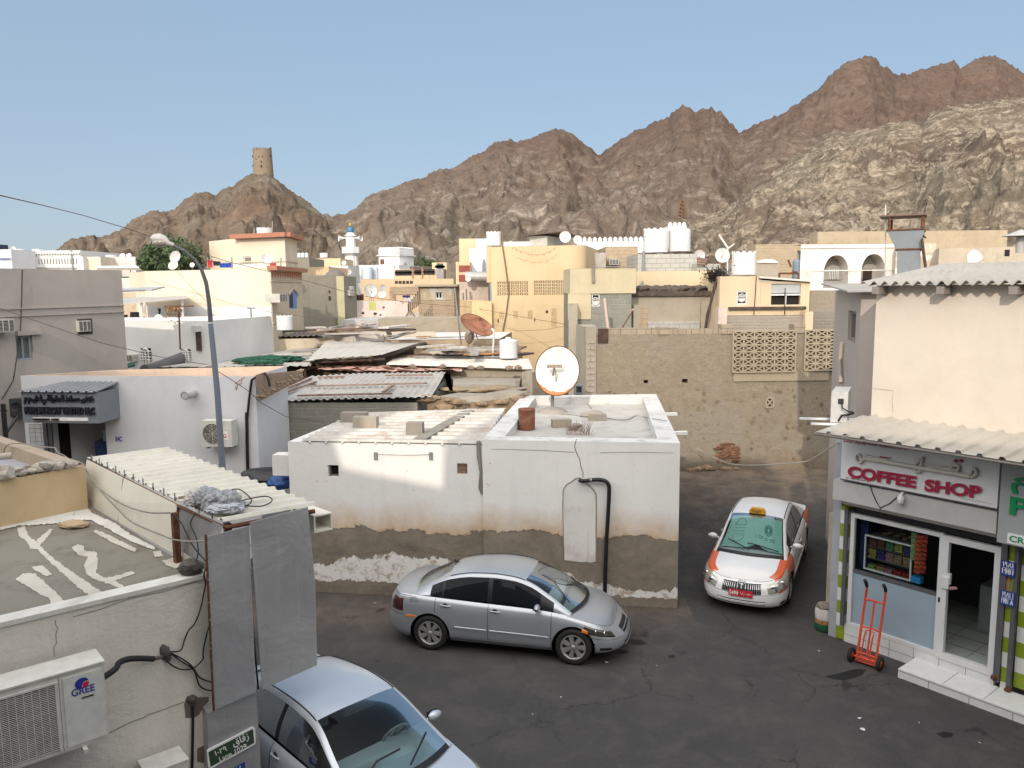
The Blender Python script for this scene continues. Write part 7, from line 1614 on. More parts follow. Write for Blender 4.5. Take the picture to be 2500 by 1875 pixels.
bars=[((490,1405),(1400,1382)),((400,1478),(1130,1462)),((1060,1452),(1135,1400)),((560,1335),(760,1330)),((1080,1322),(1440,1318)),((100,1512),(500,1345)),((200,1490),(540,1370))]
for a,b in bars:
 m=MB();p,q=onq(B_(*a)),onq(B_(*b));d=q-p;s_=Vector((-d.y,d.x,0)).normalized()*.09;m.box(p-s_/2,d,s_,V3(0,0,.045));o=m.build('rusty_bar',sI('rust_brown_bar',(.24,.17,.14),.8,vs=5,var=.4));tag(o,'thin rusty bar or board lying across the weathered tin roofs','board','loose bars and boards on the tin roofs')
m=MB();sheet(m,[onq(B_(92,1512)),onq(B_(180,1508)),onq(B_(520,1330)),onq(B_(470,1335))],.02);m.build('edge_board',sI('grey_board',(.30,.29,.28),.85,vs=5,var=.3),sh1 .root)
pk=sI('pale_red_plastic',(.52,.33,.27),.6,vs=12,var=.35)
rnd=random.Random(31)
for k in range(16):
 x0=640+k*62+rnd.uniform(-20,20);m=MB();p=at(B_(x0,1262+rnd.uniform(-12,12)),z=f0 .z+.10);
 m.grid([[p+V3(a*.9,b*.5,.10*noise.noise(Vector((a*3,b*3,k))))for b in fR(-.5,.5,4)]for a in fR(-.7,.7,8)]);o=m.build('plastic_shred',pk);tag(o,'torn pale red plastic sheeting along the back of the tin roof','plastic sheet','torn plastic along the tin roof')
m=MB();a=[at(B_(*p),Y=22.6+i*.0)for i,p in enumerate(((1525,1305),(1575,1300),(1600,1435),(1570,1430)))];sheet(m,a,.01);o=m.build('plastic_strip',sI('pale_pink_plastic',(.55,.42,.36),.6));tag(o,'pale pink plastic strip hanging down at the right end of the tin roof','plastic sheet')
zA=4.02
pr=tH('tin_roofed_house','house under wide pale sheet roofing with a green net thrown over its edge','house',at(B_(200,1250),Y=27))
c4=[at(A_(1115,1252),Y=27.2),at(B_(500,1243),Y=26.8),at(B_(640,1066),Y=36),at(A_(1760,1130),Y=36)]
zz=c4[0].z
m=MB();corr(m,c4[0],c4[1],c4[2],c4[3],pitch=.32,amp=.014,kind='box',rows=8,sag=0,seed=9,jag=.02);m.build('roof_sheet',palr,pr)
c5=[at(B_(480,1222),Y=27.0),at(B_(1045,1186),Y=27.3),at(B_(1335,1088),Y=31.5),at(B_(620,1075),Y=33)]
for p in c5:p.z+=.12
m=MB();corr(m,c5[0],c5[1],c5[2],c5[3],pitch=.32,amp=.014,kind='box',rows=8,seed=4,jag=.03);m.build('roof_sheet',palr,pr)
m=MB();q=[c4[0]+V3(.8,.7,-.12),c5[1]+V3(-.3,.7,-.14)];m.poly([V3(q[0].x,q[0].y,0),V3(q[1].x,q[1].y,0),q[1],q[0]]);m.poly([V3(q[1].x,q[1].y,0),V3(c5[2].x-.2,c5[2].y,0),c5[2]-V3(.2,0,.15),q[1]]);m.build('wall',sI('dark_earth_wall',(.10,.075,.055),.95,vs=3,var=.5),pr)
dtm=sI('dark_timber',(.07,.05,.04),.9,vs=9,var=.4)
ln_=[(c5[1]+V3(-.4,.05,-.15),c5[2]+V3(.25,0,-.05),.09),(c5[0]+V3(0,.3,-.12),c5[1]+V3(.1,.2,-.16),.05)]
for t in(.1,.4,.7,.95):p=c4[0].lerp(c4[1],t)+V3(0,.35,0);ln_.append((p-V3(0,0,.05),p-V3(0,0,1.0),.05))
for a,b,r_ in ln_:m=MB();m.tube([a,b],r_,7);m.build('roof_pole',dtm,pr)
rnd=random.Random(77);bmats=[sI('grey_board',(.30,.29,.28)),sI('brown_board',(.24,.16,.11),.85,vs=7,var=.4),sI('orange_board',(.42,.22,.10),.8,vs=7,var=.3),sI('dark_timber',(.07,.05,.04)),sI('pinkish_board',(.46,.36,.32),.85,vs=7,var=.3),sI('pale_board',(.52,.49,.45),.85,vs=7,var=.3)]
def pK(a,b,z,w=.12,t=.04,k=0,z2=None):
 m=MB();p=at(a,z=z);q=at(b,z=z2 or z);d=q-p;s_=Vector((-d.y,d.x,0)).normalized()*w;m.box(p-s_/2,d,s_,V3(0,0,t));o=m.build('loose_board',bmats[k%6]);tag(o,'loose weathered board lying among the tin roofs','board','loose bars and boards on the tin roofs');return o
for a,b,z,w,k in(((830,1108),(1290,1072),4.28,.2,2),((1040,1098),(1320,1078),4.3,.12,2),((340,1140),(525,1128),4.2,.3,0),((360,1150),(520,1145),4.2,.2,1),((220,1165),(500,1150),4.2,.15,5),((540,1105),(650,1085),4.2,.15,1),((860,1075),(1060,1062),4.3,.5,3),((700,1072),(900,1066),4.3,.2,4),((45,1168),(200,1160),4.1,.2,0)):
 pK(B_(*a),B_(*b),z,w,.05,k)
gn=sI('dark_green_net',(.02,.085,.055),.9,vs=10,var=.45)
cb=tH('green_net','crumpled dark green net hanging over the edge of the pale sheet roof','net',at(B_(200,1200),z=4.1))
for x,y,r_,sq,sd in((60,1203,.42,(1.6,.9,.3),1),(180,1200,.5,(1.5,.9,.35),4),(300,1190,.42,(1.5,.8,.25),7),(130,1222,.4,(1.7,.6,.25),12),(370,1195,.25,(1.5,.8,.2),9)):cR('net_fold',at(B_(x,y),z=4.06),r_,sq,sd,gn,cb)
m=MB();pl_=[at(B_(*p),Y=26.3)for p in((190,1235),(290,1235),(285,1270),(275,1310),(240,1300),(215,1265))];sheet(m,pl_,.03);m.build('hanging_corner',gn,cb)
wr4=[at(B_(1085,1232),Y=27.2),at(B_(2212,1268),Y=26.2),at(B_(2180,1190),Y=29.5),at(B_(1180,1168),Y=31.0)]
rr_=tH('tin_roofed_house','house under a long white corrugated roof with a small water tank at its right end','house',wr4[1])
m=MB();corr(m,wr4[3],wr4[0],wr4[1],wr4[2],pitch=.38,amp=.04,kind='box',rows=8,seed=6);m.build('roof_sheet',mS('white_corrugated_roof',(.52,.50,.465),rust=(.4,.3,.24),ramt=.15,rough=.7,metal=0),rr_)
m=MB();m.poly([V3(wr4[0].x,wr4[0].y+.3,0),V3(wr4[1].x,wr4[1].y+.3,0),wr4[1]+V3(0,.3,-.08),wr4[0]+V3(0,.3,-.08)]);m.poly([V3(wr4[1].x,wr4[1].y+.3,0),V3(wr4[2].x,wr4[2].y,0),wr4[2]+V3(0,0,-.1),wr4[1]+V3(0,.3,-.1)]);m.build('wall',tG,rr_)
for k,x in enumerate((1290,1520,1736,1808,2028,2100)):
 p=at(B_(x,1258 if k>1 else 1246),z=wr4[1].z+.1);m=MB();rL(m,p,.11,k*3.3,(1.3,.9,.8),1);o=m.build('roof_stone',sI('grey_brown_stone',(.22,.17,.14),.95,vs=12,var=.3));tag(o,'small stone weighing down the edge of the white corrugated roof','stone','stones along the white corrugated roof')
pt5=at(B_(2027,1180),Y=29.0);tank('small ribbed white tank with a lid at the right end of the corrugated roof',pt5,.33,at(B_(2027,1050),Y=29.0).z-pt5 .z,crown=False,rings=8)
mud=pL('mud_brick',(.27,.20,.135),dirt=(.09,.065,.04),amt=.7,streak=0,bump=2.2,fine=8)
slab=pL('grey_roof_slab',(.31,.28,.235),dirt=(.12,.10,.08),amt=.6,streak=0,bump=.9)
ru=tH('mud_brick_ruin','collapsing mud brick house with a sagging roof slab in the centre','ruin',at(B_(1850,1500),Y=23.5))
m=MB();zf_=at(B_(1600,1490),Y=22.2).z
p=[at(B_(1400,1478),Y=21.6),at(B_(1620,1490),Y=21.6),at(B_(1690,1530),Y=21.9),at(B_(2090,1490),Y=22.4),at(B_(2150,1470),Y=22.8)]
for i in range(len(p)-1):m.poly([V3(p[i].x,p[i].y,0),V3(p[i+1].x,p[i+1].y,0),p[i+1],p[i]])
for k in range(70):
 t=rnd.random();i=min(3,int(t*4));q=p[i].lerp(p[i+1],t*4-i);rL(m,q+V3(0,-.05,-rnd.uniform(0,.75)),rnd.uniform(.08,.2),k,(1.6,.7,.6),1)
m.build('wall',mud,ru)
m=MB();s4=[at(B_(*c),z=zf_+dz)for c,dz in(((1480,1478),.02),((1640,1486),.04),((1730,1520),-.08),((1900,1525),-.14),((2080,1478),.0),((2170,1440),.1),((2060,1425),.06),((1850,1455),-.04),((1640,1448),.04))];sheet(m,s4,.09);m.build('sagging_slab',slab,ru)
m=MB();s5=[at(B_(*c),Y=Y_1)for c,Y_1 in(((1600,1385),25.0),((2110,1388),25.0),((2130,1290),28.0),((1600,1300),28.0))];sheet(m,s5,.16);m.build('back_slab',slab,ru)
m=MB();a=at(B_(1600,1392),Y=25.2);b=at(B_(2115,1392),Y=25.2);m.poly([V3(a.x,a.y,1),V3(b.x,b.y,1),b,a]);m.build('dark_gap_wall',sI('dark_earth_wall',(.10,.075,.055)),ru)
m=MB()
for k in range(7):c=at(B_(1600+75*k,1425+8*math.sin(k)),Y=24.2);rL(m,c,.22,k*1.9,(2.2,1,.35),2,.3)
m.build('fallen_slab',pL('brown_fallen_slab',(.26,.20,.13),dirt=(.08,.06,.04),amt=.6,bump=1.2),ru)
m=MB();m.cbox(at(B_(2095,1430),Y=24.6),.12,.12,at(B_(2095,1352),Y=24.6).z-at(B_(2095,1430),Y=24.6).z);m.tube([at(B_(1850,1465),Y=23.9),at(B_(2165,1412),Y=24)],.05,6);m.build('timber',sI('grey_timber',(.24,.21,.19)),ru)
b1_=hO('brown parapet block between the mud ruin and the white flat roofed block',B_(2130,1290),B_(2210,1330),25.2,25.0,slab,depth=1.2,name='block_wall',cat='wall')
crw=pL('stained_cream_render',(.50,.44,.34),dirt=(.28,.26,.2),amt=.4,streak=.4,bump=.3)
w1=hO('long low house with stained cream wall under a dark edged tin roof',V_(1195,830),V_(3620,800),33.5,34.5,crw,depth=4,name='low_house')
m=MB();q0,q1=at(V_(1190,820),Y=33.2),at(B_(615,1002),Y=34.2);corr(m,q0,q1,at(B_(560,965),Y=38),at(V_(1500,770),Y=38),pitch=.22,amp=.05,rows=3,jag=.01);m.build('roof_sheet',mS('dark_brown_grey_tin',(.22,.19,.17),rust=(.12,.08,.06),ramt=.4,rough=.8,metal=0),w1 .root)
m=MB();q=[at(B_(610,1003),Y=34.0),at(B_(1062,995),Y=34.2)];m.box(q[0]-V3(0,0,.62),q[1]-q[0],V3(0,.1,0),V3(0,0,.62));m.build('white_fascia',pL('scuffed_white_board',(.62,.58,.54),amt=.4),w1 .root)
for a,b,z,w,k in(((480,985),(1060,968),4.75,.5,1),((130,985),(620,975),4.7,.3,3),((1070,975),(1265,965),4.9,.9,3),((1060,955),(1250,935),5.0,.5,5),((700,970),(1040,950),4.9,.2,1),((650,955),(820,930),5.0,.15,0),((860,950),(1000,925),5.0,.12,4),((900,925),(1010,955),5.0,.1,0),((480,955),(600,950),4.9,.6,5),((20,985),(200,975),4.7,.3,4),((740,940),(900,940),5.0,.2,1),((560,972),(700,962),4.85,.2,4),((1100,985),(1110,1005),4.6,.2,3)):
 pK(B_(*a),B_(*b),z,w,.06,k)
w2=hO('low block house with a white flat roof in front of the tan parapet',B_(1070,1042),B_(1960,1040),33,33,tblk,depth=5,roofm=pL('white_grey_flat_roof',(.60,.58,.56),dirt=(.3,.28,.25),amt=.5),name='low_house',skew=.5)
for a,b,z,w,k in(((1330,1025),(1420,1020),w2 .zt+.05,.3,2),((1420,1030),(1850,1018),w2 .zt+.05,.08,0),((1110,1030),(1250,990),w2 .zt+.04,.3,0),((1180,1010),(1300,985),w2 .zt+.04,.2,4)):pK(B_(*a),B_(*b),z,w,.05,k)
w3=hO('wide low tan-grey parapet wall behind the white flat roof',B_(1018,882),B_(1720,865),40,40,tG,depth=3,name='parapet_wall',cat='wall')
w4=hO('grey-white low roof edge in front of the mural wall',B_(735,890),B_(1018,885),42,42,pL('grey_white_render',(.46,.45,.44),amt=.5),depth=5,name='low_house')
for a,b,z,w,k in(((1330,1105),(1600,1085),4.35,.25,5),((1400,1130),(1950,1105),4.3,.3,0),((1560,1110),(1700,1105),4.35,.4,5),((1330,1165),(1960,1165),4.0,.3,3),((1500,1155),(1700,1150),4.05,.3,4),((1680,1160),(1960,1150),4.1,.2,2),((1140,1175),(1550,1170),3.98,.15,1),((1300,1180),(1960,1178),3.98,.08,0),((1380,1120),(1640,1145),4.2,.2,3),((1760,1165),(1770,1135),4.2,.3,0),((2100,1165),(2190,1150),4.0,.4,3),((2090,1120),(2140,1100),4.1,.3,1)):
 pK(B_(*a),B_(*b),z,w,.06,k)
for x0,y0,x1,y1 in((1400,1150,1700,1110),(1700,1140,1960,1095)):
 m=MB();q=[at(B_(x0,y0),z=4.15),at(B_(x1,y0-6),z=4.15),at(B_(x1+30,y1),z=4.3),at(B_(x0+60,y1),z=4.3)];corr(m,*q,pitch=.3,amp=.05,rows=2);o=m.build('loose_sheet',tanr);tag(o,'tan corrugated scrap sheet on the clutter behind the white roof, %s one'%('left' if x0<1500 else 'right'),'roof sheet')
w5=hO('low mud house under the board clutter behind the white corrugated roof',B_(1080,1090),B_(2130,1090),30.8,30.8,mud,depth=2.0,zt=3.9,name='low_house')
rd_=at(B_(1785,925),Y=31);base_=at(B_(1740,1035),Y=31.5)
rmat=mS('rusty_dish_metal',(.36,.17,.10),rust=(.20,.085,.05),ramt=.8,rough=.75,metal=.1)
def eD(label,c0,a_px,b_px,Y,base,mat,rim,feed=True):
 """dish whose rim is fitted through a surveyed major (a) and minor (b) half axis"""
 c=at(c0,Y=Y);A=at((px(c0)[0]+a_px[0],px(c0)[1]+a_px[1]),Y=Y)-c;rad=A.length;Bv=at((px(c0)[0]+b_px[0],px(c0)[1]+b_px[1]),Y=Y)-c
 k=min(.999,Bv.length/rad);Bn=Bv.normalized()*rad*k;dep=-math.sqrt(1-k*k)*rad
 Bf=Bn+Vector((0,dep if Bv.z<0 else-dep,0));N_v=A.cross(Bf).normalized()
 if N_v.y>0:N_v=-N_v
 r=tH('satellite_dish',label,'satellite dish',base,'satellite dishes');m=MB();dp=rad*.28
 for off,fl in((0,0),(-.015,1)):
  m.grid([[c+A*(q/8)*math.cos(t)+Bf*(q/8)*math.sin(t)+N_v*(dp*((q/8)**2-1)+off)for t in fR(0,2*math.pi,40)]for q in range(9)],flip=bool(fl))
 ref=m.build('reflector',mat,r)
 m=MB();m.tube([c+A*math.cos(t)+Bf*math.sin(t)for t in fR(0,2*math.pi,40)],rad*.018,6,cap=False);m.build('rim',rim,r)
 m=MB();fp_=c+N_v*rad*.45
 if feed:
  for t in(.6,2.7,4.6):m.tube([c+A*.95*math.cos(t)+Bf*.95*math.sin(t),fp_],rad*.012,5)
  m.lathe([(rad*.06,-.1*rad),(rad*.06,.05*rad),(0,.05*rad)],fp_,N_v,10)
  m.build('feed_arm',rim,r)
 m=MB();bk=c-N_v*dp*1.1
 for dx in(-.35,0,.35):m.tube([bk,Vector(base)+V3(dx*rad,0,0)],rad*.03,6)
 m.build('stand',sI('rust_brown_bar',(.24,.17,.14)),r);return r
eD('big rusty brown satellite dish tilted on a stand among the tin roofs',B_(1785,925),(37,22),(-12,14),31,base_,rmat,rM)
m=MB();p=at(B_(1915,975),Y=29.5);q=at(B_(1905,1185),Y=29.5);m.tube([p,q],.035,6);m.tube([p,p+V3(-.1,0,.1)],.05,6);o=m.build('white_pole',sI('white_conduit',(.6,.58,.55)));tag(o,'thin white pole standing at the right rim of the rusty dish','pole')
m=MB();m.tube([at(B_(1612,640),Y=32),at(B_(1662,1085),Y=32)],.03,6);o=m.build('grey_pole',sT);tag(o,'thin tall grey pole left of the rusty dish','pole')
m=MB();rL(m,at(B_(1722,1015),Y=32),.22,5,(1,1,1.1));o=m.build('loose_stone',pL('grey_stone',(.28,.25,.22)));tag(o,'tan stone at the foot of the rusty dish stand','stone')
mural=pL('pink_white_peeling_mural',(.62,.54,.50),dirt=(.35,.3,.26),amt=.5,streak=.5,patch=(.40,.33,.26),patch_amt=.46,bump=.5)
mw=hO('pinkish white peeling wall with a yellow-green painted square behind the tin roofs',B_(822,745),B_(1252,748),46,46,mural,depth=.5,z0=3,name='peeling_wall',cat='wall')
f=mw.faces[0];m=MB();f.quad(m,*f.rect(B_(950,748),B_(1005,812)),.012);m.build('painted_square',pL('yellow_green_paint',(.46,.47,.16),amt=.2),mw.root)
m=MB();
for x,y,r_ in((905,835,.1),(1000,840,.12),(1040,850,.07),(1065,790,.07)):rr0=jitter_poly(f.hit(B_(x,y)),r_,9,rnd,.7);m.poly([f.pt(a,b,.014)for a,b in rr0])
m.build('dark_chip',sI('blackish_brown',(.05,.04,.035)),mw.root)
hO('low grey-lilac wall piece left of the pink mural wall',B_(742,748),B_(822,745),46.3,46,pL('lilac_grey_paint',(.42,.42,.46),amt=.7,patch=(.3,.24,.18),patch_amt=.42),depth=.5,z0=3,name='peeling_wall',cat='wall')
pyl=pL('flaking_yellow_wall',(.56,.45,.27),dirt=(.3,.25,.18),amt=.4,patch=(.30,.24,.17),patch_amt=.48,bump=.7)
yw=hO('flaking yellow wall with two small vents left of the mural wall',B_(522,760),B_(738,750),45,46,pyl,depth=3,name='old_house',roofm=concm)
f=yw.faces[0];m=MB()
for c in((592,915),(668,912)):u,v=f.hit(B_(*c));f.box(m,u-.13,u+.13,v-.35,v+.35,-.02,.02)
m.build('vent',sI('blackish_brown',(.05,.04,.035)),yw.root)
hutm=pL('grey_blue_faded_render',(.40,.40,.37),dirt=(.35,.28,.2),amt=.7,patch=(.36,.29,.20),patch_amt=.5,bump=.6)
hut=hO('small grey and tan brick hut with a white window behind the mural wall',B_(1330,632),B_(1608,638),47,47,tblk,depth=4,name='brick_hut',cat='hut',holes=[(B_(1463,675),B_(1517,724))]);wI(hut,0,0,nv=1)
f=hut.faces[0];m=MB();h=f.hs[0];r_=f.rect(B_(1342,642),B_(1590,735));f.holes(m,r_[0],r_[1],r_[2],r_[3],[h],.02,.03);m.build('render_coat',hutm,hut.root)
m=MB();f.box(m,-.2,f.L+.2,hut.zt,hut.zt+.12,-4,.3);m.build('roof_slab',tG,hut.root)
m=MB();f=Face(at(B_(1250,850),Y=45.5),at(B_(1335,850),Y=45.5));u0,u1,v0,v1=f.rect(B_(1255,765),B_(1335,868));jali(m,f,u0,u1,v0,v1-.5,5,4,style='o',t=.02);o=m.build('breeze_block_screen',pL('white_grey_concrete',(.55,.53,.5)));tag(o,'white pierced block screen beside the stair right of the mural wall','screen')
m=MB()
for k in range(7):f.box(m,u0+k*.11,u0+.06+k*.11,v1-.5+k*.08,v1+.0+k*.14,.3,.34)
o=m.build('dark_railings',sI('dark_timber',(.07,.05,.04)));tag(o,'dark slatted stair boards left of the brick hut','stair')
m=MB();a=at(B_(1240,872),Y=44);b=at(B_(1300,872),Y=44);tp_=at(B_(1270,815),Y=44);m.tube([a,V3(a.x,a.y,tp_.z-.3),V3(a.x+.2,a.y,tp_.z),V3(b.x-.2,b.y,tp_.z),V3(b.x,b.y,tp_.z-.3),b],.05,6);o=m.build('bent_pipe',sI('rust_brown_bar',(.24,.17,.14)));tag(o,'arched grey pipe sticking up in front of the mural wall','pipe')
tanw=pL('peach_tan_render',(.58,.45,.30),dirt=(.4,.3,.2),amt=.35,streak=.3)
th=hO('wide peach-tan house behind the two white dishes',B_(890,575),B_(1602,570),56,56,tanw,depth=6,name='house')
f=th.faces[0];m=MB()
for k in range(5):u,v=f.hit(B_(1162+k*29,598));f.box(m,u-.1,u+.1,v-.1,v+.1,-.02,.02)
m.build('vent',sI('blackish_brown',(.05,.04,.035)),th.root)
m=MB();u0,u1,v0,v1=f.rect(B_(1115,632),B_(1328,690));f.box(m,u0,u1,v0,v1,-.05,.05);m.build('rough_patch',tblk,th.root)
eD('large white satellite dish in front of the peach-tan house',B_(966,662),(16,0),(0,17),50,at(B_(970,745),Y=50),dM,sT)
eD('medium white satellite dish right of the large one before the peach-tan house',B_(1051,686),(11,0),(0,11),49,at(B_(1050,745),Y=49),dM,sT)
eD('small grey satellite dish partly hidden behind the medium white one',B_(1058,640),(8,0),(0,9),53,at(B_(1056,690),Y=53),sI('grey_dish',(.42,.44,.46),.5),sT)
for lab,x0,x1,y0,y1,col in(('pinkish cloth drying left in the yard behind the mural wall',1112,1135,665,735,(.5,.38,.33)),('tan cloth drying beside the pinkish one',1138,1162,690,740,(.45,.33,.24)),('dark blue cloth on the washing line behind the mural wall',1210,1268,698,716,(.03,.03,.16)),('white cloth hanging below the dark blue cloth',1222,1300,716,760,(.6,.58,.6)),('checked dark cloth hanging beside the white railings of the grey house',842,910,690,738,(.10,.045,.05))):
 m=MB();p=at(B_(x0,y1),Y=48);q=at(B_(x1,y1),Y=48);t_=at(B_(x0,y0),Y=48);cloth(m,p,(1,0,0),(0,0,1),(q-p).length,t_.z-p.z,.05,seed=x0);o=m.build('hanging_cloth',sI('cloth_%d'%x0,col,.9,vs=8,var=.3));tag(o,lab,'laundry','laundry drying in the yards')
gg=pL('grey_green_old_render',(.24,.225,.185),dirt=(.12,.11,.09),amt=.4,streak=.5,bump=.4)
gh1=hO('grey-green two storey house wall beyond the cream house',B_(425,545),B_(700,548),43,44,gg,depth=6,name='old_house',skew=2.0)
gh2=hO('narrow yellow-green stained house strip right of the grey-green wall',B_(698,550),B_(755,552),43.8,43.9,pL('yellow_green_old_render',(.44,.41,.27),amt=.4),depth=5,name='old_house',skew=1.0)
gh3=hO('dark grey house corner with a meter box left of the dishes',B_(755,552),B_(850,560),43.9,46,gg,depth=5,name='old_house')
m=MB();f=gh3 .faces[0]
for c0,c1 in(((792,628),(817,655)),((783,660),(803,700)),((808,662),(820,700))):u0,u1,v0,v1=f.rect(B_(*c0),B_(*c1));f.box(m,u0,u1,v0,v1,0,.15)
m.build('meter_box',sI('pale_meter_box',(.5,.5,.48),.5),gh3 .root)
m=MB();m.tube([at(B_(615,690),Y=42.6),at(B_(628,860),Y=42.6)],.04,6);m.tube([at(B_(372,590),Y=37.5),at(B_(372,860),Y=37.5)],.05,6);m.build('down_pipe',gg,gh1 .root)
f=gh1 .faces[0];m=MB()
for c0,c1 in(((638,660),(652,680)),((637,705),(658,738))):u0,u1,v0,v1=f.rect(B_(*c0),B_(*c1));f.box(m,u0,u1,v0,v1,-.03,.02)
m.build('vent',sI('blackish_brown',(.05,.04,.035)),gh1 .root)
m=MB();f=Face(at(B_(850,700),Y=46),at(B_(905,700),Y=46));u0,u1,v0,v1=f.rect(B_(853,610),B_(885,690));jali(m,f,u0,u1,v0,v1,2,4,style='o',t=.03);o=m.build('breeze_block_screen',pL('white_grey_concrete',(.55,.53,.5)));tag(o,'narrow white pierced screen at the dark grey house corner','screen')
gh4=hO('flat house with rounded arched roof edge behind the grey-green wall',B_(490,480),B_(640,478),52,52,tanw,depth=6,name='house')
m=MB();c=at(B_(690,545),Y=47);m.lathe([(0,.42),(.3,.38),(.5,.24),(.6,0)],c-V3(0,0,.1),(0,0,1),24);o=m.build('grey_dome_cover',sI('dark_grey_cover',(.14,.13,.12),.7));tag(o,'dark grey domed cover on the roof beyond the grey-green wall','cover')
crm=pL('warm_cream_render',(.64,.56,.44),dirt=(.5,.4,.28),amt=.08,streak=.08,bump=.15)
crs=pL('shade_toned_cream_render',(.52,.45,.35),dirt=(.3,.26,.2),amt=.2,streak=.2,bump=.2)  # darker copy of the cream, puts the side wall's shade into its colour
wht=pL('bright_white_render',(.62,.62,.61),dirt=(.45,.42,.38),amt=.12,streak=.18,bump=.15)
cr=at((659,656),Y=33.0);cl=at((354,664),Y=35.5);cz_=cr.z;cbk=at((735,657),z=cz_);cbk=at((735,662),Y=38.8)
ch_=Bld('cream_house','big cream two storey house with a blue pointed window on its shaded side','house',[cl,cr,(cbk.x,cbk.y),(cbk.x-9,cbk.y+1.5)],cz_,crm,parap=0,holes={1:[]})
fF,fS=ch_.faces[0],ch_.faces[1]
m=MB();v_,=(fF.hit((500,749))[1],);fF.box(m,.0,fF.L,0,v_,.0,.02);m.build('white_lower_wall',wht,ch_.root)
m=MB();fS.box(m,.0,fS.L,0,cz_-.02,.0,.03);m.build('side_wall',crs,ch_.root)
v1_=cz_;m=MB();fS.box(m,-.1,fS.L+.1,v1_-.06,v1_+.12,-.1,.30);m.build('cornice',sI('brick_red_paint',(.35,.16,.10),.8),ch_.root)
m=MB()
n=13
for k in range(n):
 u=fS.L*(k+.5)/n;w=fS.L/n*.48;m.add([fS.pt(u-w,v1_-.08,.034),fS.pt(u+w,v1_-.08,.034),fS.pt(u+w*.9,v1_-.25,.034),fS.pt(u,v1_-.42,.034),fS.pt(u-w*.9,v1_-.25,.034)],[(0,1,2,3,4)])
m.build('red_fringe',sI('brick_red_paint',(.35,.16,.10)),ch_.root)
def vv(x,y,w=.04):return fS.pt(*fS.hit(V_(x,y)),w)
awp=[(1955,475),(1952,310),(1965,285),(1990,262),(2020,280),(2040,310),(2042,475)]
m=MB();m.poly([vv(x,y,.036)for x,y in awp]);aw_=m.build('pointed_window',sI('bright_blue_shutter',(.06,.20,.52),.5),ch_.root);m=MB();m.poly([vv(x,y,.042)for x,y in((1960,465),(1958,312),(1972,295),(1995,310),(1998,468))]);m.build('dark_opening',sI('dark_blue_void',(.01,.015,.04),.6),aw_)
m=MB();ar=[(1948,320),(1950,295),(1990,245),(2040,290),(2048,330)];m.tube([vv(x,y,.06)for x,y in ar],.07,6);m.build('pointed_hood',crs,aw_)
m=MB()
for pts in([(1740,165),(2085,180)],[(2020,175),(2020,250)],[(2045,470),(2050,700)],[(1770,640),(1850,640)]):m.tube([vv(x,y,.04)for x,y in pts],.05,4)
m.build('string_course',crs,ch_.root)
wA('window air conditioner beside the blue pointed window of the cream house',fS,V_(1855,310),V_(1945,400),out=.5,w0=.03)
tank('white crenellated tank on the low roof below the blue pointed window',at(V_(1915,715),Y=31),.30,at(V_(1915,565),Y=31).z-at(V_(1915,715),Y=31).z,rings=6)
tw0=at(A_(1842,258),Y=50);tw1=at(B_(300,250),Y=48.5);tb=at(B_(392,268),Y=52)
tz_=tw0 .z;twr=Bld('cream_roof_tower','tall cream block with a red cornice and a white tank on top','tower',[tw0,tw1,(tb.x,tb.y),(tb.x-6,tb.y+1)],tz_,crm,z0=3,holes={0:[(A_(1872,400),A_(1940,462))]})
wI(twr,0,0,'sash',frame=wP,nv=0,pane=sI('brownish_glass',(.20,.17,.14)))
m=MB();
for f in twr.faces[:2]:f.box(m,-.35,f.L+.35,tz_-.05,tz_+.22,-.4,.42)
m.build('cornice',sI('brick_red_paint',(.35,.16,.10)),twr.root)
m=MB();
for f in twr.faces[:2]:f.box(m,0,f.L,tz_-1.5,tz_-1.42,0,.05)
m.build('string_course',crs,twr.root)
tp_=at(B_(146,238),Y=50.5);tank('low white crenellated tank on top of the cream tower block',V3(tp_.x,tp_.y,tz_+.2),.47,.42,rings=3)
m=MB();m.tube([at(B_(205,200),Y=50),at(B_(206,125),Y=50)],.04,5);m.tube([at(B_(65,238),Y=50),at(B_(65,185),Y=50)],.04,5);m.build('aerial',sT,twr.root)
eD('white satellite dish on the right side of the cream tower block',B_(398,345),(5,0),(0,15),52,at(B_(395,400),Y=52),dM,sT,feed=False)
eD('grey satellite dish on the cream house roof before the tower block',B_(165,415),(11,8),(-6,9),40,at(B_(175,465),Y=40),sI('pale_grey_dish',(.5,.5,.5),.5),sT)
eD('tall grey satellite dish on the left end of the cream house roof',A_(1350,400),(13,-4),(-3,-20),36.5,V3(at(A_(1330,495),Y=36.5).x,36.5,cz_),sI('pale_grey_dish',(.5,.5,.5)),sT)
eD('small white dish below the tall grey one on the cream house roof',A_(1335,465),(12,0),(0,11),37.3,V3(at(A_(1335,497),Y=37.3).x,37.3,cz_),dM,sT)
eD('tiny dish with red ring on the cream house roof beside the lamp arm',A_(1482,463),(6,0),(0,6),38,V3(at(A_(1482,490),Y=38).x,38,cz_),dM,sI('brick_red_paint',(.35,.16,.10)))
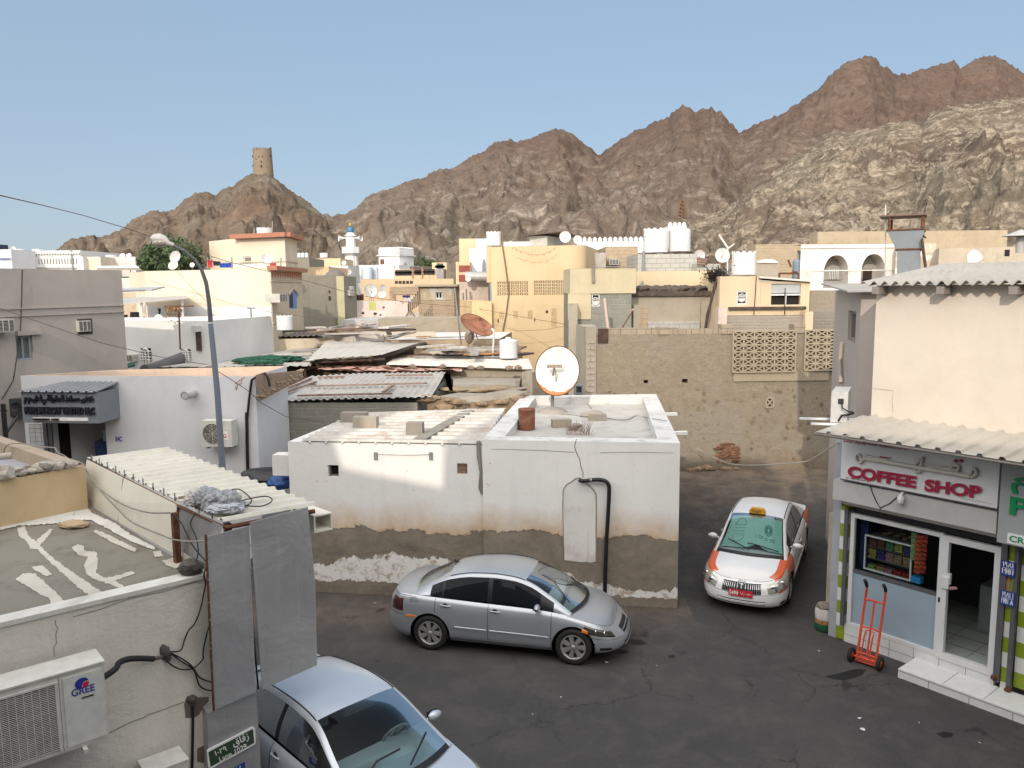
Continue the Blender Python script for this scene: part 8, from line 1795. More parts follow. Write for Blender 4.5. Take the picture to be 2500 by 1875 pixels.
for lab,x0,x1,y0,y1,col in(('red and white flag-like cloth at the left of the roof washing line',1600,1640,425,482,(.45,.05,.05)),('black cloth on the roof washing line',1645,1700,435,470,(.03,.02,.03)),('royal blue cloth on the roof washing line',1697,1795,450,485,(.02,.06,.32)),('long white cloth on the roof washing line',1795,2050,455,482,(.62,.60,.60)),('red cloth at the right end of the roof washing line',2085,2130,450,484,(.5,.06,.08))):
 m=MB();p=at(A_(x0,y1),Y=38.5);q=at(A_(x1,y1),Y=38.5);t_=at(A_(x0,y0),Y=38.5);cloth(m,V3(p.x,p.y,p.z),(1,0,0),(0,0,1),(q-p).length,t_.z-p.z,.05,seed=x0);o=m.build('hanging_cloth',sI('cloth_%d'%x0,col,.9,vs=8,var=.3));tag(o,lab,'laundry','laundry on the cream house roof')
m=MB();wire(m,at(A_(1600,425),Y=38.5),at(A_(2150,445),Y=38.5),.12,.012);m.tube([at(A_(1600,490),Y=38.5),at(A_(1600,405),Y=38.5)],.03,5);m.tube([at(A_(1790,490),Y=38.5),at(A_(1788,405),Y=38.5)],.03,5);m.tube([at(A_(2165,490),Y=38.5),at(A_(2168,410),Y=38.5)],.03,5);o=m.build('washing_line',sT);tag(o,'washing line on posts along the cream house roof','washing line')
wc=at(V_(1058,617),Y=28.5);wz=wc.z;wl_=at(V_(60,622),Y=29.5);wb=at(V_(1770,560),z=wz)
if wb.y<wc.y+2:wb=at(V_(1770,560),Y=36)
wh=Bld('white_house','bright white house with two arched grille windows behind the pale roofs','house',[wl_,wc,wb,(wb.x-9,wb.y+1)],wz,wht,roofm=wht,holes={0:[(V_(290,920),V_(418,1070)),(V_(745,932),V_(862,1050))]})
f=wh.faces[0]
for k in(0,1):
 h=f.hs[k];cx_=(h[0]+h[1])/2;W_=h[1]-h[0];m=MB();t=.03
 f.quad(m,h[0],h[1],h[2],h[3],-.15);wv=m.build('window',sI('dark_brown_glass',(.06,.035,.03),.3),wh.root);m=MB()
 pts=[(cx_-W_*.28,h[2]-.1)]+[(cx_-W_*.28*math.cos(a),h[3]-W_*.34+W_*.30*math.sin(a))for a in fR(0,math.pi,8)]+[(cx_+W_*.28,h[2]-.1)]
 m.tube([f.pt(a,b,.03)for a,b in pts],t,6)
 for j in range(4):y=h[2]+(h[3]-h[2])*(j+.5)/4.6;m.tube([f.pt(h[0],y,.03),f.pt(h[1],y,.03)],t*.8,5)
 m.tube([f.pt(cx_,h[2]-.1,.03),f.pt(cx_,h[3]-.1,.03)],t,5);m.build('arched_grille',wP,wv)
wA('black and white window air conditioner low on the white house wall',f,V_(92,995),V_(200,1075),out=.3,w0=0)
m=MB();u0,u1,v0,v1=f.rect(V_(910,665),V_(978,735));f.box(m,u0,u1,v0,v1,0,.25);bx_=m.build('meter_box',sI('pale_meter_box',(.5,.5,.48)),wh.root);m=MB()
for x in(938,955,970):u,_=f.hit(V_(x,800));f.box(m,u-.035,u+.035,f.hit(V_(x,950))[1],v0,.02,.09)
m.build('conduit',sI('dark_timber',(.07,.05,.04)),bx_)
m=MB();m.tube([at(V_(720,450),Y=28),at(V_(738,935),Y=28)],.03,6);m.tube([at(V_(560,452),Y=28),at(V_(890,448),Y=28)],.025,5);r0=tH('rooftop_aerial','rusty aerial mast with a dead climbing plant in front of the white house','aerial',at(V_(738,935),Y=28));m.build('mast',rM,r0)
m=MB();rnd=random.Random(2)
for k in range(260):
 c=at(V_(rnd.choice([600,620,650,680,715,715])+rnd.gauss(0,22),455+abs(rnd.gauss(0,50))*(1 if rnd.random()<.8 else 2)),Y=28+rnd.uniform(-.3,.3));d=Vector((rnd.uniform(-1,1),rnd.uniform(-1,1),rnd.uniform(-1,.2)))*.11;m.poly([c,c+d,c+d*.5+V3(.03,0,.03)])
m.build('dead_leaves',sI('dead_orange_leaf',(.34,.20,.09),.9),r0)
m=MB();m.tube([at(V_(1535,575),Y=30),at(V_(1532,470),Y=30)],.03,5);m.tube([at(V_(1490,472),Y=30),at(V_(1575,470),Y=30)],.03,5);o=m.build('aerial',sT);tag(o,'short T shaped aerial on the white house roof edge','aerial')
eD('white satellite dish half behind the white house roof edge',V_(492,590),(10,5),(-6,12),31,at(V_(500,640),Y=31),dM,sT,feed=False)
cn=tH('yard_canopy','grey tin canopy on posts over a yard behind the white house','canopy',at(V_(300,600),Y=33));m=MB();q=[at(V_(75,408),Y=32.5),at(V_(808,342),Y=32),at(V_(800,332),Y=34.5),at(V_(75,352),Y=35.5)];sheet(m,q,.08);m.build('canopy_sheet',sI('grey_canopy_tin',(.36,.35,.33),.7,vs=2),cn)
for x,y0,y1 in((300,400,615),(758,350,600),(360,400,600)):m=MB();m.tube([at(V_(x,y0),Y=32.6),at(V_(x+10,y1),Y=32.6)],.055 if x!=360 else.03,8);m.build('post',sI('pale_post',(.55,.54,.52),.6),cn)
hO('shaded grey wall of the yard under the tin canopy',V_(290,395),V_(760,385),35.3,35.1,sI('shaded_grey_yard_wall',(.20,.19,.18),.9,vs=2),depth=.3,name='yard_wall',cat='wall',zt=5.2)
for lab,x0,x1,y0,y1,col in(('black clothes hanging under the tin canopy at the left',85,150,545,590,(.02,.02,.02)),('large black cloth hanging under the tin canopy beside its post',172,285,515,600,(.025,.02,.02)),('dark narrow cloth on the yard wall under the canopy',495,515,475,545,(.03,.03,.035))):
 m=MB();p=at(V_(x0,y1),Y=33);q=at(V_(x1,y1),Y=33);t_=at(V_(x0,y0),Y=33);cloth(m,p,(1,0,0),(0,0,1),(q-p).length,t_.z-p.z,.05,seed=x0);o=m.build('hanging_cloth',sI('black_cloth',(.02,.02,.022),.9));tag(o,lab,'laundry','laundry drying in the yards')
hO('pale grey house wall left of the cream house',V_(55,132),V_(345,132),44,44,pL('pale_grey_render',(.56,.54,.51),amt=.2),depth=5,name='house')
hO('low house with broken tin roof edge below the pale grey wall',V_(65,300),V_(355,300),38.5,38.5,pL('tan_old_wall',(.46,.38,.29),amt=.5),depth=4,name='low_house',roofm=mS('pale_tin',(.5,.5,.5),ramt=.4))
for k,(x,y)in enumerate(((150,270),(250,265),(90,285),(300,268))):
 m=MB();p=at(V_(x,y),z=at(V_(65,300),Y=38.5).z+.1);sheet(m,[p+V3(-1,0,0),p+V3(.9,0,.05),p+V3(.8,1.2,.15),p+V3(-.9,1.2,.1)],.04);o=m.build('loose_sheet',mS('pale_tin',(.5,.5,.5)));tag(o,'crooked pale tin sheet on the low roof left of the cream house','roof sheet','crooked tin sheets on the low roof')
m=MB();sheet(m,[at(V_(100,1100),Y=28.2),at(V_(210,1075),Y=28.2),at(V_(230,1110),Y=27.6),at(V_(120,1140),Y=27.6)],.05);o=m.build('green_plastic',gn);tag(o,'small green plastic sheet below the black and white air conditioner','plastic sheet')
fr=tH('felt_roll','long dark grey felt covered ridge sloping down before the white house','roof edge',at(V_(320,1140),Y=26));m=MB()
cl_=[(335,1142),(450,1120),(600,1070),(760,1020),(900,975),(1050,935),(1150,900),(1225,900)];rs_=[.16,.18,.2,.24,.32,.42,.55,.6]
m.tube([at(V_(x,y+20),Y=26.2+i*.9)for i,(x,y)in enumerate(cl_)],rs_,12);m.build('felt',pL('dark_grey_felt',(.13,.13,.135),amt=.3,bump=.8),fr)
fo=hO('white fort-like building with a scalloped crenellated top at the far left',T_(175,352),T_(1312,370),60,60,wht,depth=8,name='fort_house')
f=fo.faces[0];m=MB()
n=26
for k in range(n):u=f.L*(k+.5)/n;w=f.L/n*.42;m.add([f.pt(u+w*math.cos(a),fo.zt-.2+.7*w*1.6*math.sin(a),.15)for a in fR(0,2*math.pi,10)[:-1]]+[f.pt(u+w*math.cos(a),fo.zt-.2+.7*w*1.6*math.sin(a),-.05)for a in fR(0,2*math.pi,10)[:-1]],[range(10),range(19,9,-1)]+[(i,(i+1)%10,10+(i+1)%10,10+i)for i in range(10)])
m.build('battlement',wht,fo.root)
m=MB()
for k in range(22):u=f.L*(k+1.5)/24;f.box(m,u-.03,u+.03,fo.zt-1.0,fo.zt-.6,-.02,.02)
m.build('slit',sI('shadow_grey',(.16,.15,.14),.9),fo.root)
m=MB();m.tube([f.pt(0,fo.zt-1.25,.05),f.pt(f.L,fo.zt-1.3,.05)],.03,5);m.tube([f.pt(f.L*.88,fo.zt+.1,.1),f.pt(f.L*.89,fo.zt-2.5,.1)],.04,5);m.build('pipe',sT,fo.root)
hO('blue-white building with a blue band cut by the left edge',T_(-200,330),T_(178,340),57,57,bluew,depth=8,name='building',cat='building')
m=MB();f=Face(at(T_(-200,480),Y=56.9),at(T_(178,480),Y=56.9));u0,u1,v0,v1=f.rect(T_(-100,470),T_(172,492));f.box(m,u0,u1,v0,v1,0,.04);o=m.build('blue_band',sI('blue_paint',(.12,.16,.30),.7));tag(o,'blue painted band on the blue-white building at the left edge','band')
m=MB();p=at(T_(30,318),Y=58);m.cbox(p+V3(-1.5,0,0),3,1.5,.3);o=m.build('dark_tank_box',sI('dark_navy_panel',(.015,.02,.045),.5));tag(o,'dark navy box on the roof at the far left edge','box')
for lab,x,y,r_,hh in(('left low white tank on the fort-like building roof',340,352,.38,.22),('right low white tank on the fort-like building roof',610,352,.36,.22),('left white tank rim behind the white villa roof',1545,452,.38,.2),('right white tank rim behind the white villa roof',1815,452,.4,.24)):
 p=at(T_(x,y),Y=63);tank(lab,p-V3(0,0,.1),r_,hh,rings=2,n=20)
eD('white dish edge on the fort-like building roof at the left',T_(212,310),(4,6),(-2,2),62,at(T_(212,350),Y=62),dM,sT,feed=False)
v0_=hO('white villa with stepped cream corner blocks left of the tree',T_(1315,450),T_(1640,452),58,58,crm,depth=6,name='villa');
m=MB();f=v0_.faces[0];u0,u1,v0,v1=f.rect(T_(1315,452),T_(1435,700));f.box(m,u0,u1,v0,v1,0,.5);m.build('white_block',wht,v0_.root)
hO('white villa wing with long flat parapet left of the tree',T_(1630,452),T_(2212,458),60,60,pL('pale_grey_render',(.56,.54,.51)),depth=6,name='villa')
vn=tH('ribbed_veranda','white ribbed veranda awning on the villa left of the tree','veranda',at(T_(1700,650),Y=55));m=MB();a=at(T_(1635,600),Y=56);b=at(T_(2400,605),Y=56);c=at(T_(1640,655),Y=55.5);m.box(V3(a.x,55.6,c.z),V3(b.x-a.x,0,0),V3(0,2,0),V3(0,0,a.z-c.z));m.build('awning',mS('white_ribbed_awning',(.62,.64,.66),ramt=.02),vn)
m=MB();f=Face((a.x,55.6),(b.x,55.6))
for k in range(40):f.box(m,f.L*k/40,f.L*k/40+.08,c.z+.1,a.z-.3,0,.03)
m.build('rib',sI('joint_grey',(.30,.28,.24)),vn)
for x in(2135,2330):m=MB();m.tube([at(T_(x,655),Y=55.8),at(T_(x,790),Y=55.8)],.04,6);m.build('post',sI('pale_post',(.55,.54,.52)),vn)
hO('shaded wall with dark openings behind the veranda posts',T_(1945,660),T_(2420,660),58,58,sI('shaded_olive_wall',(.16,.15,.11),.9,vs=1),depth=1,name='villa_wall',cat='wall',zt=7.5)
for lab,x in(('left white satellite dish on the villa parapet',2000),('right white satellite dish on the villa parapet',2105)):eD(lab,T_(x,430),(6.5,0),(0,6),61,at(T_(x,458),Y=61),dM,sT,feed=False)
def tree(label,c,rad,n,mat,trunkm,base,sq=(1,1,1),seed=1,leaf=.16,name='broadleaf_tree'):
 r=tH(name,label,'tree',base);rnd=random.Random(seed);c=Vector(c)
 m=MB();b=Vector(base);fork=b.lerp(c,.55);m.tube([b,b.lerp(fork,.5)+V3(.1,0,0),fork],[.28,.22,.18],10)
 tips=[]
 for k in range(9):
  a=k*2.4;e=c+Vector((math.cos(a)*rad*.6*sq[0],math.sin(a)*rad*.6*sq[1],rad*sq[2]*rnd.uniform(-.3,.6)));m.tube([fork,fork.lerp(e,.5)+V3(0,0,.2),e],[.12,.07,.03],6);tips.append(e)
 m.build('trunk',trunkm,r);g=MB()
 cl=[]
 for k in range(70):
  d=Vector((rnd.gauss(0,1),rnd.gauss(0,1),rnd.gauss(0,1))).normalized()*rnd.uniform(.35,1.0)**.5
  p=c+Vector((d.x*rad*sq[0],d.y*rad*sq[1],d.z*rad*sq[2]));cl.append((p,rad*rnd.uniform(.16,.34)))
 for k in range(n):
  p,rr=cl[rnd.randrange(len(cl))];d=Vector((rnd.gauss(0,1),rnd.gauss(0,1),rnd.gauss(0,1))).normalized()*rr*rnd.uniform(.6,1.05)
  q=p+d;nrm=(d.normalized()+Vector((rnd.uniform(-.6,.6),rnd.uniform(-.6,.6),rnd.uniform(-.2,.8)))).normalized();t=nrm.orthogonal().normalized();t=Matrix.Rotation(rnd.uniform(0,6.3),3,nrm)@t;s_=nrm.cross(t);L=leaf*rnd.uniform(.6,1.3)
  g.add([q-t*L,q+s_*L*.45,q+t*L,q-s_*L*.45],[(0,1,2,3)],smooth=False)
 g.build('crown',mat,r);return r
leafm=sI('dark_green_leaf',(.06,.10,.035),.7,vs=1.2,var=.5)
tc=at(A_(1310,430),Y=52);tree('dense dark green tree rising behind the cream house roof',tc,2.05,7000,leafm,sI('bark_brown',(.12,.09,.07),.95),V3(tc.x,tc.y,0),(1.0,.8,.62),4,.12)
tc=at(U_(1480,760),Y=95);tree('low green bushy tree beside the white crenellated house',tc,1.3,1600,sI('mid_green_leaf',(.075,.115,.04),.7,vs=1.2,var=.5),sI('bark_brown',(.12,.09,.07),.95),V3(tc.x,tc.y,0),(1.5,.8,.6),9,.14)
YM=120
mn=tH('minaret','white octagonal minaret with a balcony and a blue onion dome','minaret',V3(at(U_(285,900),Y=YM).x,YM,0));cx_=at(U_(270,700),Y=YM).x
def zU(y):return at(U_(270,y),Y=YM).z
def rU(w):return(at(U_(270+w,600),Y=YM)-at(U_(270,600),Y=YM)).length
c=V3(cx_,YM,0);m=MB();m.lathe([(rU(118),zU(1100)),(rU(105),zU(800)),(rU(98),zU(610))],c,(0,0,1),12,smooth=False);m.lathe([(rU(95),zU(612)),(rU(100),zU(600)),(rU(158),zU(560)),(rU(160),zU(450)),(rU(152),zU(450)),(rU(150),zU(475)),(0,zU(475))],c,(0,0,1),8,smooth=False,a0=.4,a1=.4+2*math.pi)
m.lathe([(rU(88),zU(475)),(rU(85),zU(265)),(rU(110),zU(258)),(rU(100),zU(245)),(rU(72),zU(235)),(rU(70),zU(210)),(rU(58),zU(200)),(0,zU(200))],c,(0,0,1),10,smooth=False);m.build('shaft',wht,mn)
m=MB()
for k in range(12):
 a=k*math.pi/6;m.tube([c+Vector((rU(104)*math.cos(a),rU(104)*math.sin(a),zU(780))),c+Vector((rU(97)*math.cos(a),rU(97)*math.sin(a),zU(615)))],.12,4)
m.build('rib',sI('shadow_grey',(.16,.15,.14)),mn)if False else m.build('rib',wht,mn)
m=MB();m.lathe([(rU(56),zU(200)),(rU(60),zU(175)),(rU(60),zU(150)),(rU(50),zU(115)),(rU(25),zU(98)),(rU(6),zU(90)),(0,zU(88))],c,(0,0,1),20);m.build('dome',sI('teal_blue_tile',(.04,.15,.27),.4),mn)
m=MB();m.lathe([(.12,zU(90)),(.3,zU(70)),(.08,zU(60)),(.18,zU(45)),(.04,zU(30)),(0,zU(5))],c,(0,0,1),8);m.build('finial',sI('brass',(.45,.32,.1),.4,.6),mn)
for s in(-1,1):
 m=MB();p=c+V3(s*rU(118),-rU(30),zU(298));m.lathe([(.15,0),(.25,.4),(.5,.7)],p,(s,-.4,0),12);m.tube([p,p-V3(s*1.2,0,0)],.12,5);m.build('loudspeaker',wht,mn)
ch2=hO('white crenellated square house with a round headed window near the minaret',U_(745,590),U_(1105,590),90,89,wht,depth=3.2,name='crenellated_house')
f=ch2 .faces[0];f2=ch2 .faces[1];tz2=at(U_(1105,445),Y=89).z;m=MB()
for ff in(f,f2):ff.box(m,0,ff.L,ch2 .zt,tz2-.35,-.25,.0 if ff is f else-.001);mE(m,ff,0,ff.L,tz2-.35,-.25,.0,.22,.35,.25)
m.build('battlement',wht,ch2 .root);m=MB()
for ff in(f,f2):ff.box(m,-.15,ff.L+.2,ch2 .zt-.12,ch2 .zt,-.1,.2)
for ff in(f,f2):
 for k in range(14):u=ff.L*(k+.5)/14;ff.box(m,u-.04,u+.04,ch2 .zt+.05,ch2 .zt+.5,0,.05)
m.build('cornice',wht,ch2 .root)
m=MB();u0,u1,v0,v1=f.rect(U_(775,665),U_(845,750));f.quad(m,u0,u1,v0,v1,.03);m.build('brown_shutter',sI('brown_shutter',(.12,.06,.04),.7),ch2 .root)
m=MB();u0,u1,v0,v1=f2 .rect(U_(1178,715),U_(1232,835));pts=[(u0,v0),(u1,v0),(u1,v1-(u1-u0)/2)]+[((u0+u1)/2+(u1-u0)/2*math.cos(a),v1-(u1-u0)/2+(u1-u0)/2*math.sin(a))for a in fR(0,math.pi,8)];m.poly([f2 .pt(a,b,.04)for a,b in pts]);m.build('round_headed_window',sI('grey_window',(.3,.31,.3),.4),ch2 .root)
hO('long white house behind the twin tanks near the minaret',U_(395,765),U_(1010,765),84,84,wht,depth=6,name='house',skew=2)
for lab,x,r_ in(('left round white tank beside the minaret',545,95),('right round white tank beside the minaret',690,55)):
 p=at(U_(x,1015),Y=80 if r_>60 else 81);rr0=(at(U_(x+r_,1015),Y=80)-at(U_(x,1015),Y=80)).length;tank(lab,p,rr0,at(U_(x,800),Y=80).z-p.z,crown=False,rings=5,mat=sI('bluish_tank',(.55,.62,.68),.5),n=24,lid=False)
mer=MB();f=Face(at(U_(890,850),Y=79),at(U_(1125,850),Y=79));u0,u1,v0,v1=f.rect(U_(890,740),U_(1125,845));f.box(mer,u0,u1,v0,v1-.5,-.3,0);mE(mer,f,u0,u1,v1-.5,-.3,0,.5,.6);o=mer.build('low_battlement',wht);tag(o,'low white battlement wall in front of the crenellated house','wall')
ph=hO('peach house with pierced white railings before the crenellated house',U_(1010,845),U_(1750,830),66,66,pL('peach_render',(.62,.48,.31),amt=.1),depth=5,name='house')
f=ph.faces[0];m=MB()
for c0,c1,n in(((1035,860),(1325,935),13),((1365,850),(1500,925),6),((1520,838),(1725,925),9)):
 u0,u1,v0,v1=f.rect(U_(*c0),U_(*c1));f.box(m,u0,u1,v0,v1,-.01,.03)
pn_=m.build('railing_panel',wht,ph.root);m=MB()
for c0,c1,n in(((1035,860),(1325,935),13),((1365,850),(1500,925),6),((1520,838),(1725,925),9)):
 u0,u1,v0,v1=f.rect(U_(*c0),U_(*c1))
 for k in range(n):
  for j in range(2):u=u0+(u1-u0)*(k+.5)/n;v=v0+(v1-v0)*(j+.6)/2.3;f.box(m,u-.09,u+.09,v-.14,v+.14,.03,.034)
m.build('railing_hole',sI('shadow_grey',(.16,.15,.14)),pn_)
m=MB()
for x in(1340,1505):u,_=f.hit(U_(x,900));f.box(m,u-.05,u+.05,ph.zt-4,ph.zt+.2,0,.08)
m.build('red_post',sI('brick_red_paint',(.35,.16,.10)),ph.root)
pg=hO('small peach roof block with a pierced white panel right of the peach house',U_(1675,722),U_(1930,722),72,72,pL('peach_render',(.62,.48,.31)),depth=4,name='roof_block',cat='house')
f=pg.faces[0];m=MB()
for k in range(6):
 for j in range(2):u,v=f.hit(U_(1750+k*25,775+j*35));f.box(m,u-.12,u+.12,v-.2,v+.2,.0,.03)
m.build('railing_hole',wht,pg.root)
hO('grey roof hut right of the peach house railings',U_(1750,830),U_(1875,830),64,64,sI('grey_hut',(.30,.29,.30),.8,vs=1),depth=3,name='roof_hut',cat='hut')
hO('dark tin lean-to roof behind the peach railings',U_(1290,790),U_(1690,800),74,74,sI('dark_tin_hut',(.10,.08,.07),.8,vs=1),depth=3,name='roof_hut',cat='hut')
for lab,x0,x1,y,Yv,mt,dp_ in(('peach flat house left of the minaret with small white tank',B_(490,0),B_(730,0),415,75,pL('peach_render',(.62,.48,.31)),6),('dark green-grey house with three small tanks beside the cream tower',B_(388,0),B_(488,0),410,62,gg,5),('low peach block behind the dark grey dome cover',B_(640,0),B_(790,0),470,68,wht,5)):
 hO(lab,B_(x0[1],y),B_(x1[1],y),Yv,Yv,mt,depth=dp_,name='house')
for k,x in enumerate((412,440,470)):
 p=at(B_(x,408),Y=62.5);tank('tiny white tank on the dark green-grey house, %s of three'%('left','middle','right')[k],p,.14,.32,crown=False,rings=2,n=14)
p=at(B_(603,408),Y=76);tank('small white square-shouldered tank on the peach house left of the minaret',p,.38,.40,crown=False,rings=2,n=14,lid=False)
eD('white satellite dish left of the minaret foot',B_(757,447),(6,0),(0,6),67,at(B_(757,475),Y=67),dM,sT,feed=False)
eD('pinkish satellite dish in front of the minaret shaft',U_(225,880),(7,0),(0,10),60,at(U_(230,960),Y=60),sI('pinkish_dish',(.52,.47,.47),.5),sT)
yel=pL('ochre_yellow_render',(.53,.415,.26),dirt=(.45,.33,.18),amt=.2,streak=.2,bump=.2)
ya=at(C_(312,320),Y=39);yb=at(C_(905,320),Y=38.2);zy=at(C_(600,318),Y=38.6).z;ft=Face(ya,yb);pts=[ya.to_2d(),yb.to_2d()];rad0=at(C_(998,320),Y=39.5).x-yb.x+.1
cc=yb.to_2d()-ft.n.to_2d()*rad0
for k in range(1,9):a=k*math.pi/2/8;pts.append(cc+ft.n.to_2d()*rad0*math.cos(a)+ft.u.to_2d()*rad0*math.sin(a))
pts+=[pts[-1]-ft.n.to_2d()*6,ya.to_2d()-ft.n.to_2d()*7.5]
jr=[(C_(358,592),C_(600,700)),(C_(641,585),C_(880,695))]
yh=Bld('yellow_house','tall ochre yellow house with a rounded corner and two pierced screens','house',pts,zy,yel,holes={0:jr})
for p in yh.wall.data.polygons:pass
f=yh.faces[0]
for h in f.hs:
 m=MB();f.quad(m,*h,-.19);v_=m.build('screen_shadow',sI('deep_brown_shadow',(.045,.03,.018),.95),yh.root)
 m=MB();jali(m,f,*h,7,5,w=-.02,t=.022,style='o');m.build('pierced_screen',yel,yh.root)
for x,y,s in((394,850,1),(502,845,1),(613,842,1),(797,828,1.1),(797,902,1.2)):
 m=MB();u,v=f.hit(C_(x,y));jali(m,f,u-.09*s,u+.09*s,v-.16*s,v+.16*s,1,2,w=.02,t=.012,style='o');m.build('small_vent_block',pL('tan_vent_block',(.42,.32,.17)),yh.root)
m=MB()
for x,y,a,b in((368,895,.03,.09),(650,887,.025,.08),(743,825,.06,.06)):u,v=f.hit(C_(x,y));f.box(m,u-a,u+a,v-b,v+b,-.02,.012)
m.build('dark_hole',sI('deep_brown_shadow',(.045,.03,.018)),yh.root)
m=MB();m.tube([f.pt(*f.hit(C_(x,y)),.05)for x,y in((400,205),(405,330),(430,500),(452,680),(430,850),(408,960),(405,990))],.035,6);o=m.build('drain_cable',sI('brown_pipe',(.18,.13,.08),.8));tag(o,'bent brown cable running down the ochre yellow house front','cable')
m=MB();m.tube([at(C_(x,y),Y=37.8)for x,y in((480,325),(530,355),(600,378),(660,385),(720,380),(780,355),(815,325))],.012,5)
for x,y in((480,335),(510,350),(540,365),(600,385),(625,385),(670,388),(720,385),(770,365),(800,340)):p=at(C_(x,y),Y=37.8);m.poly([p+V3(-.04,0,.02),p+V3(.04,0,.02),p-V3(0,0,.07)])
o=m.build('bunting',sI('faded_red_bunting',(.5,.22,.14),.8));tag(o,'sagging string of faded red bunting across the yellow house top','bunting')
ys=Bld('yellow_house_wing','narrow ochre wing at the left side of the yellow house','house',[at(C_(276,322),Y=39.6),at(C_(314,322),Y=39.4),at(C_(316,322),Y=44),at(C_(280,322),Y=44)],at(C_(276,322),Y=39.6).z,yel,z0=at(C_(276,600),Y=39.6).z)
hO('lower ochre wall left of the yellow house',C_(165,745),C_(316,742),38.4,38.6,pL('pale_ochre_render',(.62,.47,.27),amt=.2),depth=4,name='yellow_wall',cat='wall')
ty=at(C_(332,318),Y=41);tank('white ribbed crenellated tank on the left of the yellow house roof',ty,(at(C_(388,318),Y=41)-ty).length,at(C_(332,215),Y=41).z-ty.z,rings=5)
hb_=hO('small metal hut on the yellow house roof',C_(610,240),C_(745,240),42,42,mS('grey_ribbed_hut',(.46,.47,.45),ramt=.1),depth=2.2,z0=zy-.1,name='roof_hut',cat='hut',skew=1.0);f=hb_.faces[0]
m=MB();sheet(m,[f.pt(-.4,hb_.zt+.02,.4),f.pt(f.L+.9,hb_.zt+.25,.4),f.pt(f.L+1.8,hb_.zt+.1,-2.4),f.pt(.6,hb_.zt+.1,-2.4)],.06);m.build('roof',sI('dark_tin_hut',(.10,.08,.07)),hb_.root)
eD('large round white dish on the right of the yellow house roof',C_(884,247),(14,0),(0,16),39.5,at(C_(900,315),Y=39.5),dM,sT)
eD('smaller round white dish right of the large one on the yellow house',C_(980,268),(10.5,0),(0,11.5),40.5,at(C_(985,315),Y=40.5),dM,sT)
eD('small white dish on the roof between the tank and the metal hut',C_(464,300),(7,0),(0,7),44,at(C_(470,318),Y=44),dM,sT,feed=False)
hO('low white parapet behind the metal hut on the yellow house',C_(395,285),C_(610,285),46,46,wht,depth=2,z0=6,name='parapet_wall',cat='wall')
hO('cream block of flats wall left behind the yellow house',C_(65,262),C_(200,262),62,62,pL('peach_render',(.62,.48,.31)),depth=6,name='building',cat='building')
bw=hO('blue-white house with an arched window left of the yellow house',C_(145,335),C_(275,335),52,52,pL('blue_white_render',(.66,.70,.76),amt=.1),depth=5,name='house');f=bw.faces[0]
hO('upper blue-white storey behind the white tank',C_(196,262),C_(300,262),56,56,pL('blue_white_render',(.66,.70,.76)),depth=5,name='house')
m=MB();u0,u1,v0,v1=f.rect(C_(243,430),C_(275,530));f.quad(m,u0,u1,v0,v1-.4,.02);c_=(u0+u1)/2;m.poly([f.pt(c_+(u1-u0)/2*math.cos(a),v1-.4+.5*math.sin(a),.02)for a in fR(0,math.pi,8)]);m.build('arched_window',sI('slatted_grey_window',(.25,.27,.3),.5,vs=20,var=.6),bw.root)
rd2=hO('red and cream balcony house left of the blue-white house',C_(40,440),C_(150,440),50,50,pL('peach_render',(.62,.48,.31)),depth=4,name='house');f=rd2 .faces[0];m=MB()
for y0,y1 in((468,515),(540,592)):u0,u1,v0,v1=f.rect(C_(64,y0),C_(148,y1));f.box(m,u0,u1,v0,v1,0,.06)
m.build('red_panel',sI('dull_red_paint',(.24,.055,.045),.7),rd2 .root)
hO('pinkish peeling wall below the blue-white house',C_(68,595),C_(290,585),44,44,pL('pinkish_peeling_wall',(.56,.47,.41),amt=.5,patch=(.40,.36,.3),patch_amt=.42),depth=3,name='peeling_wall',cat='wall')
p0_=at(C_(115,570),Y=43.5);p1_=at(C_(285,570),Y=43.5);m=MB();m.tube([p0_+V3(0,0,.1),p1_+V3(0,0,.1)],.28,12);o=m.build('silver_duct',sI('crinkled_silver_duct',(.42,.42,.42),.5,.3,vs=9,var=.3));tag(o,'lagged silver duct lying along the wall below the blue-white house','duct')
eD('small white dish at the left end of the silver duct',C_(135,570),(7,0),(0,8),43,at(C_(135,600),Y=43),dM,sT,feed=False)
m=MB()
for x in(40,95,120,150,160):m.tube([at(C_(x,640+x%7*10),Y=42.5),at(C_(x+6,860),Y=42.5)],.05,5)
o=m.build('leaning_poles',sI('grey_timber',(.24,.21,.19)));tag(o,'grey poles leaning in the yard left of the ochre wall','poles')
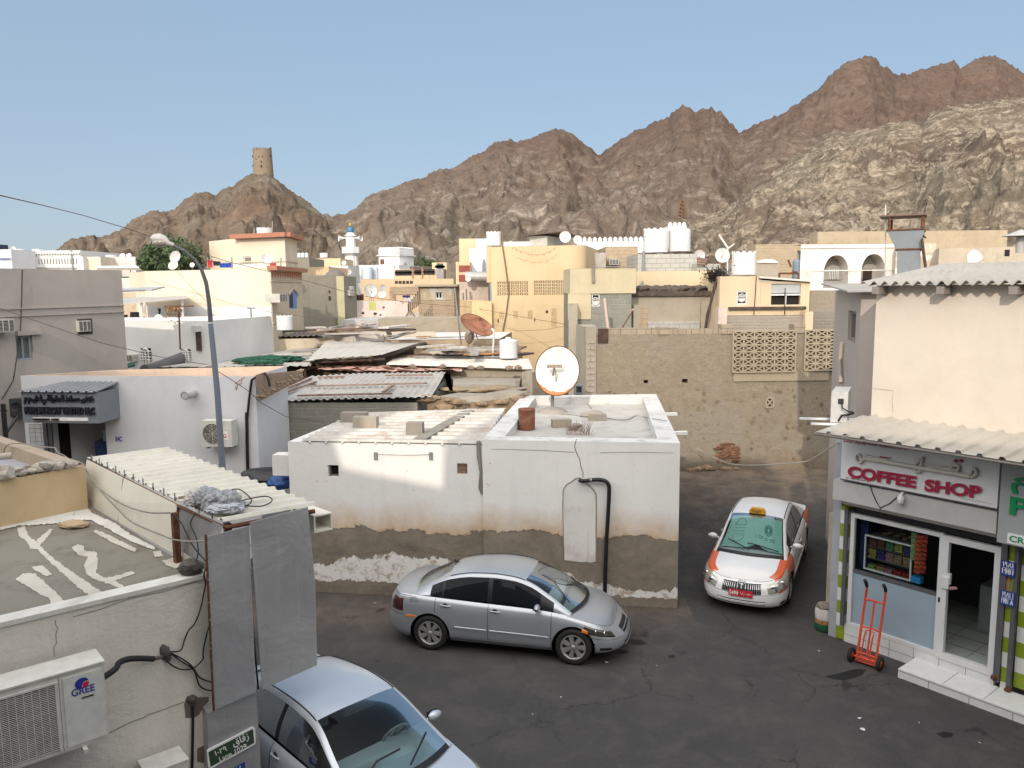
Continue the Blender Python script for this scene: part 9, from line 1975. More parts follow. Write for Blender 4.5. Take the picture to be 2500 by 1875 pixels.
def stonewall():
 t=NT('old_stone_wall');w=t.coord('World');uv=t.coord('UV');s=t.sep(w)
 n=t.noise(w,.7,8,.68,.4);n2=t.noise(w,5,8,.75,.4);fine=t.noise(w,24,5,.8)
 base=t.mix(t.ramp(n,[(.35,0.0),(.68,1.0)]),(.22,.19,.15),(.33,.285,.22))
 base=t.mix(t.ramp(n2,[(.35,0.0),(.7,1.0)]),(.19,.16,.12),base)
 vo=t.new('ShaderNodeTexVoronoi');vo.inputs['Scale'].default_value=4.6;vo.inputs['Randomness'].default_value=1;t.link(w,vo.inputs['Vector'])
 vs=t.math('ADD',vo.outputs['Distance'],t.math('MULTIPLY',t.math('SUBTRACT',n2,.5),.9))
 cr_=t.sep(vo.outputs['Color'])
 st=t.math('MULTIPLY',t.math('LESS_THAN',vs,.30),t.math('GREATER_THAN',cr_[0],.5))
 low=t.math('LESS_THAN',s[2],t.math('ADD',3.3,t.math('MULTIPLY',t.math('SUBTRACT',n,.5),1.5)))
 stm=t.math('MULTIPLY',st,low)
 base=t.mix(t.math('MULTIPLY',stm,.8),base,t.mix(cr_[1],(.05,.038,.03),(.20,.15,.11)))
 base=t.mix(t.math('MULTIPLY',low,t.math('MULTIPLY',t.ramp(t.noise(w,9,4,.8),[(.63,0.0),(.68,1.0)]),.7)),base,(.12,.09,.065))
 mst=t.ramp(t.noise(t.map(uv,(.35,.12,1)),1,5,.6),[(.5,0.0),(.7,1.0)])
 base=t.mix(t.math('MULTIPLY',mst,.35),base,(.22,.19,.13))
 br=t.new('ShaderNodeTexBrick');t.link(uv,br.inputs['Vector'])
 for k,v in(('Scale',1.0),('Mortar Size',.014),('Mortar Smooth',.6),('Brick Width',.46),('Row Height',.23)):br.inputs[k].default_value=v
 base=t.mix(t.math('MULTIPLY',t.ramp(t.noise(w,.55,7,.66,.5),[(.5,0.0),(.56,1.0)]),.6),base,(.235,.22,.195))
 up=t.math('MULTIPLY',t.math('SUBTRACT',1.0,low),t.ramp(n2,[(.4,0.2),(.6,1.0)]))
 base=t.mix(t.math('MULTIPLY',t.math('MULTIPLY',br.outputs['Fac'],up),.38),base,(.14,.11,.08))
 base=t.mix(t.math('MULTIPLY',fine,.3),base,(.5,.42,.3))
 damp=t.math('SUBTRACT',1.0,t.math('DIVIDE',t.math('SUBTRACT',s[2],.6),t.math('MULTIPLY',n,1.6)),clamp=True)
 base=t.mix(t.math('MULTIPLY',damp,.6),base,(.15,.11,.08))
 t.col(base);t.bump(t.math('ADD',t.math('MULTIPLY',stm,.8),t.math('ADD',n2,t.math('MULTIPLY',fine,.4))),1.0,.05);return t.done(.95,0,.15)
stw=stonewall();YS=24.6
sw0=at(C_(1122,985),Y=YS);sw1=at(D_(1700,1000),Y=YS+.3);ztw=at(C_(1500,1002),Y=YS).z
lat=[(D_(246,992),D_(658,1262)),(D_(732,985),D_(1010,1250))]
swl=Bld('stone_wall','high old stone and block wall closing the alley with pierced screens in it','wall',[sw0,sw1,(sw1 .x,sw1 .y+.4),(sw0 .x,sw0 .y+.4)],ztw,stw,z0=-.1,holes={0:[(C_(1490,1352),C_(1524,1378)),(C_(1786,1344),C_(1830,1374)),(D_(476,1446),D_(516,1500))]})
f=swl.faces[0];m=MB()
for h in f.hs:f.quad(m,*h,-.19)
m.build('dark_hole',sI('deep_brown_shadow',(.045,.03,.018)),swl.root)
ztop2=at(D_(450,990),Y=YS).z;m=MB();
for c0,c1 in(((1600,945),(1682,1010)),((2090,925),(2178,1010))):u0,u1,v0,v1=f.rect(C_(*c0),C_(*c1));f.box(m,u0,u1,ztw-.0,v1,-.4,.04)
u0,u1,v0,v1=f.rect(D_(658,945),D_(732,1000));f.box(m,u0,u1,ztw,v1,-.4,.04)
m.build('pier_top',bK('tan_grey_pier',(.30,.25,.19),(.36,.3,.23),(.22,.18,.14),amt=.4),swl.root)
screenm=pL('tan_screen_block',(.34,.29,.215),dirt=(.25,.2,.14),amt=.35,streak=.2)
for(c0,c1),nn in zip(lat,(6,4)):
 u0,u1,v0,v1=f.rect(c0,c1);m=MB();f.quad(m,u0,u1,v0,v1,.012);sb3=m.build('screen_shade_panel',pL('tan_painted_shade',(.15,.12,.085),amt=.3),swl.root);m=MB();jali(m,f,u0,u1,v0,v1,nn,6,w=.10,th=.09,t=.022);m.build('pierced_screen',screenm,swl.root)  # flat panel behind the screen, coloured dark to paint in its shade
m=MB();u0,u1,v0,v1=f.rect(D_(476,1446),D_(516,1500));jali(m,f,u0-.02,u1+.02,v0-.02,v1+.02,1,1,w=.02,t=.025);m.build('small_vent_block',screenm,swl.root)
m=MB();u0,u1,v0,v1=f.rect(D_(250,1262),D_(890,1322));f.box(m,u0,u1,v0,v1,0,.04);m.build('concrete_beam',screenm,swl.root)
m=MB();rnd=random.Random(15)
for k in range(90):
 x=rnd.uniform(1740,1895);y=rnd.gauss(480+abs(x-1820)*.1,42)
 if not 415<y<570:continue
 u,v=f.hit(H_(x,y));rL(m,f.pt(u,v,-.02),rnd.uniform(.05,.13),k,(1.5,.5,.5),1)
m.build('exposed_rubble',sI('reddish_rubble',(.19,.10,.06),.95,vs=6,var=.5),swl.root)
m=MB()
for k in range(60):u,v=f.hit(H_(rnd.uniform(1500,1896),rnd.uniform(600,680)));rL(m,f.pt(u,max(.62,v),.05),rnd.uniform(.06,.14),k,(1.4,.7,.6),1)
m.build('foot_rubble',sI('dusty_brown_rubble',(.27,.19,.13),.95,vs=6,var=.5),swl.root)
m=MB();u=f.hit(C_(1205,985))[0];uE=f.hit(D_(240,1000))[0];k=0
while u<uE:w_=rnd.uniform(.38,.5);f.box(m,u+.006,min(uE,u+w_)-.006,ztw,ztw+(.16 if 4<k<22 else.2),-.3,-.02);u+=w_;k+=1
m.build('coping_block',bK('tan_grey_pier',(.30,.25,.19),(.36,.3,.23),(.22,.18,.14)),swl.root)
lw_=Bld('patterned_pier','patterned grey-tan pier at the left end of the stone wall','pier',[at(C_(1045,945),Y=YS-.2),at(C_(1124,940),Y=YS-.05),(sw0 .x+.1,YS+1.5),(sw0 .x-.5,YS+1.5)],at(C_(1045,945),Y=YS-.2).z,tG,z0=0)
m=MB();f5=lw_.faces[0];u0,u1=.06,f5 .L-.06;zt5=lw_.zt
for k in range(14):
 for j in range(3):u=u0+(u1-u0)*(j+.5+.25*(k%2))/3.4;v=zt5-.45-k*.19;f5 .box(m,u-.05,u+.05,v-.04,v+.04,0,.02)
m.build('raised_pattern',pL('pinkish_grey_render',(.42,.36,.32)),lw_.root)
wires(['pale cable sagging across the foot of the stone wall to the shop corner'],[[at(H_(1585,455),Y=24.2),at(H_(1700,520),Y=23),at(H_(1896,585),Y=21),at(I_(180,570),Y=18),at(I_(350,510),Y=16.5),at(I_(460,440),Y=15.5),at(I_(550,385),Y=14.2)]],cablew,.014)
m=MB();u,v=Face(sw0,sw1).hit(C_(1175,1010));f.box(m,u-.16,u+.16,v-.22,v+.22,.02,.05);o=m.build('wooden_hatch',sI('dark_brown_hatch',(.07,.04,.028),.8,vs=8,var=.4));tag(o,'broken dark brown hatch high on the left of the stone wall','hatch')
for lab,a,b in(('pinkish plank leaning on the grey block wall',X_(505,1000),X_(555,1415)),('thin grey pole leaning towards the right on the block wall',X_(700,1415),X_(870,1135))):
 m=MB();m.tube([at(a,Y=29.5),at(b,Y=28.5)],.075 if 'pink' in lab else.04,4 if 'pink' in lab else 6);o=m.build('leaning_plank',sI('pinkish_plank',(.40,.30,.25),.8));tag(o,lab,'plank')
pyel=pL('pale_yellow_rough_render',(.48,.42,.29),dirt=(.36,.3,.2),amt=.4,streak=.3,bump=.8)
h1=hO('grey block lower storey under the pale yellow box',X_(68,930),X_(852,930),31.05,31.05,gblk if False else bK('green_grey_blockwork',(.20,.21,.185),(.25,.25,.22),(.34,.31,.26),amt=.3),depth=4,name='block_house',cat='house',holes=[(X_(342,940),X_(442,1095))])
wI(h1,0,0,nv=0,nh=2,d=.05)
h2=hO('pale yellow rendered box storey beside the yellow house',X_(62,610),X_(912,600),31,31,pyel,depth=4,z0=at(X_(500,930),Y=31).z-.0,name='yellow_storey',cat='house')
m=MB();f=h1 .faces[0];f.box(m,-.1,f.hit(X_(330,990))[0],h1 .zt-1.0,h1 .zt,.0,.04);m.build('yellow_render',pyel,h1 .root)
m=MB();f=h2 .faces[0];m.tube([f.pt(*f.hit(X_(355,600)),.06),f.pt(*f.hit(X_(362,790)),.06)],.06,6);m.tube([f.pt(*f.hit(X_(355,590)),.06),f.pt(f.L,h2 .zt+.05,.02)],.02,5);o=m.build('drain_pipe',sI('grey_timber',(.24,.21,.19)));tag(o,'short grey drain pipe on the pale yellow box storey','pipe')
h3=hO('grey rendered wall under the dark tarred ledge',X_(852,940),X_(1985,935),32,32,tG,depth=4,name='grey_house',cat='house')
h4=hO('long pale yellow wall above the dark tarred ledge',X_(915,645),X_(1985,628),33.5,33.5,pL('pale_yellow_wall',(.54,.46,.31),dirt=(.4,.32,.2),amt=.2,streak=.15),depth=3,name='yellow_wall',cat='wall')
m=MB();f=h3 .faces[0];
for k in range(60):u=f.L*(k+.5)/60;rL(m,f.pt(u,h3 .zt+.12+.06*noise.noise(Vector((k*.3,0,0))),-.8),.30,k,(1.6,1.5,.65),1)
f.box(m,0,f.L,h3 .zt-.08,h3 .zt+.1,-1.5,.12);m.build('tarred_ledge',sI('dark_brown_tar',(.09,.07,.055),.9,vs=5,var=.5),h3 .root)
m=MB();u0,u1,v0,v1=f.rect(X_(1060,1290),X_(1725,1410));f.box(m,u0,u1,v0,v1,0,.06);m.build('low_block_course',wblk,h3 .root)
m=MB()
for x0,x1,y in((870,960,1075),(1740,1860,1030)):u0,u1,v0,v1=f.rect(X_(x0,y),X_(x1,1410));f.box(m,u0,u1,v0,v1,0,.14)
m.build('pilaster',tG,h3 .root)
m=MB();u0,u1,v0,v1=f.rect(X_(965,1085),X_(1058,1400));f.box(m,u0,u1,v0,v1,0,.03);m.build('brick_infill',tblk,h3 .root)
pc_=Bld('grey_column','grey concrete column with a pierced vent left of the green-grey block wall','column',[at(X_(42,1065),Y=30.2),at(X_(158,1065),Y=30.2),at(X_(158,1065),Y=31),at(X_(42,1065),Y=31)],at(X_(42,1065),Y=30.2).z,tG)
f=Face(at(X_(160,1400),Y=30.4),at(X_(268,1400),Y=30.4));u0,u1,v0,v1=f.rect(X_(160,1372),X_(266,1562));m=MB();f.box(m,u0,u1,v0-1,v1+.1,-.3,-.1);o=m.build('vent_wall',sI('dark_grey_void',(.07,.065,.06),.9));tag(o,'dark recess with pierced blocks beside the grey column','wall');m=MB();jali(m,f,u0,u1,v0+.4,v1,2,2,w=0,style='o',t=.03);m.build('pierced_screen',tG,o)
h5=hO('pale grey block parapet carrying the two big white tanks',X_(935,425),X_(1700,430),36,36,wblk,depth=3.5,name='block_parapet',cat='wall')
m=MB();f=h5 .faces[0];m.tube([f.pt(*f.hit(X_(1003,400)),.1),at(X_(990,845),Y=33.2)],.06,8);o=m.build('drain_pipe',sT);tag(o,'vertical grey drain pipe left below the two big white tanks','pipe')
tnk=at(X_(1163,408),Y=37.2);tb_=[('left big white ribbed water tank with crenellated rim on the block parapet',1163,408,158,118,True),('right big white ribbed water tank with a domed lid on the block parapet',1468,393,138,120,False)]
for lab,x,y,r_,ty_,cr_ in tb_:
 p=at(X_(x,y),Y=37.4);rr0=(at(X_(x+r_,y),Y=37.4)-p).length;tank(lab,p,rr0,at(X_(x,ty_),Y=37.4).z-p.z,crown=cr_,rings=8,n=36)
m=MB();a=at(X_(1005,412),Y=36.6);b=at(X_(1625,395),Y=36.6);
for k in range(5):p=a.lerp(b,k/4);m.box(p-V3(.08,0,.12),V3(.16,0,0),V3(0,1.6,0),V3(0,0,.1))
m.box(a-V3(0,0,.03),b-a,V3(0,.1,0),V3(0,0,.05));o=m.build('tank_stand',sI('dark_timber',(.07,.05,.04)));tag(o,'dark timber stand under the two big white tanks','stand')
hO('low pale block wall right of the tank parapet',X_(1695,550),X_(1995,552),35,35,wblk,depth=2,name='block_wall',cat='wall')
m=MB()
for k in range(3):m.tube([at(X_(1695,475+k*35),Y=34.8),at(X_(1820,500+k*25),Y=34.8)],.06,6)
o=m.build('stacked_pipes',sI('rust_brown_bar',(.24,.17,.14)));tag(o,'stack of rusty pipes below the pink dish on the block wall','pipes')
eD('pinkish white dish half hidden behind the pale block wall',X_(1728,440),(13.5,0),(0,14),36.5,at(X_(1728,560),Y=36.5),sI('pinkish_dish',(.52,.47,.47)),sT,feed=False)
eD('white satellite dish on a mast left of the single white tank',X_(2022,438),(18,0),(0,20),33,at(X_(2000,610),Y=33),dM,sT)
m=MB();m.tube([at(X_(2088,345),Y=33.9),at(X_(2088,400),Y=32.6),at(X_(2085,690),Y=32.6)],.035,6);m.tube([at(X_(1975,175),Y=34),at(X_(2090,345),Y=34)],.05,6);m.tube([at(X_(2090,355),Y=34),at(X_(2175,290),Y=34)],.03,5);o=m.build('aerial_poles',sI('pale_post',(.55,.54,.52)));tag(o,'pale crossed poles sticking up beside the dish on the mast','aerial')
m=MB();m.tube([at(X_(2000,620),Y=32.8),at(X_(2060,640),Y=32.8),at(X_(2060,685),Y=32.8),at(X_(2120,690),Y=32.8)],.04,6);m.tube([at(X_(2120,560),Y=32.8),at(X_(2115,690),Y=32.8)],.03,6);o=m.build('plumbing',sT);tag(o,'grey plumbing pipes at the foot of the mast dish','pipes')
m=MB();rnd=random.Random(44);c=at(X_(1925,680),Y=31.2)
for k in range(900):
 q_=c+V3(rnd.gauss(0,.22),rnd.gauss(0,.12),rnd.gauss(0,.13));
 if k%3==0:q_=at(X_(1885+rnd.gauss(0,14),735+rnd.gauss(0,14)),Y=31.2)
 if k%7==0:q_=at(X_(1950+rnd.gauss(0,12),rnd.uniform(680,860)),Y=31.2)
 d=Vector((rnd.uniform(-1,1),rnd.uniform(-1,1),rnd.uniform(-1,1)))*.13;m.poly([q_,q_+d,q_+d*.4+V3(.04,0,.03)])
o=m.build('dead_black_bush',sI('black_twigs',(.03,.022,.018),.95,vs=20,var=.5));tag(o,'black matted tangle of twigs hanging at the corner of the peach house','bush')
m=MB();m.tube([at(X_(1955,740),Y=31),at(X_(1905,900),Y=31),at(X_(1870,1050),Y=31),at(X_(1830,1200),Y=31),at(X_(1800,1395),Y=31)],[.05,.06,.05,.06,.05],7);o=m.build('bent_hose',sI('dark_timber',(.07,.05,.04)));tag(o,'dark bent hose dropping from the black tangle to the wall','hose')
pe=pL('peach_orange_render',(.57,.46,.32),dirt=(.45,.33,.22),amt=.1,streak=.1)
pz=at(D_(160,620),Y=30.6);ph2=hO('small peach-orange house with a fan window above the stone wall',D_(160,622),D_(436,620),30.6,30.6,pe,depth=4,name='peach_house',z0=3.5,holes=[(D_(274,721),D_(341,811))]);wI(ph2,0,0,nv=0,nh=2,d=.05)
f=ph2 .faces[0];h=f.hs[0];m=MB();m.lathe([(0,0),(.16,0),(.17,.015),(.14,.02)],f.pt((h[0]+h[1])/2,h[3]-.26,-.03),f.n,16);m.build('extractor_fan',sI('pale_meter_box',(.5,.5,.48)),ph2 .root)
f=h1 .faces[0];h=f.hs[0];m=MB();m.lathe([(0,0),(.16,0),(.17,.015),(.14,.02)],f.pt((h[0]+h[1])/2,h[3]-.28,-.03),f.n,16);m.build('extractor_fan',sI('pale_meter_box',(.5,.5,.48)),h1 .root)
ph3=hO('peach wing with a wide open window under a thin white roof',D_(436,660),D_(768,655),30.6,30.6,pe,depth=4,name='peach_house',z0=3.5,holes=[(D_(508,672),D_(702,812))]);f=ph3 .faces[0];h=f.hs[0]
m=MB();f.quad(m,*h,-.18);wv=m.build('window',dV,ph3 .root);m=MB();f.box(m,h[0],h[1],h[2]+(h[3]-h[2])*.55,h[3],-.10,-.07);m.build('corrugated_blind',mS('grey_blind',(.45,.48,.48),ramt=.05),wv);m=MB();zz_=h[2]+(h[3]-h[2])*.48
f.box(m,h[0],h[1],zz_-.03,zz_+.03,-.08,-.03);u=(h[0]+h[1])/2;f.box(m,u-.03,u+.03,h[2],zz_,-.08,-.03);m.build('window_bar',wP,wv)
m=MB();sheet(m,[f.pt(-.1,ph3 .zt+.22,.15),f.pt(f.L+.1,ph3 .zt+.05,.15),f.pt(f.L+.1,ph3 .zt+.1,-4),f.pt(-.1,ph3 .zt+.3,-4)],.07);m.build('thin_roof',pL('white_grey_render2',(.6,.56,.52)),ph3 .root)
m=MB();g_=Face(ph2 .faces[0].o+V3(0,0,0),ph2 .faces[0].o+V3(f.L+ph2 .faces[0].L,0,0));u0,u1,v0,v1=g_.rect(D_(215,828),D_(735,842));g_.box(m,u0,u1,v0,v1,-.05,.12);o=m.build('dark_ledge',sI('dark_brown_tar',(.09,.07,.055)));o.parent=ph2 .root;o.location=-WORLD(ph2 .root)
h6=hO('grey brick wall strip below the peach-orange house',D_(200,888),D_(745,885),30.2,30.2,bK('rough_grey_brick',(.27,.24,.20),(.33,.30,.25),(.36,.32,.26),bw=.3,bh=.12,amt=.3),depth=2,name='brick_wall',cat='wall')
hO('pale pink pilaster left below the peach-orange house',D_(150,830),D_(208,830),30.0,30.0,pL('pale_pink_render',(.6,.5,.43)),depth=.5,name='pilaster_wall',cat='pilaster')
hO('pale orange wall strip between brick strips right of the peach house',D_(737,860),D_(790,860),30.0,30.0,pe,depth=.5,name='pilaster_wall',cat='pilaster')
hO('dark grey brick piece beside the pale orange strip',D_(790,865),D_(935,865),30.3,30.3,bK('rough_dark_brick',(.20,.18,.155),(.26,.23,.2),(.3,.27,.22),bw=.3,bh=.12),depth=.5,name='brick_wall',cat='wall')
ts=at(D_(318,612),Y=32);tank('single tall white crenellated tank on the peach-orange house roof',ts,(at(D_(397,612),Y=32)-ts).length,at(D_(318,465),Y=32).z-ts.z,rings=6)
m=MB();m.tube([at(D_(405,615),Y=30.5),at(D_(400,720),Y=30.5),at(D_(388,885),Y=30.5)],.018,5);m.tube([at(D_(600,700),Y=30.4),at(D_(597,885),Y=30.4)],.018,5);o=m.build('wall_wires',cB);tag(o,'two thin wires running down the peach house fronts','wire')
hO('grey-white patched wall right behind the yellow house',X_(190,405),X_(522,400),42,42,pL('grey_patched_wall',(.44,.40,.37),amt=.4,patch=(.56,.53,.5),patch_amt=.42),depth=3,name='patched_wall',cat='wall')
tst=bK('tan_stone_blocks',(.36,.29,.20),(.43,.35,.25),(.27,.22,.16),bw=.38,bh=.2,amt=.35,smear=.6)
pts,z=front_back(X_(520,330),43,X_(935,290),43,4);sb4=Bld('stone_house','tan stone block house with an air conditioner left of the big tanks','house',pts,z,tst)
wA('window air conditioner on the tan stone block house',sb4 .faces[0],X_(565,485),X_(690,562),out=.4)
cwl=hO('long white crenellated garden wall behind the yellow house',X_(150,265),X_(1010,262),64,64,wht,depth=.6,name='crenellated_wall',cat='wall');f=cwl.faces[0]
m=MB();mE(m,f,0,f.L,cwl.zt,-.5,0,.40,.38,.3);m.build('merlon_row',wht,cwl.root);m=MB()
for k in range(40):u=f.L*(k+.5)/40;f.box(m,u-.06,u+.06,cwl.zt-1.5,cwl.zt-.9,-.02,.02)
m.build('slit',sI('shadow_grey',(.16,.15,.14)),cwl.root)
wt_=hO('white crenellated hill tower at the foot of the brown ridge',X_(1322,60),X_(1560,0),118,118,wht,depth=10,name='crenellated_house');
f=wt_.faces[0];m=MB();mE(m,f,0,f.L,wt_.zt,-.6,0,.6,.55,.3);m.build('battlement',wht,wt_.root)
lm=tH('lattice_mast','small brown lattice mast above the white hill tower','mast',at(O_(160,1065),Y=130));m=MB();b4=[at(O_(x,1068),Y=Y0_)for x,Y0_ in((130,130),(190,130),(190,133),(130,133))];t4=[at(O_(x,955),Y=Y0_)for x,Y0_ in((152,131),(170,131),(170,132),(152,132))]
for i in range(4):m.tube([b4[i],t4[i]],.16,4)
for k in range(5):
 for i in range(4):a=b4[i].lerp(t4[i],k/5);b=b4[(i+1)%4].lerp(t4[(i+1)%4],(k+1)/5);m.tube([a,b],.09,4);m.tube([b4[i].lerp(t4[i],(k+1)/5),b],.09,4)
m.build('lattice',sI('brown_steel',(.14,.08,.05),.8),lm)
hO('long tan terrace wall at the foot of the pale hillside',D_(400,405),D_(1300,395),60,60,tst,depth=2,name='terrace_wall',cat='wall')
hO('upper pale terrace wall on the hillside foot',D_(820,320),D_(2100,335),70,70,pL('tan_terrace',(.40,.33,.23),amt=.4,bump=.8),depth=2,name='terrace_wall',cat='wall')
aw0=at(D_(707,425),Y=50);arh=None
pts,z=front_back(D_(707,408),50,D_(1352,405),50,3)
arw=pL('weathered_white_arch_wall',(.72,.69,.65),dirt=(.38,.32,.27),amt=.55,streak=.35,bump=.4)
ft=Face(pts[0],pts[1]);ar=tH('arched_house','weathered white house with two pointed arches behind the chimney','house',(pts[0].x,pts[0].y,0))
def archpoly(cx,w,vb,vs_,vt):
 L=[(cx-w,vb)]+[(cx-w*math.cos(a)**.85,vs_+(vt-vs_)*math.sin(a)**1.15)for a in fR(0,math.pi/2,9)];return L+[(2*cx-u,v)for u,v in L[::-1][1:]]
arc=[]
for x0,x1,yt in((860,1028,478),(1112,1278,470)):
 a=ft.hit(D_(x0,580));b=ft.hit(D_(x1,580));t_=ft.hit(D_((x0+x1)/2,yt))[1];vb=ft.hit(D_(x0,700))[1];arc.append(archpoly((a[0]+b[0])/2,(b[0]-a[0])/2,vb,a[1]-.1,t_))
m=MB();vb=ft.hit(D_(860,700))[1];prev=0;zt6=z
m.poly([ft.pt(0,0),ft.pt(ft.L,0),ft.pt(ft.L,vb),ft.pt(0,vb)])
for A in arc:
 m.poly([ft.pt(prev,vb),ft.pt(A[0][0],vb),ft.pt(A[0][0],zt6),ft.pt(prev,zt6)])
 for i in range(len(A)-1):
  if abs(A[i+1][0]-A[i][0])>1e-6:m.poly([ft.pt(A[i][0],A[i][1]),ft.pt(A[i+1][0],A[i+1][1]),ft.pt(A[i+1][0],zt6),ft.pt(A[i][0],zt6)])
  m.poly([ft.pt(*A[i]),ft.pt(*A[i+1]),ft.pt(*A[i+1],-1.2),ft.pt(*A[i],-1.2)])
 prev=A[-1][0]
m.poly([ft.pt(prev,vb),ft.pt(ft.L,vb),ft.pt(ft.L,zt6),ft.pt(prev,zt6)]);ft.quad(m,0,ft.L,zt6-.01,zt6,-.6);m.poly([ft.pt(0,zt6),ft.pt(ft.L,zt6),ft.pt(ft.L,zt6,-1.5),ft.pt(0,zt6,-1.5)]);m.build('wall',arw,ar)
m=MB();ft.quad(m,.2,ft.L-.2,vb-.5,zt6-.3,-1.2);bkw=m.build('inner_wall',pL('grey_inner_wall',(.36,.34,.31),amt=.5),ar)
m=MB();
for c0,c1 in(((900,570),(955,645)),((1125,572),(1182,655)),((995,560),(1022,680))):u0,u1,v0,v1=shift(ft,-1.2).rect(D_(*c0),D_(*c1));ft.box(m,u0,u1,v0,v1,-1.2,-1.17)
m.build('inner_window',sI('very_dark_brown',(.03,.02,.015),.8),bkw)
m=MB();u0,u1,v0,v1=shift(ft,-1.1).rect(D_(900,570),D_(955,645))
for k in range(6):u=u0+(u1-u0)*k/5;ft.box(m,u-.03,u+.03,v0,v1,-1.15,-1.12)
m.build('window_bars',wP,bkw)
m=MB();ft.box(m,0,ft.L,ft.hit(D_(800,432))[1],ft.hit(D_(800,425))[1],0,.08);ft.box(m,0,ft.L,ft.hit(D_(800,586))[1],ft.hit(D_(800,580))[1],.0,.05);m.build('string_course',arw,ar)
hO('ruined tan and white wall right of the chimney',D_(1350,405),D_(1620,415),49,48,pL('ruin_white_tan',(.50,.43,.34),amt=.6,patch=(.64,.6,.55),patch_amt=.45,bump=1),depth=2,name='ruined_wall',cat='wall')
rw=hO('long patched tan wall with a white broken arch at the upper right',D_(1640,432),D_(2400,420),46,44,pL('patched_grey_tan_wall',(.44,.38,.30),amt=.5,patch=(.54,.49,.42),patch_amt=.4),depth=2,name='ruined_wall',cat='wall');f=rw.faces[0]
m=MB();pp=[(1830,530),(1828,480),(1850,450),(1880,438),(1905,455),(1930,475),(1932,500),(1900,528)];m.poly([f.pt(*f.hit(D_(x,y)),.03)for x,y in pp]);m.build('white_arch_patch',wht,rw.root)
m=MB();u,v=f.hit(D_(2098,463));f.box(m,u-.12,u+.12,v-.18,v+.18,-.02,.02);m.build('vent',dV,rw.root)
hO('low tan stone wall band above the corrugated eave at the right',D_(1640,548),D_(2400,515),40,38,tst,depth=1,name='stone_band',cat='wall')
hO('grey rough wall between the tank and the arched house',D_(400,525),D_(556,525),42,42,tG,depth=3,name='rough_house',cat='house')
m=MB();c=at(D_(480,528),Y=41.9);f=Face((c.x-3,41.9),(c.x+3,41.9));a=f.hit(D_(412,530));b=f.hit(D_(552,530));t_=f.hit(D_(482,505))[1];m.poly([f.pt(a[0],a[1])]+[f.pt((a[0]+b[0])/2-(b[0]-a[0])/2*math.cos(q_),a[1]+(t_-a[1])*math.sin(q_))for q_ in fR(0,math.pi,12)]+[f.pt(b[0],b[1])]);m.poly([p+V3(0,.3,0)for p in[f.pt(a[0],a[1])]+[f.pt((a[0]+b[0])/2-(b[0]-a[0])/2*math.cos(q_),a[1]+(t_-a[1])*math.sin(q_))for q_ in fR(0,math.pi,12)]][::-1]);o=m.build('arched_coping',wht);tag(o,'low white arched coping left of the arched house','coping')
p=at(D_(672,640),Y=44);tank('blue-grey barrel left of the arched house',p,.20,.95,crown=False,rings=3,mat=sI('blue_grey_barrel',(.16,.20,.25),.6),n=16,lid=False)
m=MB()
for pts_ in(((560,600),(560,635)),((560,602),(690,602)),((690,602),(690,640)),((640,600),(655,590),(680,595)),((620,510),(640,560))):m.tube([at(D_(*q_),Y=40)for q_ in pts_],.05,5)
o=m.build('bed_frame',rM);tag(o,'rusty bed frame and scrap on the roof left of the arched house','scrap')
hO('white flaking pier left end of the arched house',D_(695,560),D_(770,560),49,49,pL('flaking_white_pier',(.66,.62,.56),amt=.6,patch=(.45,.38,.3),patch_amt=.4),depth=1,name='flaking_pier',cat='pier')
hO('rubble filled slope wall below the arched house',D_(770,720),D_(1000,730),43,43,stw,depth=3,name='rubble_wall',cat='wall')
chy=tH('metal_chimney','grey sheet metal chimney with a flared hood and a raised rusty cap','chimney',at(D_(1420,640),Y=18));sh_m=mS('blue_grey_chimney_sheet',(.20,.23,.25),rust=(.15,.08,.05),ramt=.12,rough=.6,metal=.2)
YC=18.0;
def ring(x0,x1,y,d,side=1):a=at(D_(x0+50,y),Y=YC);b=at(D_(x1+50,y),Y=YC);z_=(a.z+b.z)/2;return[V3(a.x,YC,z_),V3(b.x,YC,z_),V3(b.x+d*.0,YC+d,z_),V3(a.x,YC+d,z_)]
def loft(m,r0,r1):
 for i in range(4):m.poly([r0[i],r0[(i+1)%4],r1[(i+1)%4],r1[i]])
m=MB();s0=ring(1345,1468,760,.55);s1=ring(1350,1470,445,.55)
rot=lambda ps,a=R(-28):[sum(ps,Vector())/4+Matrix.Rotation(a,3,'Z')@(p-sum(ps,Vector())/4)for p in ps]
s0,s1=rot(ring(1350,1490,760,.5)),rot(ring(1352,1492,440,.5));h0=rot(ring(1350,1500,438,.55));h1_=rot(ring(1315,1545,305,.85));loft(m,s0,s1);m.build('shaft',sh_m,chy)
m=MB();loft(m,h0,h1_);hd_=m.build('flared_hood',sh_m,chy);m=MB();
for i in range(4):m.tube([h1_[i],h1_[(i+1)%4]],.02,5)
m.build('hood_rim',rM,hd_);m=MB()
for i in range(4):m.tube([h0[i],h0[(i+1)%4]],.025,5)
m.build('hood_seam',rM,hd_)
m=MB();cap=rot(ring(1278,1566,210,1.0));ctr=sum(cap,Vector())/4
for i in range(4):a=h1_[i].lerp(sum(h1_,Vector())/4,.12);m.tube([a,V3(a.x,a.y,cap[0].z-.02)],.035,6)
m.build('cap_post',rM,chy);m=MB();m.add([p for p in cap]+[p+V3(0,0,.03)for p in cap],[(3,2,1,0),(4,5,6,7)]+[(i,(i+1)%4,4+(i+1)%4,4+i)for i in range(4)]);m.build('cap_sheet',mS('rusty_cap_sheet',(.16,.11,.09),ramt=.8),chy)
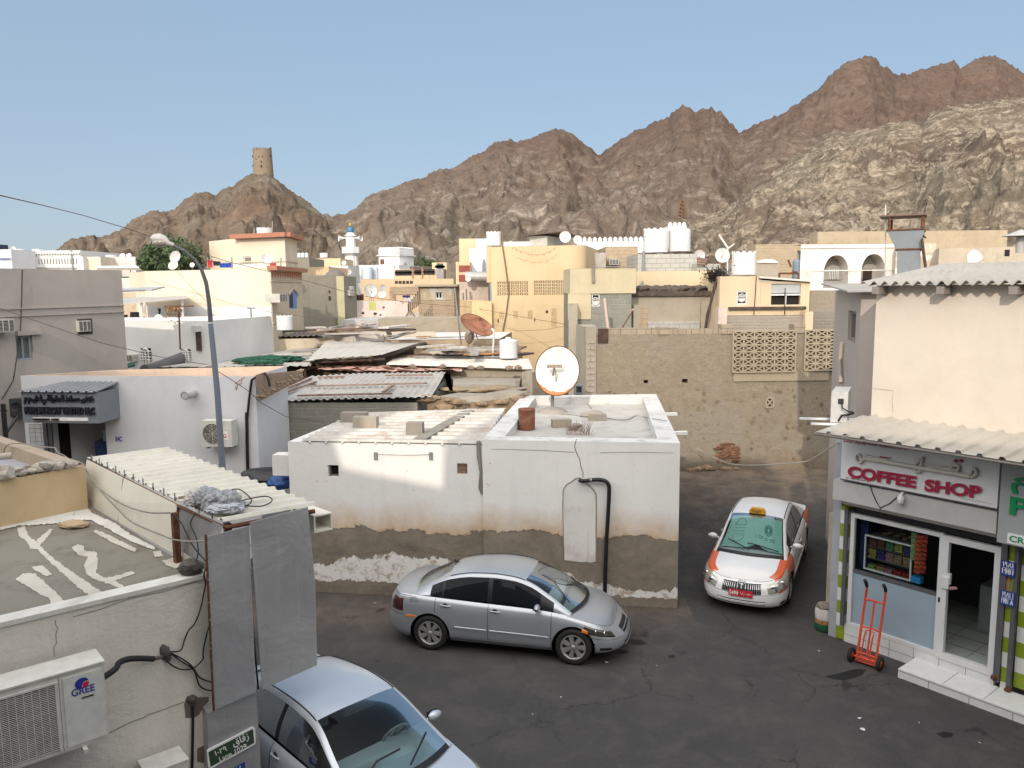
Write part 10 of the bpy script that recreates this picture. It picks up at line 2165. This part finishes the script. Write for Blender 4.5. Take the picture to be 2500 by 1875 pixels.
m=MB();m.tube([at(D_(1522,370),Y=17.8),at(D_(1555,620),Y=17.8)],.035,6);m.tube([at(D_(1530,345),Y=17.8),at(D_(1550,362),Y=17.8)],.02,5);m.build('brace',sI('dark_timber',(.07,.05,.04)),chy)
m=MB();m.tube([at(D_(1277,140),Y=18.5),at(D_(1276,640),Y=18.5)],.016,5);o=m.build('thin_mast',sI('pale_post',(.55,.54,.52)));tag(o,'very thin tall pale mast just left of the metal chimney','mast')
eD('white dish rim peeping over the corrugated eave right of the chimney',D_(1585,592),(13,0),(0,8),22,at(D_(1585,640),Y=22),dM,sT,feed=False)
m=MB();c=at(D_(2190,350),Y=30);m.lathe([(0,.25),(.45,.08),(.6,0)],c,(0,0,1),16);m.tube([c,c-V3(0,0,.6)],.14,10);o=m.build('roof_vent_cowl',sI('pale_grey_lamp_shell',(.40,.39,.38)));tag(o,'pale conical vent cowl at the right picture edge above the roofs','vent')
TY=298.0;wtw=tH('watchtower','round tan stone watchtower on top of the left rocky hill','tower',at((643,424),Y=TY));tstone=pL('tan_tower_stone',(.21,.165,.12),dirt=(.2,.15,.1),amt=.5,streak=.3,bump=.5)
def trad(y):x0=616+(y-370)*.04;x1=662+(y-368)*.09;return x0,x1
m=MB();prof=[];n=28
lv=[(430,619.5,667.5),(400,618.5,665),(380,618,663.5),(371,617.5,662.5)]
rows=[]
for y,x0,x1 in lv:
 c=at(((x0+x1)/2,y),Y=TY);rr0=(at((x1,y),Y=TY)-c).length;rows.append([V3(c.x+rr0*math.cos(a),TY+rr0*math.sin(a),c.z)for a in fR(0,2*math.pi,n)])
tops=[p.copy()for p in rows[-1]]
for i,p in enumerate(tops):
 a=2*math.pi*i/n;d=(math.cos(a)+1)/2;p.z+=.3+1.3*max(0,d-.82)/.18
m.grid([r_ for r_ in rows[::1]]+[tops],flip=True);m.build('wall',tstone,wtw)
m=MB();cc_=sum(rows[-1][:-1],Vector())/n;rr0=(rows[-1][0]-cc_).length
for k in range(22):
 a=2*math.pi*k/22;
 if math.cos(a)>.8:continue
 p=cc_+V3(rr0*math.cos(a),rr0*math.sin(a),.3);t_=V3(-math.sin(a),math.cos(a),0);nn_=V3(math.cos(a),math.sin(a),0);m.box(p-t_*.3-nn_*.5,t_*.6,nn_*.5,V3(0,0,.8))
m.build('merlon',tstone,wtw);m=MB()
for x,y,s in((1440,232,.35),(1507,302,.5),(1508,272,.3),(1440,295,.35),(1490,238,.25),(1515,238,.25),(1555,225,.4),(1470,252,.25)):
 p=at(M_(x,y),Y=TY);dx=p.x-cc_.x;yy=TY-math.sqrt(max(.1,(rr0*1.04)**2-dx*dx));m.box(V3(p.x-s/2,yy-.12,p.z-s*.8),V3(s,0,0),V3(0,.3,0),V3(0,0,s*1.6))
m.build('window_slit',dV,wtw)
for lab,a,b,sag,mt,r_ in(('reddish-brown overhead cable running from the upper left behind the lamp to the dish',at((-30,470),Y=14),at(C_(1610,1000),Y=42),-.0,cableb,.02),):
 pts=[((-30,470),9),((0,477),10),((100,500),14),((200,525),18),((308,557),22),((420,595),26),((560,640),30),((700,673),33),((880,722),36),((1010,740),38),((1150,750),39),((1280,775),36),((1400,795),33),((1540,812),31)]
 m=MB();m.tube([at(p,Y=y_)for p,y_ in pts],[.008]*4+[.011]*10,5);o=m.build('overhead_cable',mt);tag(o,lab,'cable')
more=[('dark cable slanting down across the warm grey building to the white house',[((0,753),19),((55,772),19.4),((150,805),20),((250,838),20.8),((400,873),24),((520,893),27)]),('thin cable from the shop corner drooping down to the block wall',[((530,905),17.8),((600,950),17.9),((640,985),19),((700,1018),20.5),((780,1028),21.2)]),('thin dark cable across the cream house front',[((362,685),33),((450,708),33),((560,740),32.8),((660,762),32.6),((810,782),35)]),('thin cable sloping from the tall grey dish down the cream wall',[((432,660),34),((470,705),34),((510,740),33.8)]),('thin pale cable drooping across the ochre yellow house front',[((1200,790),37.4),((1260,808),37.2),((1330,805),37),((1385,795),37)])]
for lab,pts in more:m=MB();m.tube([at(p,Y=y_)for p,y_ in pts],.009,5);o=m.build('overhead_cable',sI('grey_brown_cable',(.13,.11,.09),.8));tag(o,lab,'cable')
bb_=tH('unseen_occluder_building','unseen stepped building added behind the viewer, skyline shaped to shade the street','building',(0,-2,0))
m=MB();sk_=[(-34,15),(-9.1,15),(-8.95,12.6),(-8.6,11.45),(-6.2,10.9),(-6.0,13.6),(1.0,13.6),(1.05,11.3),(7.2,9.3),(30,8.2)]  # unseen slab added as occluder, skyline steps shaped for the street shade
for(xa,ha),(xb,hb)in zip(sk_[:-1],sk_[1:]):
 y0,y1=-2.6,-1.2;m.add([(xa,y1,-.2),(xb,y1,-.2),(xb,y1,hb),(xa,y1,ha),(xa,y0,-.2),(xb,y0,-.2),(xb,y0,hb),(xa,y0,ha)],[(0,1,2,3),(5,4,7,6),(3,2,6,7)])
m.build('wall',pL('beige_occluder_render',(.42,.37,.30)),bb_)
